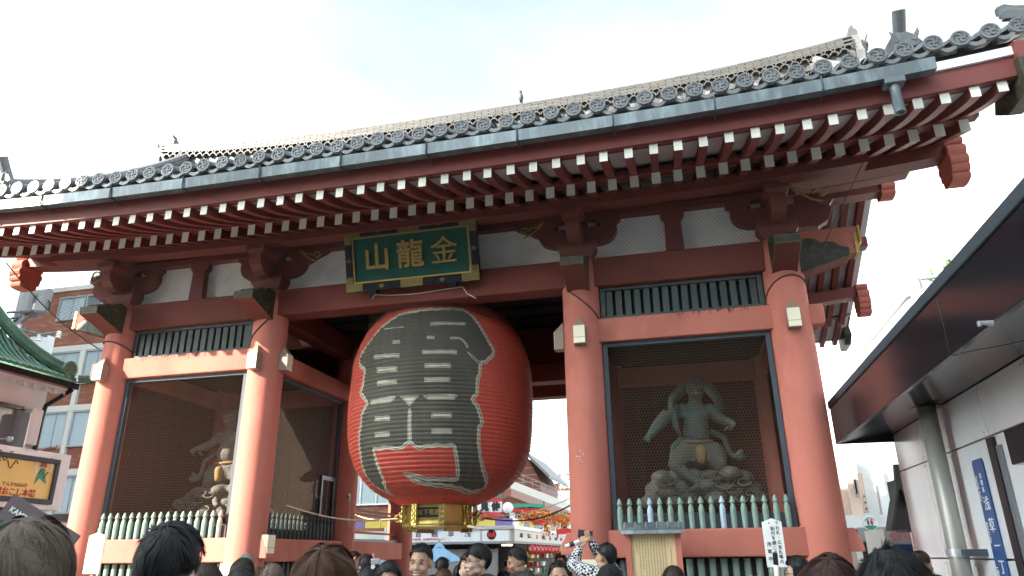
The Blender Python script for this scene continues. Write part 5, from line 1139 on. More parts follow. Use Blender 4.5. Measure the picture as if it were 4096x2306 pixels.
# autumn leaf garlands
lf = MB(); lf.add([(0, 0, 0), (0.5, 0.08, 0.25), (1, 0, 0), (0.62, 0.02, -0.22), (0.5, -0.04, -0.5), (0.38, 0.02, -0.22)], [(0, 1, 2, 3), (0, 3, 4, 5)])
M['leafo'] = mat("orange_maple_leaf", (0.75, 0.26, 0.04), 0.6, 0.3, 2.0); M['leafr'] = mat("red_maple_leaf", (0.55, 0.05, 0.05), 0.6, 0.3, 2.0); M['leafy'] = mat("yellow_maple_leaf", (0.80, 0.50, 0.10), 0.6, 0.3, 2.0)
def garland(label, spots, Y, n, seed):
    r_ = random.Random(seed); c0 = onY(*zs_(*spots[0]), Y); t = thing("maple_garland", label, "garland", c0, None, "autumn leaf decorations over the street")
    MB().tube([onY(*zs_(*s), Y) - c0 for s in spots], 0.012, 5).build("twig", M['rust'], t)
    for m_ in ('leafo', 'leafr', 'leafy'):
        b = MB()
        for k in range(n // 3):
            i = r_.randrange(len(spots) - 1); f = r_.random(); s = [spots[i][q] * (1 - f) + spots[i + 1][q] * f for q in (0, 1)]
            p_ = onY(s[0] * 0.3882 + 1350 + r_.gauss(0, 9), s[1] * 0.3882 + 1780 + r_.gauss(4, 10), Y + r_.uniform(-0.3, 0.3)) - c0
            E_ = Euler((r_.uniform(0, 6), r_.uniform(0, 6), r_.uniform(0, 6))).to_matrix(); sc = r_.uniform(0.07, 0.13)
            b.add([p_ + E_ @ (Vector(v) * sc) for v in lf.v], lf.f)
        b.build("leaves", M[m_], t, kind="stuff")
garland("orange and red maple leaf garland hanging before the second banner", [(1900, 740), (1990, 720), (2080, 720), (2180, 730)], 13.5, 420, 3)
garland("orange maple leaf garland hanging beside the column with white scratches", [(2230, 770), (2290, 760), (2350, 770), (2400, 740)], 13.0, 330, 5)
garland("small drooping sprig of red and orange leaves below the garlands", [(2130, 800), (2150, 850), (2165, 890)], 13.3, 90, 8)

# --- police box at the side of the gate
KX, KF, KE = 6.30, 5.60, 0.60
kb = thing("police_box", "white panelled police box with dark glossy metal canopy beside the gate", "building", (KX, KE, 0))
fz0_, fz1_ = onX(*z4(240, 605), KF).z, onX(*z4(195, 330), KF).z
MB().box(0.02, 5, -9.5, -0.02, 0, fz0_ + 0.2).build("wall", M['grey'], kb)
jz = [onX(*z4(660, 780), KX).z, onX(*z4(1420, 1345), KX).z]
jy = [0.0, onX(*z4(815, 700), KX).y - KE, onX(*z4(990, 650), KX).y - KE, onX(*z4(1225, 560), KX).y - KE]
jy += [jy[-1] - 1.0, jy[-1] - 2.0, jy[-1] - 3.0, jy[-1] - 4.0]
lv = [0.0, jz[1] - 0.92, jz[1], jz[0], fz0_ + 0.094]
for i in range(len(jy) - 1):
    for j in range(len(lv) - 1):
        if i == 3 and j in (1, 2): pass
        MB().box(-0.03, 0.02, jy[i + 1] + 0.008, jy[i] - 0.008, lv[j] + 0.008, lv[j + 1] - 0.008).build("wall_panel", M['panel'], kb, bevel=0.004)
for i in range(2):
    MB().box(0.0, 1.2 + 0, -0.015 + 0.0, 0.02, lv[2 * i] + 0.01, lv[2 * i + 2] - 0.01).build("end_panel", M['panel'], kb)
cx_ = KF - KX
nseg = [0.0, onX(*z4(985, 40), KF).y - KE, onX(*z4(985, 40), KF).y - KE - 3.4, -9.5]
for i in range(3):
    MB().box(cx_ - 0.02, cx_ + 0.03, nseg[i + 1] + 0.012, nseg[i] - 0.012, fz0_, fz1_ - 0.10).build("fascia_panel", M['brownmetal'], kb, bevel=0.006)
MB().box(cx_ - 0.035, cx_ + 0.12, -9.5, 0.012, fz1_ - 0.095, fz1_).build("fascia_cap", M['steel'], kb, bevel=0.01)
MB().box(cx_ + 0.0, 4.8, -0.05, 0.004, fz0_, fz1_ - 0.10).build("fascia_end", M['brownmetal'], kb)
MB().box(cx_ + 0.03, 5, -9.5, -0.05, fz1_ - 0.2, fz1_ - 0.12).build("canopy_roof", M['grey'], kb)
MB().prism([(cx_ + 0.03, fz0_ + 0.004), (0.02, fz0_ + 0.10), (0.02, fz0_ + 0.13), (cx_ + 0.03, fz0_ + 0.03)], 'y', -9.5, -0.055).build("canopy_soffit", M['brownmetal'], kb)
pq = onX(*z4(800, 340), KX - 0.22); pr_ = 0.085
py_ = pq.y - KE; pts_ = MB().tube([(-0.22, py_, 0), (-0.22, py_, fz0_ + 0.09)], pr_, 20); pts_.build("canopy_pipe", M['alu2'] if 'alu2' in M else M['gutter'], kb, smooth=True)
MB().lathe([(0.15, fz0_ + 0.045), (0.15, fz0_ + 0.065)], (-0.22, py_, 0), 20).build("pipe_flange", M['brownmetal'], kb)
zc = onX(*z4(940, 1300), KX - 0.22).z
MB().lathe([(0.10, zc - 0.035), (0.10, zc + 0.035)], (-0.22, py_, 0), 20, cap=False).build("pipe_clamp", M['alu'], kb, smooth=True); MB().box(-0.22, -0.031, py_ - 0.2, py_ - 0.08, zc - 0.03, zc + 0.03).build("clamp_bracket", M['steel'], kb)
# window opening with dark frame and projecting box at the edge of view
wy = onX(*z4(1240, 590), KX).y - KE
MB().box(-0.06, -0.031, wy - 0.14, wy, 0.6, jz[0] - 0.02).build("window_frame", M['lacquer'], kb); MB().box(-0.05, -0.031, wy - 0.24, wy - 0.14, 0.6, jz[0] - 0.1).build("window_pane", M['glass'], kb)
sy_ = onX(*z4(1318, 600), KX - 0.30).y - KE; MB().box(-0.30, -0.031, sy_ - 1.6, sy_, onX(*z4(1370, 735), KX - 0.3).z, onX(*z4(1315, 510), KX - 0.3).z).build("shutter_box", M['brownmetal'], kb, bevel=0.01)
for i in range(3):
    yj = nseg[i + 1] + 0.0; MB().prism([(cx_ + 0.035, fz0_ - 0.001), (-0.035, fz0_ + 0.088), (-0.035, fz0_ + 0.092), (cx_ + 0.035, fz0_ + 0.003)], 'y', yj - 0.006, yj + 0.006).build("soffit_joint", M['alu'], kb)
fl_ = onX(3965, 1295, KF - 0.03); MB().tube([(cx_ - 0.022, fl_.y - KE, fl_.z), (cx_ - 0.09, fl_.y - KE, fl_.z + 0.01)], [0.02, 0.012], 8).build("fascia_lamp", M['alu'], kb); MB().box(cx_ - 0.105, cx_ - 0.085, fl_.y - KE - 0.015, fl_.y - KE + 0.015, fl_.z - 0.015, fl_.z + 0.02).build("fascia_lamp_head", M['alu'], kb, bevel=0.006)
me_sc2 = MB().lathe([(0.009, 0), (0.009, 0.006), (0.004, 0.008)], n=8, axis='x').mesh("panel_screw", M['alu'])
for i in range(len(jy) - 1):
    for j in range(1, 4):
        for (yy, zz) in ((jy[i] - 0.05, lv[j] + 0.05), (jy[i + 1] + 0.05, lv[j] + 0.05), (jy[i] - 0.05, lv[j + 1] - 0.05), (jy[i + 1] + 0.05, lv[j + 1] - 0.05)): put("panel_screw", me_sc2, kb, (-0.037, yy, zz))
# blue address plate
s0, s1 = onX(*z4(1100, 712), KX - 0.04), onX(*z4(1165, 700), KX - 0.04)
bs = thing("address_plate", "tall narrow blue address plate with white lettering on the police box wall", "sign", (KX - 0.035, (s0.y + s1.y) / 2, s0.z - 1.25))
pw_ = abs(s0.y - s1.y) / 2
MB().prism([(-pw_, 0), (pw_, 0), (pw_, 1.22), (pw_ - 0.02, 1.25), (-pw_ + 0.02, 1.25), (-pw_, 1.22)], 'x', -0.012, 0.0).build("plate", M['bluesign'], bs)
for ch, z, sz, yo in (("台", 1.10, 0.055, -0.02), ("東", 1.04, 0.055, -0.02), ("区", 0.98, 0.055, -0.02), ("浅", 0.855, 0.13, -0.02), ("草", 0.67, 0.13, -0.02), ("一", 0.50, 0.13, -0.03), ("丁", 0.33, 0.13, -0.03), ("目", 0.17, 0.13, -0.03)):
    put("lettering", text_mesh(ch, sz, 0.004, M['whitepaint'], 0.0), bs, (-0.015, yo, z), FACE_LEFT)
for txt, z, sz in (("TAITO CITY", 1.00, 0.042), ("ASAKUSA", 0.62, 0.042), ("1-CHOME", 0.25, 0.042)):
    put("lettering", text_mesh(txt, sz, 0.004, M['whitepaint'], 0.0008), bs, (-0.015, pw_ - 0.035, z), (R(90), R(90), R(-90)))

# --- things seen between the gate and the police box
RY = 13.0
cr = lambda x, y, Y=RY: onY(*z5(x, y), Y)
a0 = cr(180, 590); 
rb = thing("cream_shop_building", "sunlit cream building with bay window behind the rightmost column", "building", (a0.x, RY, 0))
rl_ = lambda x, y: cr(x, y) - Vector((a0.x, RY, 0))
MB().box(-0.5, rl_(230, 560).x, 0.0, 8, 0, rl_(230, 560).z).build("salmon_wing", M['flesh'], rb)
MB().box(rl_(230, 560).x, 9.0, 0.2, 8, 0, rl_(300, 430).z + 0.3).build("wall", M['whitewall'], rb)
q0, q1 = rl_(250, 690), rl_(390, 985)
MB().box(q0.x, q1.x, -0.2, 0.2, q1.z, q0.z + 0.5).build("bay_surround", M['flesh'], rb)
win(rb, q0.x + 0.15, q1.x - 0.1, q1.z + 0.5, q0.z - 0.05, -0.32, 2, 'glass')
MB().box(q0.x - 0.3, q1.x + 0.9, -0.4, -0.201, q1.z - 0.35, q1.z).build("ledge", M['whitewall'], rb)
g0, g1 = rl_(320, 1080), rl_(780, 1180); MB().box(g0.x, 9, -0.45, 0.19, g1.z, g0.z).build("grey_fascia", M['grey'], rb)
d0_, d1_ = rl_(360, 1195), rl_(500, 1320); MB().box(d0_.x, d1_.x, -0.1, 0.19, 0, d0_.z).build("doorway", M['shopdark'], rb); MB().box(d0_.x - 0.12, d0_.x, -0.2, 0.19, 0, d0_.z + 0.1).build("door_post", M['panel'], rb); MB().box(d1_.x, d1_.x + 0.3, -0.2, 0.19, 0, d0_.z + 0.1).build("door_post", M['panel'], rb)
MB().tube([rl_(460, 600) + Vector((0, -0.1, 0)), rl_(530, 1200) * 1.0 + Vector((rl_(460, 600).x - rl_(530, 1200).x, -0.1, 0))], 0.05, 6).build("drainpipe", M['alu'], rb)
v0, v1 = cr(350, 660, 12.2), cr(432, 960, 12.2)
vs_ = thing("vertical_shop_sign", "upright white shop sign with three black brushed characters on the cream building", "sign", (v0.x, 12.2, v1.z))
VH = v0.z - v1.z; VW = v1.x - v0.x
MB().box(0, VW, 0, 0.2, 0, VH).build("sign_box", M['flesh'], vs_); MB().box(0.05, VW - 0.05, -0.02, 0.0, 0.05, VH - 0.05).build("sign_face", M['whitepaint'], vs_)
for i, ch in enumerate("とん久"): put("lettering", text_mesh(ch, VW * 0.62, 0.02, M['ink'], 0.004), vs_, (VW / 2, -0.03, VH * (0.40 - 0.155 * i)), FACE_FRONT)
rs = cr(441, 1042, 11.5); rsr = abs(cr(495, 1042, 11.5).x - rs.x)
t = thing("round_toilet_sign", "round white sign with blue and red figures over a green base", "sign", (rs.x, 11.5, rs.z))
MB().lathe([(rsr * 1.06, -0.03), (rsr * 1.06, 0.03), (rsr, 0.04), (rsr, 0.035)], n=28, axis='y').build("disc", M['whitepaint'], t)
MB().prism([(rsr * 0.98 * math.cos(R(a)), rsr * 0.98 * math.sin(R(a))) for a in range(205, 336, 10)], 'y', -0.05, -0.042).build("green_base", M['signgreen'], t)
for sx_, cl, sk in ((-0.30, 'bluesign', False), (0.22, 'signred', True)):
    f = MB(); x = sx_ * rsr; f.lathe([(rsr * 0.10, 0.045), (rsr * 0.10, 0.052)], (x, 0, rsr * 0.52), 10, axis='y')
    f.prism([(x - rsr * 0.14, rsr * 0.38), (x + rsr * 0.14, rsr * 0.38), (x + rsr * (0.22 if sk else 0.12), -rsr * 0.12), (x - rsr * (0.22 if sk else 0.12), -rsr * 0.12)], 'y', -0.052, -0.043); f.box(x - rsr * 0.1, x - rsr * 0.02, -0.052, -0.043, -rsr * 0.42, -rsr * 0.12); f.box(x + rsr * 0.02, x + rsr * 0.1, -0.052, -0.043, -rsr * 0.42, -rsr * 0.12); f.build("figure_symbol", M[cl], t)
for k in range(9): a = R(150 - k * 15); MB().obox((rsr * 0.80 * math.cos(a), -0.045, rsr * 0.80 * math.sin(a)), (rsr * 0.12, 0.01, rsr * 0.13)).build("rim_character", M['signgreen'], t)
MB().tube([(0, 0.05, -rs.z), (0, 0.05, 0)], 0.03, 6).build("sign_post", M['alu'], t)
k0, k1 = cr(540, 1085, 9.5), cr(800, 1210, 9.5)
ks = thing("blossom_kiosk", "small grey kiosk with pink blossom decals and a dark service window", "kiosk", (k0.x, 9.5, 0))
MB().box(0, 2.6, 0, 2.0, 0, k0.z).build("kiosk_body", M['stone'], ks)
MB().box(0.15, 1.5, -0.03, 0.0, 0.4, k1.z + 0.02).build("service_window", M['glass'], ks); MB().box(0.15, 1.05, -0.06, -0.031, k1.z - 0.13, k1.z).build("blue_header", M['bluesign'], ks); MB().box(0.05, 1.6, -0.08, 0.0, k1.z + 0.03, k1.z + 0.10).build("window_head", M['alu'], ks)
for (x, y, sc) in ((640, 1145, 0.15), (725, 1125, 0.13), (775, 1185, 0.14)):
    c = cr(x, y, 9.5); b = MB()
    for k in range(5):
        a = R(72 * k + 20); u_ = Vector((math.cos(a), 0, math.sin(a))); w_ = Vector((-math.sin(a), 0, math.cos(a)))
        b.add([Vector((c.x - k0.x, -0.012, c.z)) + q for q in (u_ * 0.1 * sc, u_ * 0.6 * sc + w_ * 0.35 * sc, u_ * sc + w_ * 0.15 * sc, u_ * 0.85 * sc, u_ * sc - w_ * 0.15 * sc, u_ * 0.6 * sc - w_ * 0.35 * sc)], [(0, 1, 2, 3, 4, 5)])
    b.build("blossom_decal", M['pink'], ks)
# brown gabled rest-house roof end half hidden by the police box
gr = cr(640, 600, 7.0)
gt = thing("brown_roof_gable", "dark brown gabled roof end poking out from behind the police box", "roof", (gr.x, 7.0, 0))
gl_ = lambda x, y: cr(x, y, 7.0) - Vector((gr.x, 7.0, 0))
pts1 = [gl_(622, 592), gl_(690, 595), gl_(730, 760), gl_(760, 905), gl_(720, 890), gl_(662, 770), gl_(640, 900), gl_(630, 1060), gl_(615, 1105), gl_(598, 1075), gl_(620, 950), gl_(635, 780)]
MB().prism([(q.x, q.z) for q in pts1], 'y', -0.08, 0.08).build("bargeboard", M['shopdark'], gt)
pts2 = [gl_(662, 770), gl_(760, 905), gl_(790, 1085), gl_(612, 1100), gl_(640, 900)]
MB().prism([(q.x, q.z) for q in pts2], 'y', 0.081, 0.6).build("gable_infill", M['shopdark'], gt); 
MB().box(gl_(700, 600).x, 3.0, 0.3, 1.6, gl_(610, 1100).z, gl_(640, 640).z - 0.1).build("roof_body", M['shopdark'], gt)
for xx in (0.3, 2.2): MB().box(xx, xx + 0.12, 1.0, 1.12, 0, gl_(610, 1100).z).build("roof_post", M['brownmetal'], gt)
# rooftop flats with planted balcony above the police box
ft = onY(3712, 1130, 26.0); 
fb = thing("glass_balcony_flats", "distant pale blue glass-balconied flats with roof plants above the canopy", "building", (ft.x, 26, 0))
fp = lambda x, y: onY(3000 + 0.4828 * x, 800 + 0.4828 * y, 26.0) - Vector((ft.x, 26, 0))
w0_, w1_ = fp(1330, 800), fp(1165, 990)
MB().box(w0_.x, 14, 0, 10, 0, w0_.z).build("wall", M['glass2'] if 'glass2' in M else M['panel'], fb); MB().box(w0_.x - 0.2, 14, -0.2, 10, w0_.z, fp(1330, 760).z).build("parapet", M['cream'], fb)
MB().add([(w1_.x, 6, w1_.z), (w0_.x, 0, w0_.z), (w0_.x, 0, 0), (w1_.x, 6, 0)], [(0, 1, 2, 3), (3, 2, 1, 0)]).build("side_wall", M['paleblue'], fb)
zt_ = fp(1420, 655).z
for k in range(6): xx = fp(1420, 700).x + k * 1.6; MB().tube([(xx, 0.1, fp(1330, 760).z), (xx, 0.1, zt_)], 0.05, 5).build("railing_post", M['steel'], fb)
MB().tube([(fp(1420, 650).x, 0.1, zt_), (14, 0.1, zt_)], 0.05, 5).build("railing_bar", M['steel'], fb)
r_ = random.Random(2); b = MB(); M['leafg'] = mat("roof_plant_leaf", (0.10, 0.16, 0.05), 0.6, 0.4, 2.0)
for k in range(260):
    p_ = Vector((r_.gauss(fp(1530, 700).x + (1.2 if k % 3 else 2.6), 0.6), r_.uniform(0.5, 1.4), fp(1330, 760).z + abs(r_.gauss(0.6, 0.6)))); E_ = Euler((r_.uniform(0, 6), r_.uniform(0, 6), r_.uniform(0, 6))).to_matrix()
    b.add([p_ + E_ @ (Vector(v) * 0.35) for v in lf.v], lf.f)
b.build("roof_plants", M['leafg'], fb, kind="stuff")
# pale tower block corner, top right behind the canopy
pt_ = thing("beige_tower_block", "beige tower block corner rising behind the dark canopy at the edge", "building", (9.5, 22, 0))
c = onY(3000 + 0.4828 * 2105, 300 + 0.4828 * 880, 22.0); MB().box(c.x - 9.5, 16, 0, 8, 0, c.z + 3.2).build("wall", M['cream'], pt_)
# ------------------------------------------------------------------ rounded bodies: tapered limbs and ellipsoids fused into one surface
_unit = []
for i_ in range(9):
    ph_ = math.pi * i_ / 8 - math.pi / 2
    _unit.append([(math.cos(ph_) * math.cos(2 * math.pi * j / 12), math.cos(ph_) * math.sin(2 * math.pi * j / 12), math.sin(ph_)) for j in range(12)])
def ell(b, c, r, rot=None):
    c = Vector(c); Mx = Euler(rot).to_matrix() if rot else None; rows = []
    for row in _unit:
        q = [Vector((v[0] * r[0], v[1] * r[1], v[2] * r[2])) for v in row]
        if Mx: q = [Mx @ v for v in q]
        rows.append([c + v for v in q])
    n = 12
    vs = [rows[0][0]] + [v for row in rows[1:-1] for v in row] + [rows[-1][0]]
    fs = [(0, 1 + (j + 1) % n, 1 + j) for j in range(n)]
    for i in range(6):
        for j in range(n): fs.append((1 + i * n + j, 1 + i * n + (j + 1) % n, 1 + (i + 1) * n + (j + 1) % n, 1 + (i + 1) * n + j))
    L_ = len(vs) - 1; fs += [(L_, 1 + 6 * n + j, 1 + 6 * n + (j + 1) % n) for j in range(n)]
    b.add(vs, fs); return b
def limb(b, pts, rad):
    """chain of capsules: joints with a radius each"""
    for i in range(len(pts)):
        ell(b, pts[i], (rad[i],) * 3)
        if i: b.tube([pts[i - 1], pts[i]], [rad[i - 1], rad[i]], 12)
    return b
def fuse(name, b, mats, voxel=0.015, smooth=3, parent=None, loc=(0, 0, 0)):
    me = bpy.data.meshes.new("tmp"); me.from_pydata(b.v, [], b.f); o = bpy.data.objects.new("tmp", me)
    m1 = o.modifiers.new("r", 'REMESH'); m1.mode = 'VOXEL'; m1.voxel_size = voxel
    if smooth: m2 = o.modifiers.new("s", 'SMOOTH'); m2.iterations = smooth; m2.factor = 0.5
    out = bake(o); bpy.data.meshes.remove(me); out.name = name; out.materials.clear()
    for mt in (mats if isinstance(mats, (list, tuple)) else [mats]): out.materials.append(mt)
    out.polygons.foreach_set("use_smooth", [True] * len(out.polygons))
    return put(name, out, parent, loc)

# ------------------------------------------------------------------ the two guardian statues
M['patina'] = mat("teal_weathered_paint", (0.10, 0.105, 0.09), 0.65, 0.3, 9.0, 0.4, 40, dirt=(0.035, 0.17, 0.17), dirt_amt=0.95, dscale=3.0)
M['stonegrey'] = mat("grey_carved_wood", (0.125, 0.118, 0.10), 0.75, 0.22, 8.0, 0.5, 30, dirt=(0.10, 0.10, 0.09), dirt_amt=0.5, dscale=5.0)
M['ochre'] = mat("worn_ochre_paint", (0.30, 0.19, 0.07), 0.65, 0.25, 9.0, 0.3, 40, dirt=(0.25, 0.23, 0.18), dirt_amt=0.6, dscale=5.0)
def statue(label, ox, mirror=1, body='patina', cloth='stonegrey', sash='patina'):
    # muscles, ribs and drapery folds are modelled on the fused body
    O = Vector((ox, 1.15, 1.875))
    def w8(x, y, dy=0.0):
        q = onY(2400 + 0.5171 * x, 1400 + 0.5171 * y, 1.15); return Vector(((q.x - 3.80) * mirror, dy, q.z - 1.875))
    root = thing("guardian_statue", label, "statue", O, None, "carved guardian statues in the gate bays")
    b = MB()
    limb(b, [w8(735, 480, 0.05), w8(745, 580, 0.0), w8(745, 650, -0.05)], [0.17, 0.17, 0.19])
    ell(b, w8(670, 510, -0.10), (0.09, 0.07, 0.07)); ell(b, w8(800, 510, -0.10), (0.09, 0.07, 0.07))
    for q_ in range(3):
        for sg in (-1, 1): ell(b, w8(742 + sg * 34, 575 + q_ * 34, -0.15), (0.05, 0.03, 0.026))
    for sg in (-1, 1): ell(b, w8(742 + sg * 105, 455, -0.02), (0.075, 0.08, 0.075)); limb(b, [w8(735 + sg * 20, 440, -0.08), w8(735 + sg * 70, 462, -0.09)], [0.02, 0.018])
    limb(b, [w8(735, 430, 0.05), w8(735, 370, 0.0)], [0.09, 0.09]); ell(b, w8(735, 310, -0.03), (0.13, 0.14, 0.16)); ell(b, w8(735, 345, -0.14), (0.07, 0.06, 0.05))
    ell(b, w8(735, 318, -0.17), (0.025, 0.03, 0.035)); ell(b, w8(690, 300, -0.14), (0.03, 0.02, 0.02)); ell(b, w8(780, 300, -0.14), (0.03, 0.02, 0.02))
    limb(b, [w8(610, 470, 0.05), w8(500, 540, -0.05), w8(415, 650, -0.22)], [0.10, 0.075, 0.055]); limb(b, [w8(860, 470, 0.05), w8(930, 545, -0.1), w8(1010, 585, -0.25)], [0.10, 0.075, 0.05])
    for k in range(4): limb(b, [w8(390, 680, -0.25), w8(352 + k * 14, 705 + k * 4, -0.30), w8(350 + k * 14, 725 + k * 3, -0.26)], [0.03, 0.018, 0.014]); limb(b, [w8(1020, 585, -0.27), w8(1040 - k * 10, 600 + k * 8, -0.32), w8(1035 - k * 12, 620 + k * 10, -0.30)], [0.03, 0.018, 0.014])
    limb(b, [w8(590, 905, -0.12), w8(690, 990, -0.2), w8(765, 1045, -0.28)], [0.085, 0.080, 0.05]); limb(b, [w8(775, 1060, -0.28), w8(720, 1100, -0.40), w8(690, 1110, -0.44)], [0.05, 0.045, 0.03])
    for k in range(5): limb(b, [w8(720 - k * 3, 1098 + k * 3, -0.42 + 0.012 * k), w8(682 + k * 3, 1106 + k * 4, -0.47 + 0.012 * k)], [0.018, 0.014])
    limb(b, [w8(930, 900, -0.05), w8(960, 960, 0.0)], [0.08, 0.07])
    fuse("body", b, M[body], 0.018, 3, root)
    c = MB(); limb(c, [w8(745, 740, 0.0), w8(760, 790, 0.0)], [0.21, 0.22]); limb(c, [w8(680, 780, -0.03), w8(590, 890, -0.12)], [0.17, 0.115]); limb(c, [w8(830, 790, -0.03), w8(920, 890, -0.08)], [0.17, 0.12]); ell(c, w8(900, 830, -0.05), (0.15, 0.15, 0.2)); ell(c, w8(620, 830, -0.05), (0.15, 0.15, 0.17))
    for k in range(7): limb(c, [w8(660 + k * 32, 770, -0.17 - 0.03 * math.sin(k)), w8(640 + k * 40, 870, -0.17)], [0.025, 0.02])
    fuse("skirt", c, M[cloth], 0.018, 2, root)
    c = MB(); limb(c, [w8(780, 790, -0.20), w8(785, 860, -0.20)], [0.08, 0.07]); fuse("loin_cloth", c, M['ochre'], 0.02, 2, root)
    MB().tube([w8(745, 712, 0.0) + Vector((0.215 * math.cos(a), 0.20 * math.sin(a) - 0.02, -0.03 * math.sin(a) * -1)) for a in [2 * math.pi * k / 20 for k in range(20)]], 0.020, 6, closed=True).build("belt", M['ochre'], root)
    c = MB(); limb(c, [w8(500, 490, 0.05), w8(445, 570, -0.02), w8(372, 690, -0.12)], [0.06, 0.065, 0.04]); limb(c, [w8(540, 510, 0), w8(470, 600, -0.12), w8(405, 680, -0.2)], [0.06, 0.06, 0.04]); fuse("sleeve", c, M[cloth], 0.02, 2, root); c = MB(); limb(c, [w8(900, 520, 0), w8(960, 560, -0.1), w8(1030, 590, -0.2), w8(960, 640, -0.2)], [0.08, 0.07, 0.03, 0.02])
    fuse("sleeve", c, M[cloth], 0.02, 2, root)
    for pts in ([(600, 440, -0.1), (575, 520, -0.16), (590, 620, -0.2), (625, 680, -0.2)], [(860, 640, -0.1), (950, 690, -0.15), (990, 790, -0.12), (1040, 840, -0.1), (1085, 850, -0.15), (1130, 830, -0.1)], [(640, 690, -0.12), (570, 760, -0.12), (550, 850, -0.05)], [(1040, 840, -0.1), (1090, 800, -0.12), (1095, 780, -0.1)]):
        MB().tube([w8(*p_) for p_ in pts], [0.045] * (len(pts) - 1) + [0.02], 6).build("scarf", M[sash], root, smooth=True)
    wb = MB(); pp = [w8(540, 450, 0.30), w8(560, 340, 0.36), w8(640, 250, 0.40), w8(735, 215, 0.42), w8(840, 250, 0.40), w8(915, 340, 0.36), w8(930, 440, 0.30)]; limb(wb, pp, [0.05, 0.075, 0.085, 0.09, 0.085, 0.075, 0.05]); fuse("wind_bag", wb, M[body], 0.025, 3, root)
    for sg in (-1, 1):
        q = MB(); ell(q, w8(735 + sg * 24, 306, -0.165), (0.022, 0.014, 0.014)); q.build("eye", M['ochre'], root, smooth=True)
        MB().tube([w8(735 + sg * 8, 288, -0.165), w8(735 + sg * 30, 280, -0.165), w8(735 + sg * 52, 290, -0.14)], [0.012, 0.016, 0.008], 6).build("eyebrow", M['stonegrey'], root)
    MB().tube([w8(700, 352, -0.18), w8(735, 360, -0.205), w8(770, 352, -0.18)], 0.012, 6).build("mouth", M['ochre'], root)
    # swirling rock base
    rk = MB(); r_ = random.Random(5 if mirror > 0 else 6)
    out = [(400, 1180), (430, 1080), (480, 990), (600, 975), (720, 980), (860, 975), (1000, 975), (1100, 1000), (1170, 1070), (1220, 1160), (650, 1080), (820, 1070), (960, 1080), (520, 1120), (740, 1160), (1060, 1130), (900, 1170), (600, 1190)]
    for x, y in out: q = w8(x, y, r_.uniform(-0.25, 0.1)); ell(rk, q, (0.16, 0.22, 0.11))
    for k in range(14): ell(rk, Vector(((-0.7 + k * 0.108), -0.05, 0.10)), (0.12, 0.32, 0.16))
    rb_ = fuse("rock_base", rk, M['stonegrey'], 0.022, 2, root)
    for (x, y, rr_) in ((500, 1050, 60), (580, 1100, 55), (560, 1030, 50), (900, 985, 60), (950, 1050, 75), (1020, 1090, 70), (1100, 1040, 55), (1160, 1120, 50), (470, 1130, 50), (820, 1010, 50), (860, 1130, 55), (1080, 1160, 55)):
        sp = []
        for k in range(22):
            a = k * 0.62; r2 = rr_ * (1 - k / 25) * 1.0; sp.append(w8(x + r2 * math.cos(a), y + 0.62 * r2 * math.sin(a), -0.36 + 0.02 * k * 0.35))
        MB().tube(sp, 0.014, 5).build("swirl", M['stonegrey'], rb_, smooth=True)
    return root
statue("weathered teal guardian statue striding on swirling rocks behind the shaded wire screen", 3.80)
statue("dim grey guardian statue with ochre loincloth behind the sunlit wire screen", -3.62, -1, 'stonegrey', 'stonegrey', 'stonegrey')
# ------------------------------------------------------------------ people
M['skin'] = mat("skin", (0.50, 0.29, 0.20), 0.5, 0.06, 12.0, 0.05, 120, spec=0.4)
M['skin2'] = mat("pale_skin", (0.60, 0.39, 0.30), 0.5, 0.05, 12.0, 0.05, 120, spec=0.4)
for _n in ('skin', 'skin2'):
    _b = M[_n].node_tree.nodes['Principled BSDF']; _b.inputs['Subsurface Weight'].default_value = 0.25; _b.inputs['Subsurface Radius'].default_value = (0.02, 0.008, 0.004); _b.inputs['Subsurface Scale'].default_value = 0.5
M['lip'] = mat("lips", (0.36, 0.12, 0.10), 0.5, 0.05); M['teeth'] = mat("teeth", (0.75, 0.72, 0.66), 0.4, 0.02); M['eye'] = mat("dark_eye", (0.012, 0.010, 0.009), 0.2, 0.05, spec=0.7)
def hair_mat(name, c, hi):
    mt, N, L, B = nodes_of(name); B.inputs["Roughness"].default_value = 0.48; B.inputs["Specular IOR Level"].default_value = 0.28
    g_ = N.new("ShaderNodeNewGeometry"); mx = N.new("ShaderNodeMixRGB"); mx.inputs["Color1"].default_value = (*c, 1); mx.inputs["Color2"].default_value = (*hi, 1)
    L.new(g_.outputs["Random Per Island"], mx.inputs["Fac"]); L.new(mx.outputs["Color"], B.inputs["Base Color"]); return mt
HAIR = {'black': hair_mat("black_hair", (0.008, 0.008, 0.009), (0.026, 0.025, 0.027)), 'dark': hair_mat("dark_brown_hair", (0.018, 0.011, 0.008), (0.05, 0.030, 0.022)),
        'brown': hair_mat("chestnut_hair", (0.045, 0.019, 0.010), (0.12, 0.052, 0.026)), 'ash': hair_mat("ash_brown_hair", (0.085, 0.062, 0.046), (0.19, 0.145, 0.108)), 'grey': hair_mat("grey_hair", (0.16, 0.15, 0.13), (0.36, 0.34, 0.30)), 'plum': hair_mat("plum_brown_hair", (0.026, 0.012, 0.010), (0.085, 0.038, 0.028))}
def cloth(name, c, rough=0.8): return mat(name, c, rough, 0.12, 8.0, 0.25, 160)
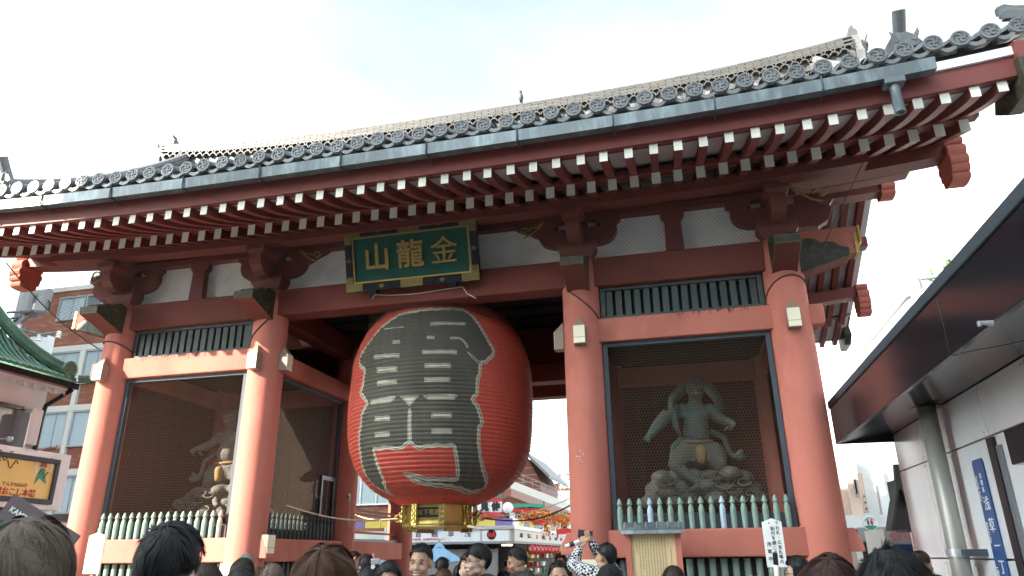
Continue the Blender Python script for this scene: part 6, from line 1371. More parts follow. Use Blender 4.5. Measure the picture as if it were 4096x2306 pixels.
CL = {'black': cloth("black_jacket", (0.012, 0.012, 0.014)), 'grey': cloth("grey_wool", (0.11, 0.11, 0.115)), 'beige': cloth("beige_coat", (0.38, 0.33, 0.25)), 'white': cloth("white_cotton", (0.72, 0.72, 0.72)), 'navy': cloth("navy_jacket", (0.02, 0.025, 0.05)), 'olive': cloth("dark_olive_parka", (0.04, 0.042, 0.034)), 'brown': cloth("brown_coat", (0.10, 0.06, 0.04)), 'jeans': cloth("denim", (0.04, 0.06, 0.11))}
def check_mat():
    mt, N, L, B = nodes_of("black_white_check_shirt"); B.inputs["Roughness"].default_value = 0.85
    tc = N.new("ShaderNodeTexCoord"); out = None
    for rot in ((0.5, 0.2, 0.6),):
        mp = N.new("ShaderNodeMapping"); mp.inputs["Rotation"].default_value = rot; L.new(tc.outputs["Object"], mp.inputs["Vector"])
        ck = N.new("ShaderNodeTexChecker"); ck.inputs["Scale"].default_value = 40; ck.inputs["Color1"].default_value = (0.66, 0.67, 0.68, 1); ck.inputs["Color2"].default_value = (0.015, 0.016, 0.02, 1)
        L.new(mp.outputs["Vector"], ck.inputs["Vector"]); out = ck.outputs["Color"]
    L.new(out, B.inputs["Base Color"]); return mt
CL['check'] = check_mat()
SC = Vector((0, 0.012, 0.030)); SR = Vector((0.079, 0.097, 0.100)); WA = Vector((0, 0.38, 1)).normalized()
_WX = Vector((1, 0, 0)); _WY = WA.cross(_WX)
def sdir(phi, az): return WA * math.cos(phi) + (_WX * math.sin(az) + _WY * math.cos(az)) * math.sin(phi)
def zmin_of(d, fz, sz, bz):
    a = math.degrees(math.atan2(abs(d.x), -d.y)); lerp = lambda u, v, t: u + (v - u) * max(0, min(1, t))
    if a < 42: return fz
    if a < 75: return lerp(fz, sz, (a - 42) / 33)
    if a < 108: return sz
    return lerp(sz, bz, (a - 108) / 40)
def phimax(az, fz, sz, bz):
    p_ = 0.1
    for k in range(80):
        p_ = 0.1 + k * 0.035; d = sdir(p_, az)
        if d.z < zmin_of(d, fz, sz, bz): break
    return p_
def whorl_of(seed):
    global WA, _WX, _WY
    r_ = random.Random(seed * 7 + 1); WA = Vector((r_.uniform(-0.25, 0.25), 0.42 + r_.uniform(-0.12, 0.2), 1)).normalized(); _WX = (Vector((1, 0, 0)) - WA * WA.x).normalized(); _WY = WA.cross(_WX)
def make_hair(parent, mt, style='short', n=700, seed=1, thick=0.016, length=0.05, long=0.0, fz=0.42, tuft=0.012, loc=(0, 0, 0), rot=None, sz=-0.12, bz=-0.72, width=0.006):
    whorl_of(seed); r_ = random.Random(seed); swirl = r_.choice((-1, 1)) * (0.22 if not long else 0.08); b = MB(); NA = 40; pm = [phimax(2 * math.pi * k / NA, fz, sz, bz) for k in range(NA)]
    def pmx(az): u = (az / (2 * math.pi) * NA) % NA; i = int(u); f = u - i; return pm[i] * (1 - f) + pm[(i + 1) % NA] * f
    def pos(phi, az, lift): d = sdir(phi, az); v = Vector((d.x * SR.x, d.y * SR.y, d.z * SR.z)); return SC + v + d * lift
    NT_ = 12; rows = []
    for t in range(NT_ + 1):
        row = []
        for k in range(NA + 1):
            az = 2 * math.pi * k / NA; f = t / NT_; ph = max(0.001, pmx(az) * f)
            row.append(pos(ph, az, thick * (0.9 if f < 0.8 else 0.9 * (1 - f) / 0.2 + 0.1) + 0.0025 * math.sin(az * 9 + t * 1.3 + seed)))
        rows.append(row)
    if long:
        for q in range(1, 7):
            row = []
            for k in range(NA + 1):
                az = 2 * math.pi * k / NA; e = rows[NT_][k]; d = sdir(pmx(az), az); a = math.degrees(math.atan2(abs(d.x), -d.y))
                if a > 62: fl = min(1, (a - 62) / 20); sp = 1 + 0.10 * math.sin(q / 6 * math.pi * 0.8); row.append(Vector((e.x * sp + d.x * thick * 0.8, (e.y - 0.012) * sp + 0.012 + d.y * thick * 0.8, e.z - long * fl * q / 6)))
                else: row.append(Vector(e) * 0.97 + SC * 0.03)
            rows.append(row)
    b.grid(rows)
    clumps = [(r_.uniform(0, 2 * math.pi), math.sqrt(r_.random()), swirl + r_.gauss(0, 0.26 if not long else 0.13), abs(r_.gauss(0, tuft)), r_.uniform(0.6, 1.25)) for _ in range(max(20, n // 22))]
    for q_ in range(n):
        ck = clumps[q_ % len(clumps)]
        az = (ck[0] + r_.gauss(0, 0.07)) % (2 * math.pi); m_ = pmx(az); f0 = min(1.0, max(0.02, ck[1] + r_.gauss(0, 0.04))) * (0.92 if not long else 0.6); ph = f0 * m_; drift = ck[2] + r_.gauss(0, 0.05); lift0 = thick * (0.55 + 0.45 * ((q_ % len(clumps)) * 0.618 % 1.0)) * r_.uniform(0.9, 1.1); lf_ = ck[3] * r_.uniform(0.7, 1.2); w0 = width * r_.uniform(0.5, 1.2)
        ns = 5; pts = []
        if not long:
            dphi = length * ck[4] * r_.uniform(0.85, 1.15) / 0.1
            for s_ in range(ns + 1): t = s_ / ns; pts.append(pos(min(ph + dphi * t, m_ + 0.05), az + drift * t, lift0 + lf_ * t * (1 + t) * 0.7))
        else:
            nph = 6; e = None
            for s_ in range(nph + 1): t = s_ / nph; pts.append(pos(ph + (m_ - ph) * t, az + drift * t + 0.05 * math.sin(t * 5 + ck[0] * 3) * t, lift0 + 0.006 * math.sin(t * 3 + ck[0] * 5)))
            d = sdir(m_, az + drift); a = math.degrees(math.atan2(abs(d.x), -d.y)); e = pts[-1]
            if a > 62:
                for s_ in range(1, 6): t = s_ / 5; sp = 1 + 0.12 * math.sin(t * math.pi * 0.8); pts.append(Vector((e.x * sp + d.x * lf_, (e.y - 0.012) * sp + 0.012 + d.y * lf_ + 0.004 * math.sin(t * 9 + az * 7), e.z - long * t * r_.uniform(0.98, 1.04))))
        vs = []
        for i, p_ in enumerate(pts):
            t_ = (pts[min(i + 1, len(pts) - 1)] - pts[max(i - 1, 0)]); rad = (p_ - SC); s_ = t_.cross(rad); s_ = s_.normalized() if s_.length > 1e-9 else Vector((1, 0, 0))
            ww = w0 * (1.0 if i < len(pts) - 2 else (0.6 if i == len(pts) - 2 else 0.1)); vs += [p_ - s_ * ww / 2, p_ + s_ * ww / 2]
        b.add(vs, [(2 * i, 2 * i + 1, 2 * i + 3, 2 * i + 2) for i in range(len(pts) - 1)])
    for q_ in range(n // 9):       # flyaway hairs
        az = r_.uniform(0, 2 * math.pi); m_ = pmx(az); ph = r_.uniform(0.1, 0.95) * m_; dz_ = r_.gauss(0, 0.35); up = r_.uniform(0.003, 0.012)
        pts = [pos(min(m_ + 0.05, ph + 0.35 * t / 3), az + dz_ * t / 3, thick * 0.9 + up * (t / 3) ** 1.3) for t in range(4)]; vs = []
        for i, p_ in enumerate(pts):
            t_ = (pts[min(i + 1, 3)] - pts[max(i - 1, 0)]); s_ = t_.cross(p_ - SC); s_ = s_.normalized() if s_.length > 1e-9 else Vector((1, 0, 0)); ww = 0.0014 * (1 - i / 4); vs += [p_ - s_ * ww / 2, p_ + s_ * ww / 2]
        b.add(vs, [(2 * i, 2 * i + 1, 2 * i + 3, 2 * i + 2) for i in range(3)])
    o = b.build("hair", mt, parent, loc, smooth=True)
    if rot: o.rotation_euler = rot
    return o
def head_shapes(b, T, female=False, smile=False):
    """head centred on the origin facing -y, moved by the function T"""
    def E_(c, r): 
        q = MB(); ell(q, c, r); b.add([T(Vector(v)) for v in q.v], q.f)
    E_((0, 0.014, 0.030), (0.074, 0.092, 0.095)); E_((0, -0.028, -0.030), (0.063, 0.064, 0.088)); E_((0, -0.045, -0.088), (0.040, 0.042, 0.028)); E_((0, 0.0, -0.06), (0.056, 0.06, 0.05))
    for s in (-1, 1):
        E_((s * 0.036, -0.066, -0.036), (0.026 if not smile else 0.028, 0.023, 0.024)); E_((s * 0.046, -0.02, -0.075), (0.022, 0.035, 0.022)); E_((s * 0.077, 0.012, -0.010), (0.010, 0.021, 0.033)); E_((s * 0.026, -0.082, 0.020), (0.022, 0.010, 0.008)); E_((s * 0.011, -0.092, -0.036), (0.008, 0.008, 0.007))
    E_((0, -0.088, -0.012), (0.008, 0.013, 0.026)); E_((0, -0.097, -0.032), (0.010, 0.010, 0.009))
    E_((0, -0.089, -0.066), (0.024, 0.010, 0.006)); E_((0, -0.088, -0.077), (0.020, 0.010, 0.006))
def person(label, px, py, D, face, hair='short', hcol='black', top='black', seed=1, skin='skin', cat="person", n=900, look=(0, 0), arms=None, voxel=0.016, glasses=False, smile=False, cap=False, hkw=None, group="crowd in front of the gate", fur=False, bald=False, female=False, face_on=True):
    tp = atD(px, py, D); H = tp.z - 0.012; k = H / 1.72
    if abs(face) < 900 and face == face: pass
    tocam = math.degrees(math.atan2(CAM.x - tp.x, -(CAM.y - tp.y)))      # rotation that looks at the camera
    root = thing("person", label, cat, (tp.x, tp.y, 0), (0, 0, R(tocam + face)), group)
    hc = Vector((0, -0.035, H - 0.135)); Rm = Euler((R(look[1]), 0, R(look[0]))).to_matrix()
    T = lambda v: hc + Rm @ v
    sh = 0.175 if not female else 0.155
    J = {}
    for s, nm in ((-1, 'l'), (1, 'r')):
        J[nm] = [Vector((s * sh, 0.015, 1.40 * k)), Vector((s * (sh + 0.05), 0.04, 1.13 * k)), Vector((s * (sh + 0.04), -0.06, 0.90 * k))]
    if arms: J.update({q: [Vector(v) for v in w] for q, w in arms.items()})
    b = MB(); head_shapes(b, T, female, smile)
    limb(b, [T(Vector((0, 0.02, -0.07))), Vector((0, 0.012, 1.44 * k)), Vector((0, 0.02, 1.36 * k))], [0.052, 0.055, 0.07])
    limb(b, [Vector((0, 0.0, 1.30 * k)), Vector((0, 0, 1.10 * k)), Vector((0, 0, 0.95 * k))], [0.12, 0.11, 0.125])
    for s, nm in ((-1, 'l'), (1, 'r')):
        limb(b, [Vector((s * 0.06, 0.015, 1.40 * k))] + J[nm], [0.06, 0.055, 0.042, 0.028])
        d = (J[nm][2] - J[nm][1]).normalized(); side = d.orthogonal().normalized() if abs(d.z) > 0.95 else d.cross(Vector((0, 0, 1))).normalized()
        side = Vector((0, -1, 0)) if abs(d.z) > 0.8 else side; up = side.cross(d).normalized(); wr = J[nm][2]
        ell(b, wr + d * 0.05, (0.032, 0.034, 0.034))
        for fi in range(4): f0 = wr + d * 0.075 + side * (0.027 - 0.018 * fi); limb(b, [f0, f0 + d * (0.036 - 0.004 * abs(fi - 1.3)) + up * 0.004, f0 + d * 0.06 + up * 0.018], [0.0095, 0.009, 0.0075])
        limb(b, [wr + d * 0.03 + side * 0.028, wr + d * 0.06 + side * 0.048, wr + d * 0.085 + side * 0.045 + up * 0.01], [0.012, 0.010, 0.008])
        limb(b, [Vector((s * 0.085, 0, 0.92 * k)), Vector((s * 0.09, -0.01, 0.50 * k)), Vector((s * 0.09, 0.02, 0.09 * k)), Vector((s * 0.095, -0.12, 0.04))], [0.085, 0.055, 0.04, 0.035])
    fuse("body", b, M[skin], voxel, 2, root)
    c = MB(); limb(c, [Vector((0, 0.01, 1.37 * k)), Vector((0, 0.0, 1.24 * k)), Vector((0, 0, 1.05 * k)), Vector((0, 0, 0.86 * k))], [0.115, 0.145, 0.14, 0.15])
    for s, nm in ((-1, 'l'), (1, 'r')): limb(c, [Vector((s * 0.06, 0.02, 1.41 * k))] + J[nm][:2] + [J[nm][1].lerp(J[nm][2], 0.93)], [0.085, 0.082, 0.062, 0.048]); ell(c, Vector((s * 0.08, -0.0, 1.26 * k)), (0.12, 0.12, 0.14))
    fuse("jacket", c, CL[top], 0.02, 2, root)
    MB().tube([(0.078 * math.cos(a), 0.075 * math.sin(a) + 0.012, 1.445 * k + 0.012 * math.sin(a)) for a in [2 * math.pi * q / 16 for q in range(16)]], 0.022 if not fur else 0.05, 7, closed=True).build("collar", CL[top], root, smooth=True)
    c = MB()
    for s in (-1, 1): limb(c, [Vector((s * 0.075, 0, 0.93 * k)), Vector((s * 0.09, -0.01, 0.50 * k)), Vector((s * 0.09, 0.02, 0.10 * k))], [0.11, 0.078, 0.062])
    fuse("trousers", c, CL['jeans'] if seed % 3 else CL['black'], 0.03, 2, root)
    c = MB()
    for s in (-1, 1): limb(c, [(s * 0.092, 0.03, 0.045), (s * 0.095, -0.13, 0.040)], [0.045, 0.042])
    fuse("shoes", c, CL['black'], 0.02, 1, root)
    rot = Euler((R(look[1]), 0, R(look[0])))
    kw = dict(n=n, seed=seed)
    st = {'short': dict(thick=0.008, length=0.040, tuft=0.006, sz=0.02, fz=0.46, width=0.003), 'spiky': dict(thick=0.022, length=0.07, tuft=0.012, width=0.004, bz=-0.95, sz=-0.15), 'messy': dict(thick=0.014, length=0.06, tuft=0.008, bz=-0.9, sz=-0.12, fz=0.36, width=0.0035), 'crop': dict(thick=0.005, length=0.018, tuft=0.004, fz=0.54, width=0.0025, sz=0.08),
          'long': dict(thick=0.016, long=0.26, tuft=0.008, fz=0.42, width=0.004), 'bob': dict(thick=0.018, long=0.14, tuft=0.008, fz=0.36, width=0.004), 'bowl': dict(thick=0.014, length=0.08, tuft=0.004, fz=0.25, sz=-0.05, bz=-0.85, width=0.0035), 'thin': dict(thick=0.004, length=0.03, tuft=0.003, fz=0.75, sz=-0.02, width=0.0025)}[hair]
    kw.update(st); kw.update(hkw or {})
    make_hair(root, HAIR[hcol], hair, loc=hc, rot=rot, **kw)
    if face_on:
        for s in (-1, 1):
            q = MB(); ell(q, (s * 0.031, -0.0845, 0.002), (0.0125, 0.005, 0.0026 if smile else 0.0042)); e_ = q.build("eye", M['eye'], root, loc=hc, smooth=True); e_.rotation_euler = rot
            q = MB().tube([(s * 0.012, -0.0935, 0.021), (s * 0.03, -0.0925, 0.027), (s * 0.05, -0.080, 0.021)], [0.002, 0.0032, 0.0015], 5); e_ = q.build("eyebrow", HAIR[hcol], root, loc=hc); e_.rotation_euler = rot
        if smile:
            q = MB(); ell(q, (0, -0.0915, -0.071), (0.026, 0.009, 0.0085)); e_ = q.build("teeth", M['teeth'], root, loc=hc, smooth=True); e_.rotation_euler = rot
            q = MB().tube([(-0.030, -0.082, -0.062), (-0.015, -0.098, -0.060), (0, -0.1, -0.061), (0.015, -0.098, -0.060), (0.030, -0.082, -0.062)], 0.004, 6).tube([(-0.030, -0.082, -0.062), (-0.016, -0.095, -0.079), (0, -0.098, -0.082), (0.016, -0.095, -0.079), (0.030, -0.082, -0.062)], 0.0045, 6); e_ = q.build("lips", M['lip'], root, loc=hc, smooth=True); e_.rotation_euler = rot
        else:
            q = MB().tube([(-0.023, -0.088, -0.071), (0, -0.099, -0.070), (0.023, -0.088, -0.071)], [0.003, 0.0055, 0.003], 6); e_ = q.build("lips", M['lip'], root, loc=hc, smooth=True); e_.rotation_euler = rot
    if glasses:
        q = MB()
        for s in (-1, 1):
            q.tube([(s * 0.032 + 0.023 * math.cos(a), -0.098, 0.0 + 0.014 * math.sin(a)) for a in [2 * math.pi * j / 14 for j in range(14)]], 0.0022, 5, closed=True); q.tube([(s * 0.055, -0.097, 0.003), (s * 0.077, -0.04, 0.004), (s * 0.078, 0.01, 0.0)], 0.002, 5)
        q.tube([(-0.009, -0.1, 0.004), (0.009, -0.1, 0.004)], 0.002, 5); e_ = q.build("glasses", M['lacquer'], root, loc=hc); e_.rotation_euler = rot
    if cap:
        q = MB(); ell(q, (0, 0.012, 0.045), (0.092, 0.108, 0.094)); ell(q, (0, -0.085, 0.045), (0.07, 0.06, 0.012)); o = fuse("cap", q, CL['black'], 0.012, 2, root, hc); o.rotation_euler = rot
    if fur:
        q = MB(); r_ = random.Random(seed)
        for j in range(500):
            a = r_.uniform(0, 6.28); t_ = r_.uniform(-1, 1); p_ = Vector((0.15 * math.cos(a), 0.12 * math.sin(a) + 0.05, 1.40 * k + 0.05 * math.sin(a))); d = Vector((math.cos(a), math.sin(a), r_.uniform(-0.6, 1))).normalized(); q.tube([p_, p_ + d * r_.uniform(0.03, 0.06)], [0.006, 0.001], 3, cap=False)
        q.build("fur_trim", HAIR['grey'], root)
    return root
V = 4096 / 2576.0
person("woman with ash-blonde long hair seen from behind at the lower corner", 128, 2084, 2.15, 176, 'long', 'ash', 'beige', 3, n=7500, hkw=dict(long=0.30, thick=0.030, width=0.0022, tuft=0.012), face_on=False, female=True)
young = person("young man with tousled black hair and white earphone seen from behind before the picket fence", 684, 2086, 2.75, 148, 'spiky', 'black', 'grey', 5, n=5200, voxel=0.009, face_on=True, hkw=dict(width=0.0034, length=0.06, tuft=0.006, thick=0.020, bz=-0.9, sz=-0.1))
person("dark-brown round head low beside the black-haired young man", 834, 2250, 4.7, 180, 'messy', 'dark', 'grey', 7, face_on=False)
person("balding grey-haired man in front of the sunlit column", 987, 2207, 8.4, 175, 'thin', 'grey', 'brown', 8, face_on=False)
person("dark bobbed head just below the balding man", 976, 2230, 6.4, 185, 'bob', 'dark', 'black', 9, face_on=False, female=True)
person("black-haired head with hair clip shine nearest under the bobbed head", 973, 2268, 5.0, 178, 'messy', 'black', 'navy', 10, face_on=False)
person("woman with straight ash-brown hair beside the sunlit column foot", 1092, 2252, 6.3, 180, 'long', 'ash', 'grey', 11, face_on=False, female=True, n=800)
person("dark head peeping over the ash-brown-haired woman", 1084, 2246, 7.6, 170, 'messy', 'black', 'black', 12, face_on=False)
person("chestnut-haired head between the bobbed head and the ash-brown hair", 1037, 2268, 7.0, 190, 'bob', 'brown', 'beige', 13, face_on=False, female=True)
person("woman with large chestnut hair parted at the crown seen from behind", 1304, 2192, 2.6, 172, 'long', 'brown', 'brown', 15, n=7500, hkw=dict(long=0.30, thick=0.032, width=0.0022, tuft=0.010), face_on=False, female=True)
person("man facing the street, half hidden by the chestnut hair", 1240, 2211, 6.5, 8, 'short', 'black', 'grey', 16, skin='skin2')
person("man with short brown hair in profile by the inner column", 1408, 2201, 10.0, 88, 'short', 'dark', 'beige', 17)
person("black-haired head with a small white flower clip low in the crowd", 1476, 2262, 6.0, 180, 'bob', 'black', 'black', 18, face_on=False, female=True)
person("man with black parted hair facing the viewer, cut off at the eyes", 1555, 2240, 5.5, 5, 'messy', 'black', 'black', 19, hkw=dict(fz=0.42), voxel=0.012)
person("smiling man with cropped black hair in front of the shop sign", 1690, 2168, 5.5, -14, 'crop', 'black', 'grey', 20, smile=True, voxel=0.008, look=(-4, 0), n=1600, hkw=dict(thick=0.008, length=0.022, fz=0.52, width=0.0025))
person("black-haired head behind the smiling man's ear", 1770, 2226, 10.0, 180, 'messy', 'black', 'black', 21, face_on=False)
person("brown-haired woman low behind the smiling man", 1772, 2275, 7.8, 150, 'bob', 'brown', 'black', 22, face_on=False, female=True)
person("young man in glasses with bowl-cut black hair looking aside", 1926, 2170, 6.2, -68, 'bowl', 'black', 'black', 23, glasses=True, skin='skin2', voxel=0.009, n=1600, hkw=dict(bz=-0.95, length=0.08, thick=0.014, fz=0.30, width=0.003))
person("pale-faced woman just behind the man in glasses", 1884, 2206, 7.2, -40, 'long', 'dark', 'grey', 24, skin='skin2', female=True)
person("grey-hooded figure in the dark shop entrance", 1838, 2257, 10.5, 160, 'messy', 'black', 'grey', 25, face_on=False)
person("man with dark cropped hair in a fur-hooded parka looking down", 2080, 2183, 7.4, -74, 'short', 'black', 'olive', 26, look=(0, 12), fur=True, voxel=0.012, n=900)
person("distant man in a dark suit under the shop lights", 2025, 2238, 15.0, 60, 'short', 'black', 'black', 27)
person("middle-aged man facing the viewer with only forehead and eyes showing", 2231, 2237, 6.2, 6, 'crop', 'black', 'brown', 28, voxel=0.010, hkw=dict(fz=0.62, thick=0.006, width=0.0025))
person("dark-haired woman by the small red lanterns", 2243, 2211, 12.5, -10, 'bob', 'dark', 'black', 29, skin='skin2', female=True)
person("person in a flat black cap below the photographer", 2436, 2250, 5.2, 180, 'short', 'black', 'black', 30, cap=True, face_on=False)
person("brown-haired woman in front of the wooden notice board", 2691, 2261, 6.2, 182, 'long', 'dark', 'navy', 31, face_on=False, female=True, n=900)
person("woman in glasses with straight black hair looking at her raised phone", 3196, 2222, 6.9, -82, 'long', 'black', 'black', 32, glasses=True, skin='skin2', female=True, n=1000, voxel=0.011, arms={'l': [(-0.155, 0.015, 1.30), (-0.18, -0.12, 1.10), (-0.10, -0.33, 1.31)]})
person("large dark plum-brown head seen from behind before the rightmost column", 3304, 2240, 2.75, 178, 'bob', 'plum', 'black', 33, n=7000, hkw=dict(thick=0.030, long=0.2, width=0.0022), face_on=False, female=True)
person("tuft of spiky dark hair rising behind the plum-brown head", 3316, 2212, 3.9, 184, 'spiky', 'dark', 'black', 34, face_on=False, n=1000)
person("broad black-haired head nearest the police box seen from behind", 3546, 2190, 2.35, 168, 'short', 'black', 'black', 35, n=7500, hkw=dict(thick=0.018, length=0.055, width=0.0024, tuft=0.007, bz=-0.95, sz=-0.2), face_on=False, voxel=0.012)
person("small dark figure beside the white police box corner", 3668, 2198, 8.6, 140, 'short', 'dark', 'black', 36)
# photographer with raised arms, phone and rolled magazine
pd = 7.2
def local_of(px, py, D, root):
    q = atD(px, py, D); v = q - root.location; a = -root.rotation_euler.z; return Vector((v.x * math.cos(a) - v.y * math.sin(a), v.x * math.sin(a) + v.y * math.cos(a), v.z))
_t = atD(2426, 2164, pd); _face = 208
_tmp = bpy.data.objects.new("tmp", None); _tmp.location = (_t.x, _t.y, 0); _tmp.rotation_euler = (0, 0, R(math.degrees(math.atan2(CAM.x - _t.x, -(CAM.y - _t.y))) + _face))
aL = local_of(2318, 2196, 7.45, _tmp); aR = local_of(2368, 2172, 7.5, _tmp); eL = local_of(2290, 2262, 7.35, _tmp); eR = local_of(2402, 2230, 7.6, _tmp); sL = local_of(2345, 2290, 7.2, _tmp); sR = local_of(2440, 2275, 7.3, _tmp)
bpy.data.objects.remove(_tmp)
photog = person("photographer in a black and white checked shirt raising a phone with both hands", 2426, 2164, pd, _face, 'short', 'black', 'check', 40, voxel=0.009, n=1000, arms={'r': [sL, eL, aL], 'l': [sR, eR, aR]} if sL.x > sR.x else {'l': [sL, eL, aL], 'r': [sR, eR, aR]}, face_on=False, look=(18, -14))
c = atD(2341, 2138, 7.6)
ph = thing("raised_phone", "black phone held up by the photographer in the checked shirt", "phone", c, (R(-10), R(8), R(15)))
MB().box(-0.075, 0.075, -0.006, 0.006, -0.04, 0.04).build("phone_body", M['lacquer'], ph, bevel=0.004); MB().box(-0.068, 0.068, -0.008, -0.0065, -0.034, 0.034).build("phone_screen", M['brownmetal'], ph)
c0, c1 = atD(2262, 2188, 7.45), atD(2318, 2166, 7.45)
mg = thing("rolled_magazine", "rolled magazine clutched with the raised phone", "magazine", c0)
MB().tube([Vector((0, 0, 0)), c1 - c0], 0.022, 10).build("paper_roll", M['whitepaint'], mg); MB().tube([(c1 - c0) * 0.3, (c1 - c0) * 0.62], 0.0235, 10, cap=False).build("cover_print", M['brownmetal'], mg)
# small camera held by the hands near the inner column
hp = person("black-haired person holding up a small silver camera near the inner column", 1470, 2215, 8.8, 190, 'messy', 'black', 'black', 41, voxel=0.011, face_on=False, arms={'r': [(0.16, 0.0, 1.36), (0.22, -0.12, 1.22), (0.13, -0.26, 1.50)], 'l': [(-0.16, 0.0, 1.36), (-0.22, -0.12, 1.22), (-0.14, -0.24, 1.52)]})
c = atD(1502, 2247, 8.6); t = thing("silver_camera", "small silver compact camera held above the crowd by raised hands", "camera", c, (0, 0, R(12)))
MB().box(-0.05, 0.05, -0.012, 0.012, -0.03, 0.03).build("camera_body", M['alu'], t, bevel=0.006); MB().lathe([(0.02, -0.012), (0.02, -0.03)], (0, 0, 0), 12, axis='y').build("camera_lens", M['lacquer'], t)
c = atD(3104, 2262, 6.7); t = thing("white_flip_phone", "white flip phone held up by the woman in glasses", "phone", c, (R(6), R(8), R(-40)))
MB().box(-0.022, 0.022, -0.008, 0.008, -0.10, 0.0).build("keypad_half", M['whitepaint'], t, bevel=0.004); MB().box(-0.022, 0.022, -0.006, 0.006, 0.002, 0.10).build("screen_half", M['lacquer'], t, bevel=0.004); MB().tube([(-0.02, 0, -0.05), (-0.045, 0, 0.05), (-0.06, 0, 0.02), (-0.05, 0, -0.06)], 0.003, 4).build("strap", M['whitepaint'], t)
# earphone
young_H = atD(684, 2086, 2.75).z - 0.012
c = Matrix.Rotation(young.rotation_euler.z, 3, 'Z') @ Vector((-0.083, -0.025, young_H - 0.165)) + young.location; t = thing("white_earphone", "white earphone with hanging cord at the young man's ear", "earphone", c)
MB().tube([(0, 0, 0.012), (0, 0, -0.02)], [0.009, 0.006], 8).build("ear_bud", M['whitepaint'], t); MB().tube([(0, 0, -0.02), (0.004, 0, -0.1), (0.0, 0.01, -0.3)], 0.0022, 5).build("cord", M['whitepaint'], t)
c = atD(1492, 2268, 5.9); t = thing("flower_hair_clip", "tiny white flower clip in black hair", "hair clip", c)
b = MB()
for k in range(5): ell(b, (0.011 * math.cos(k * 1.257), 0, 0.011 * math.sin(k * 1.257)), (0.008, 0.005, 0.008))
b.build("petals", M['whitepaint'], t, smooth=True)

# ------------------------------------------------------------------ notices and placards
def notice(label, cx, cz, Y, w, h, tilt=0.0, pole=True):
    t = thing("notice_placard", label, "sign", (cx, Y, cz - h / 2), (0, R(tilt), 0))
    MB().prism([(-w / 2, 0), (w / 2, 0), (w / 2, h - 0.04), (0, h), (-w / 2, h - 0.04)], 'y', -0.012, 0.012).build("board", M['whitepaint'], t, bevel=0.003)
    if pole: MB().box(-0.025, 0.025, 0.013, 0.04, -(cz - h / 2), h * 0.5).build("post", M['red'], t)
    return t
a, b_ = onY(3032, 2075, -0.75), onY(3163, 2270, -0.75)
W_, H_ = abs(b_.x - a.x) * 0.76, a.z - b_.z
nt = notice("white pointed placard with handwritten black characters before the teal pickets", (a.x + b_.x) / 2, (a.z + b_.z) / 2, -0.75, W_, H_, 0)
for colx, txt, sz, zt in ((0.26, "千社札・広告札等の", 0.075, 0.93), (0.0, "貼付を禁じます", 0.08, 0.82), (-0.28, "浅草寺", 0.085, 0.50)):
    for i, ch in enumerate(txt): put("lettering", text_mesh(ch, sz * W_ / 0.36, 0.002, M['ink'], 0.0006), nt, (colx * W_, -0.0135, (zt - (0.098 if len(txt) > 3 else 0.15) * i) * H_ - 0.02), FACE_FRONT)
MB().lathe([(0.008, 0.0), (0.008, 0.014)], (-0.03, 0, H_ * 0.90), 8, axis='y').build("nail", M['lacquer'], nt)
a, b_ = onY(0.3835 * 1025, 1750 + 0.3835 * 995, -0.75), onY(0.3835 * 950, 1750 + 0.3835 * 1425, -0.75)
notice("blank sunlit white pointed placard by the leftmost column", (a.x + b_.x) / 2 + 0.0, (a.z + b_.z) / 2, -0.75, 0.255, a.z - b_.z)
M['woodboard'] = mat("pale_varnished_wood", (0.62, 0.46, 0.26), 0.5, 0.10, 3.0, stretch=(6, 1, 0.4))
q0, q1 = onY(2200 + 0.4852 * 665, 1800 + 0.4852 * 690, -0.55), onY(2200 + 0.4852 * 1025, 1800 + 0.4852 * 690, -0.55)
ib = thing("wooden_notice_board", "pale wooden notice board of dense vertical text under a small grey roof", "notice board", ((q0.x + q1.x) / 2, -0.55, 0.14))
bw = (q1.x - q0.x) / 2; bt_ = q0.z - 0.14
MB().box(-bw, bw, -0.015, 0.015, 0.7, bt_).build("text_board", M['woodboard'], ib)
for s in (-1, 1): MB().box(s * (bw + 0.035) - 0.033, s * (bw + 0.035) + 0.033, -0.04, 0.04, 0, bt_).build("side_post", M['red'], ib)
MB().prism([(-0.13, bt_ - 0.01), (-0.12, bt_ + 0.03), (0.0, bt_ + 0.12), (0.12, bt_ + 0.03), (0.13, bt_ - 0.01)], 'x', -bw - 0.10, bw + 0.10).build("little_roof", M['gutter'], ib)
for k in range(6): MB().tube([(-bw - 0.06 + k * (2 * bw + 0.12) / 5, -0.132, bt_ + 0.0), (-bw - 0.06 + k * (2 * bw + 0.12) / 5, -0.005, bt_ + 0.125)], 0.01, 4).build("roof_batten", M['grey'], ib)
tx = "雷門風神雷神門正式には浅草寺の総門であり天慶五年平公雅によって創建されたと伝えられる"
r_ = random.Random(9)
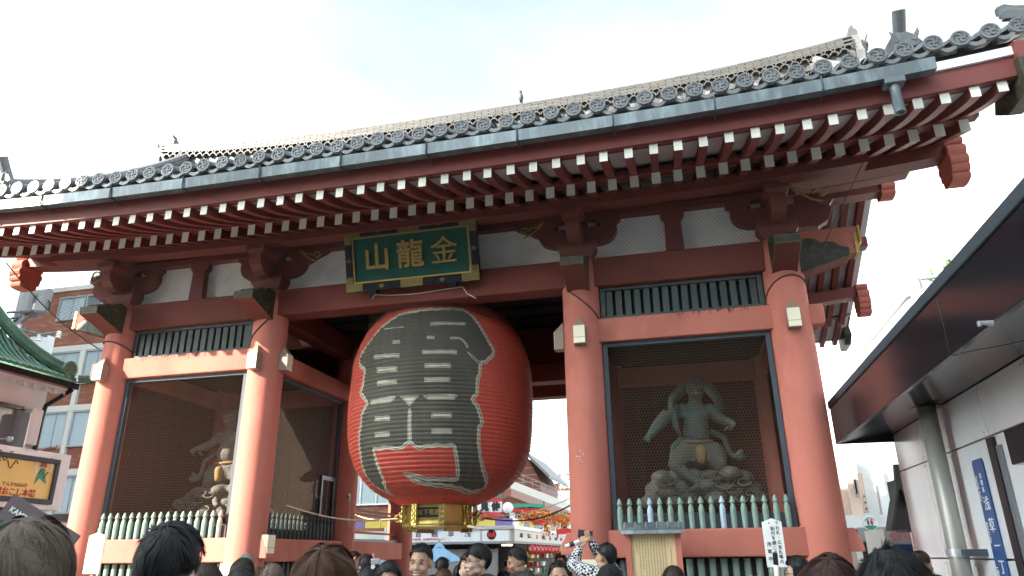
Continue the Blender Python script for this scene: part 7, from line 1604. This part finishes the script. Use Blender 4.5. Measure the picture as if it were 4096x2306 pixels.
for k in range(13):
    xx = bw - 0.055 - k * (2 * bw - 0.1) / 12.5; ln_ = [0.55, 0.0, 1.0, 0.95, 0.98, 0.9, 1.0, 0.85, 0.97, 1.0, 0.6, 0.9, 0.3][k]; zt_ = bt_ - 0.06 - (0.1 if k == 0 else 0)
    b = MB()
    for j in range(int(27 * ln_)):    # brush-written column of small characters, too small to read
        zc = zt_ - j * 0.0215; w2 = 0.0075
        for q in range(3): b.box(xx - w2 * r_.uniform(0.4, 1), xx + w2 * r_.uniform(0.4, 1), -0.0172, -0.0155, zc - 0.007 + q * 0.0055, zc - 0.0052 + q * 0.0055)
        b.box(xx - 0.0013, xx + 0.0013, -0.0178, -0.0156, zc - 0.008, zc + 0.007)
    if b.v: o = b.build("text_column", M['ink'], ib)
put("lettering", text_mesh("Kaminarimon Gate", 0.042, 0.002, M['rust'], 0.0), ib, (-0.06, -0.0165, bt_ - 0.66), FACE_FRONT)
# tilted brown street-name panel behind the ash-blonde head
c = atD(0.3835 * 420, 1750 + 0.3835 * 940, 4.2)
gp = thing("brown_guide_panel", "tilted brown guide panel with white lettering behind the ash-blonde hair", "sign", c, (0, R(29), R(15)))
MB().box(-0.21, 0.19, -0.006, 0.006, -0.06, 0.06).build("panel", M['guide'] if 'guide' in M else mat("mauve_brown_panel", (0.16, 0.12, 0.13), 0.5, 0.05), gp)
put("lettering", text_mesh("KAMINARIMON GATE", 0.036, 0.003, M['whitepaint'], 0.0008), gp, (0.0, -0.009, 0.0), FACE_FRONT)
MB().tube([(0.0, 0.02, -0.05), (0.75, 0.02, -1.45)], 0.012, 6).build("handle", M['steel'], gp)
# bird on the ridge
bq = onY(1313 * V, 252 * V, YM)
bi = thing("perched_bird", "small dark bird perched on the roof ridge", "bird", (bq.x, YM - 0.1, bq.z - 0.13))
b = MB(); ell(b, (0, 0, 0.12), (0.055, 0.075, 0.10), (R(-18), 0, 0)); ell(b, (0, -0.03, 0.235), (0.036, 0.042, 0.038)); limb(b, [(0, -0.01, 0.18), (0, -0.03, 0.225)], [0.04, 0.03]); limb(b, [(0, 0.05, 0.06), (0, 0.11, -0.04)], [0.03, 0.018])
fuse("body", b, CL['grey'], 0.01, 2, bi)
MB().tube([(0, -0.065, 0.235), (0, -0.095, 0.228)], [0.010, 0.001], 6).build("beak", M['lacquer'], bi)
for s in (-1, 1): MB().tube([(s * 0.02, 0, 0.05), (s * 0.02, 0, -0.02)], 0.006, 5).build("leg", M['lacquer'], bi)
bpy.data.scenes.remove(work)
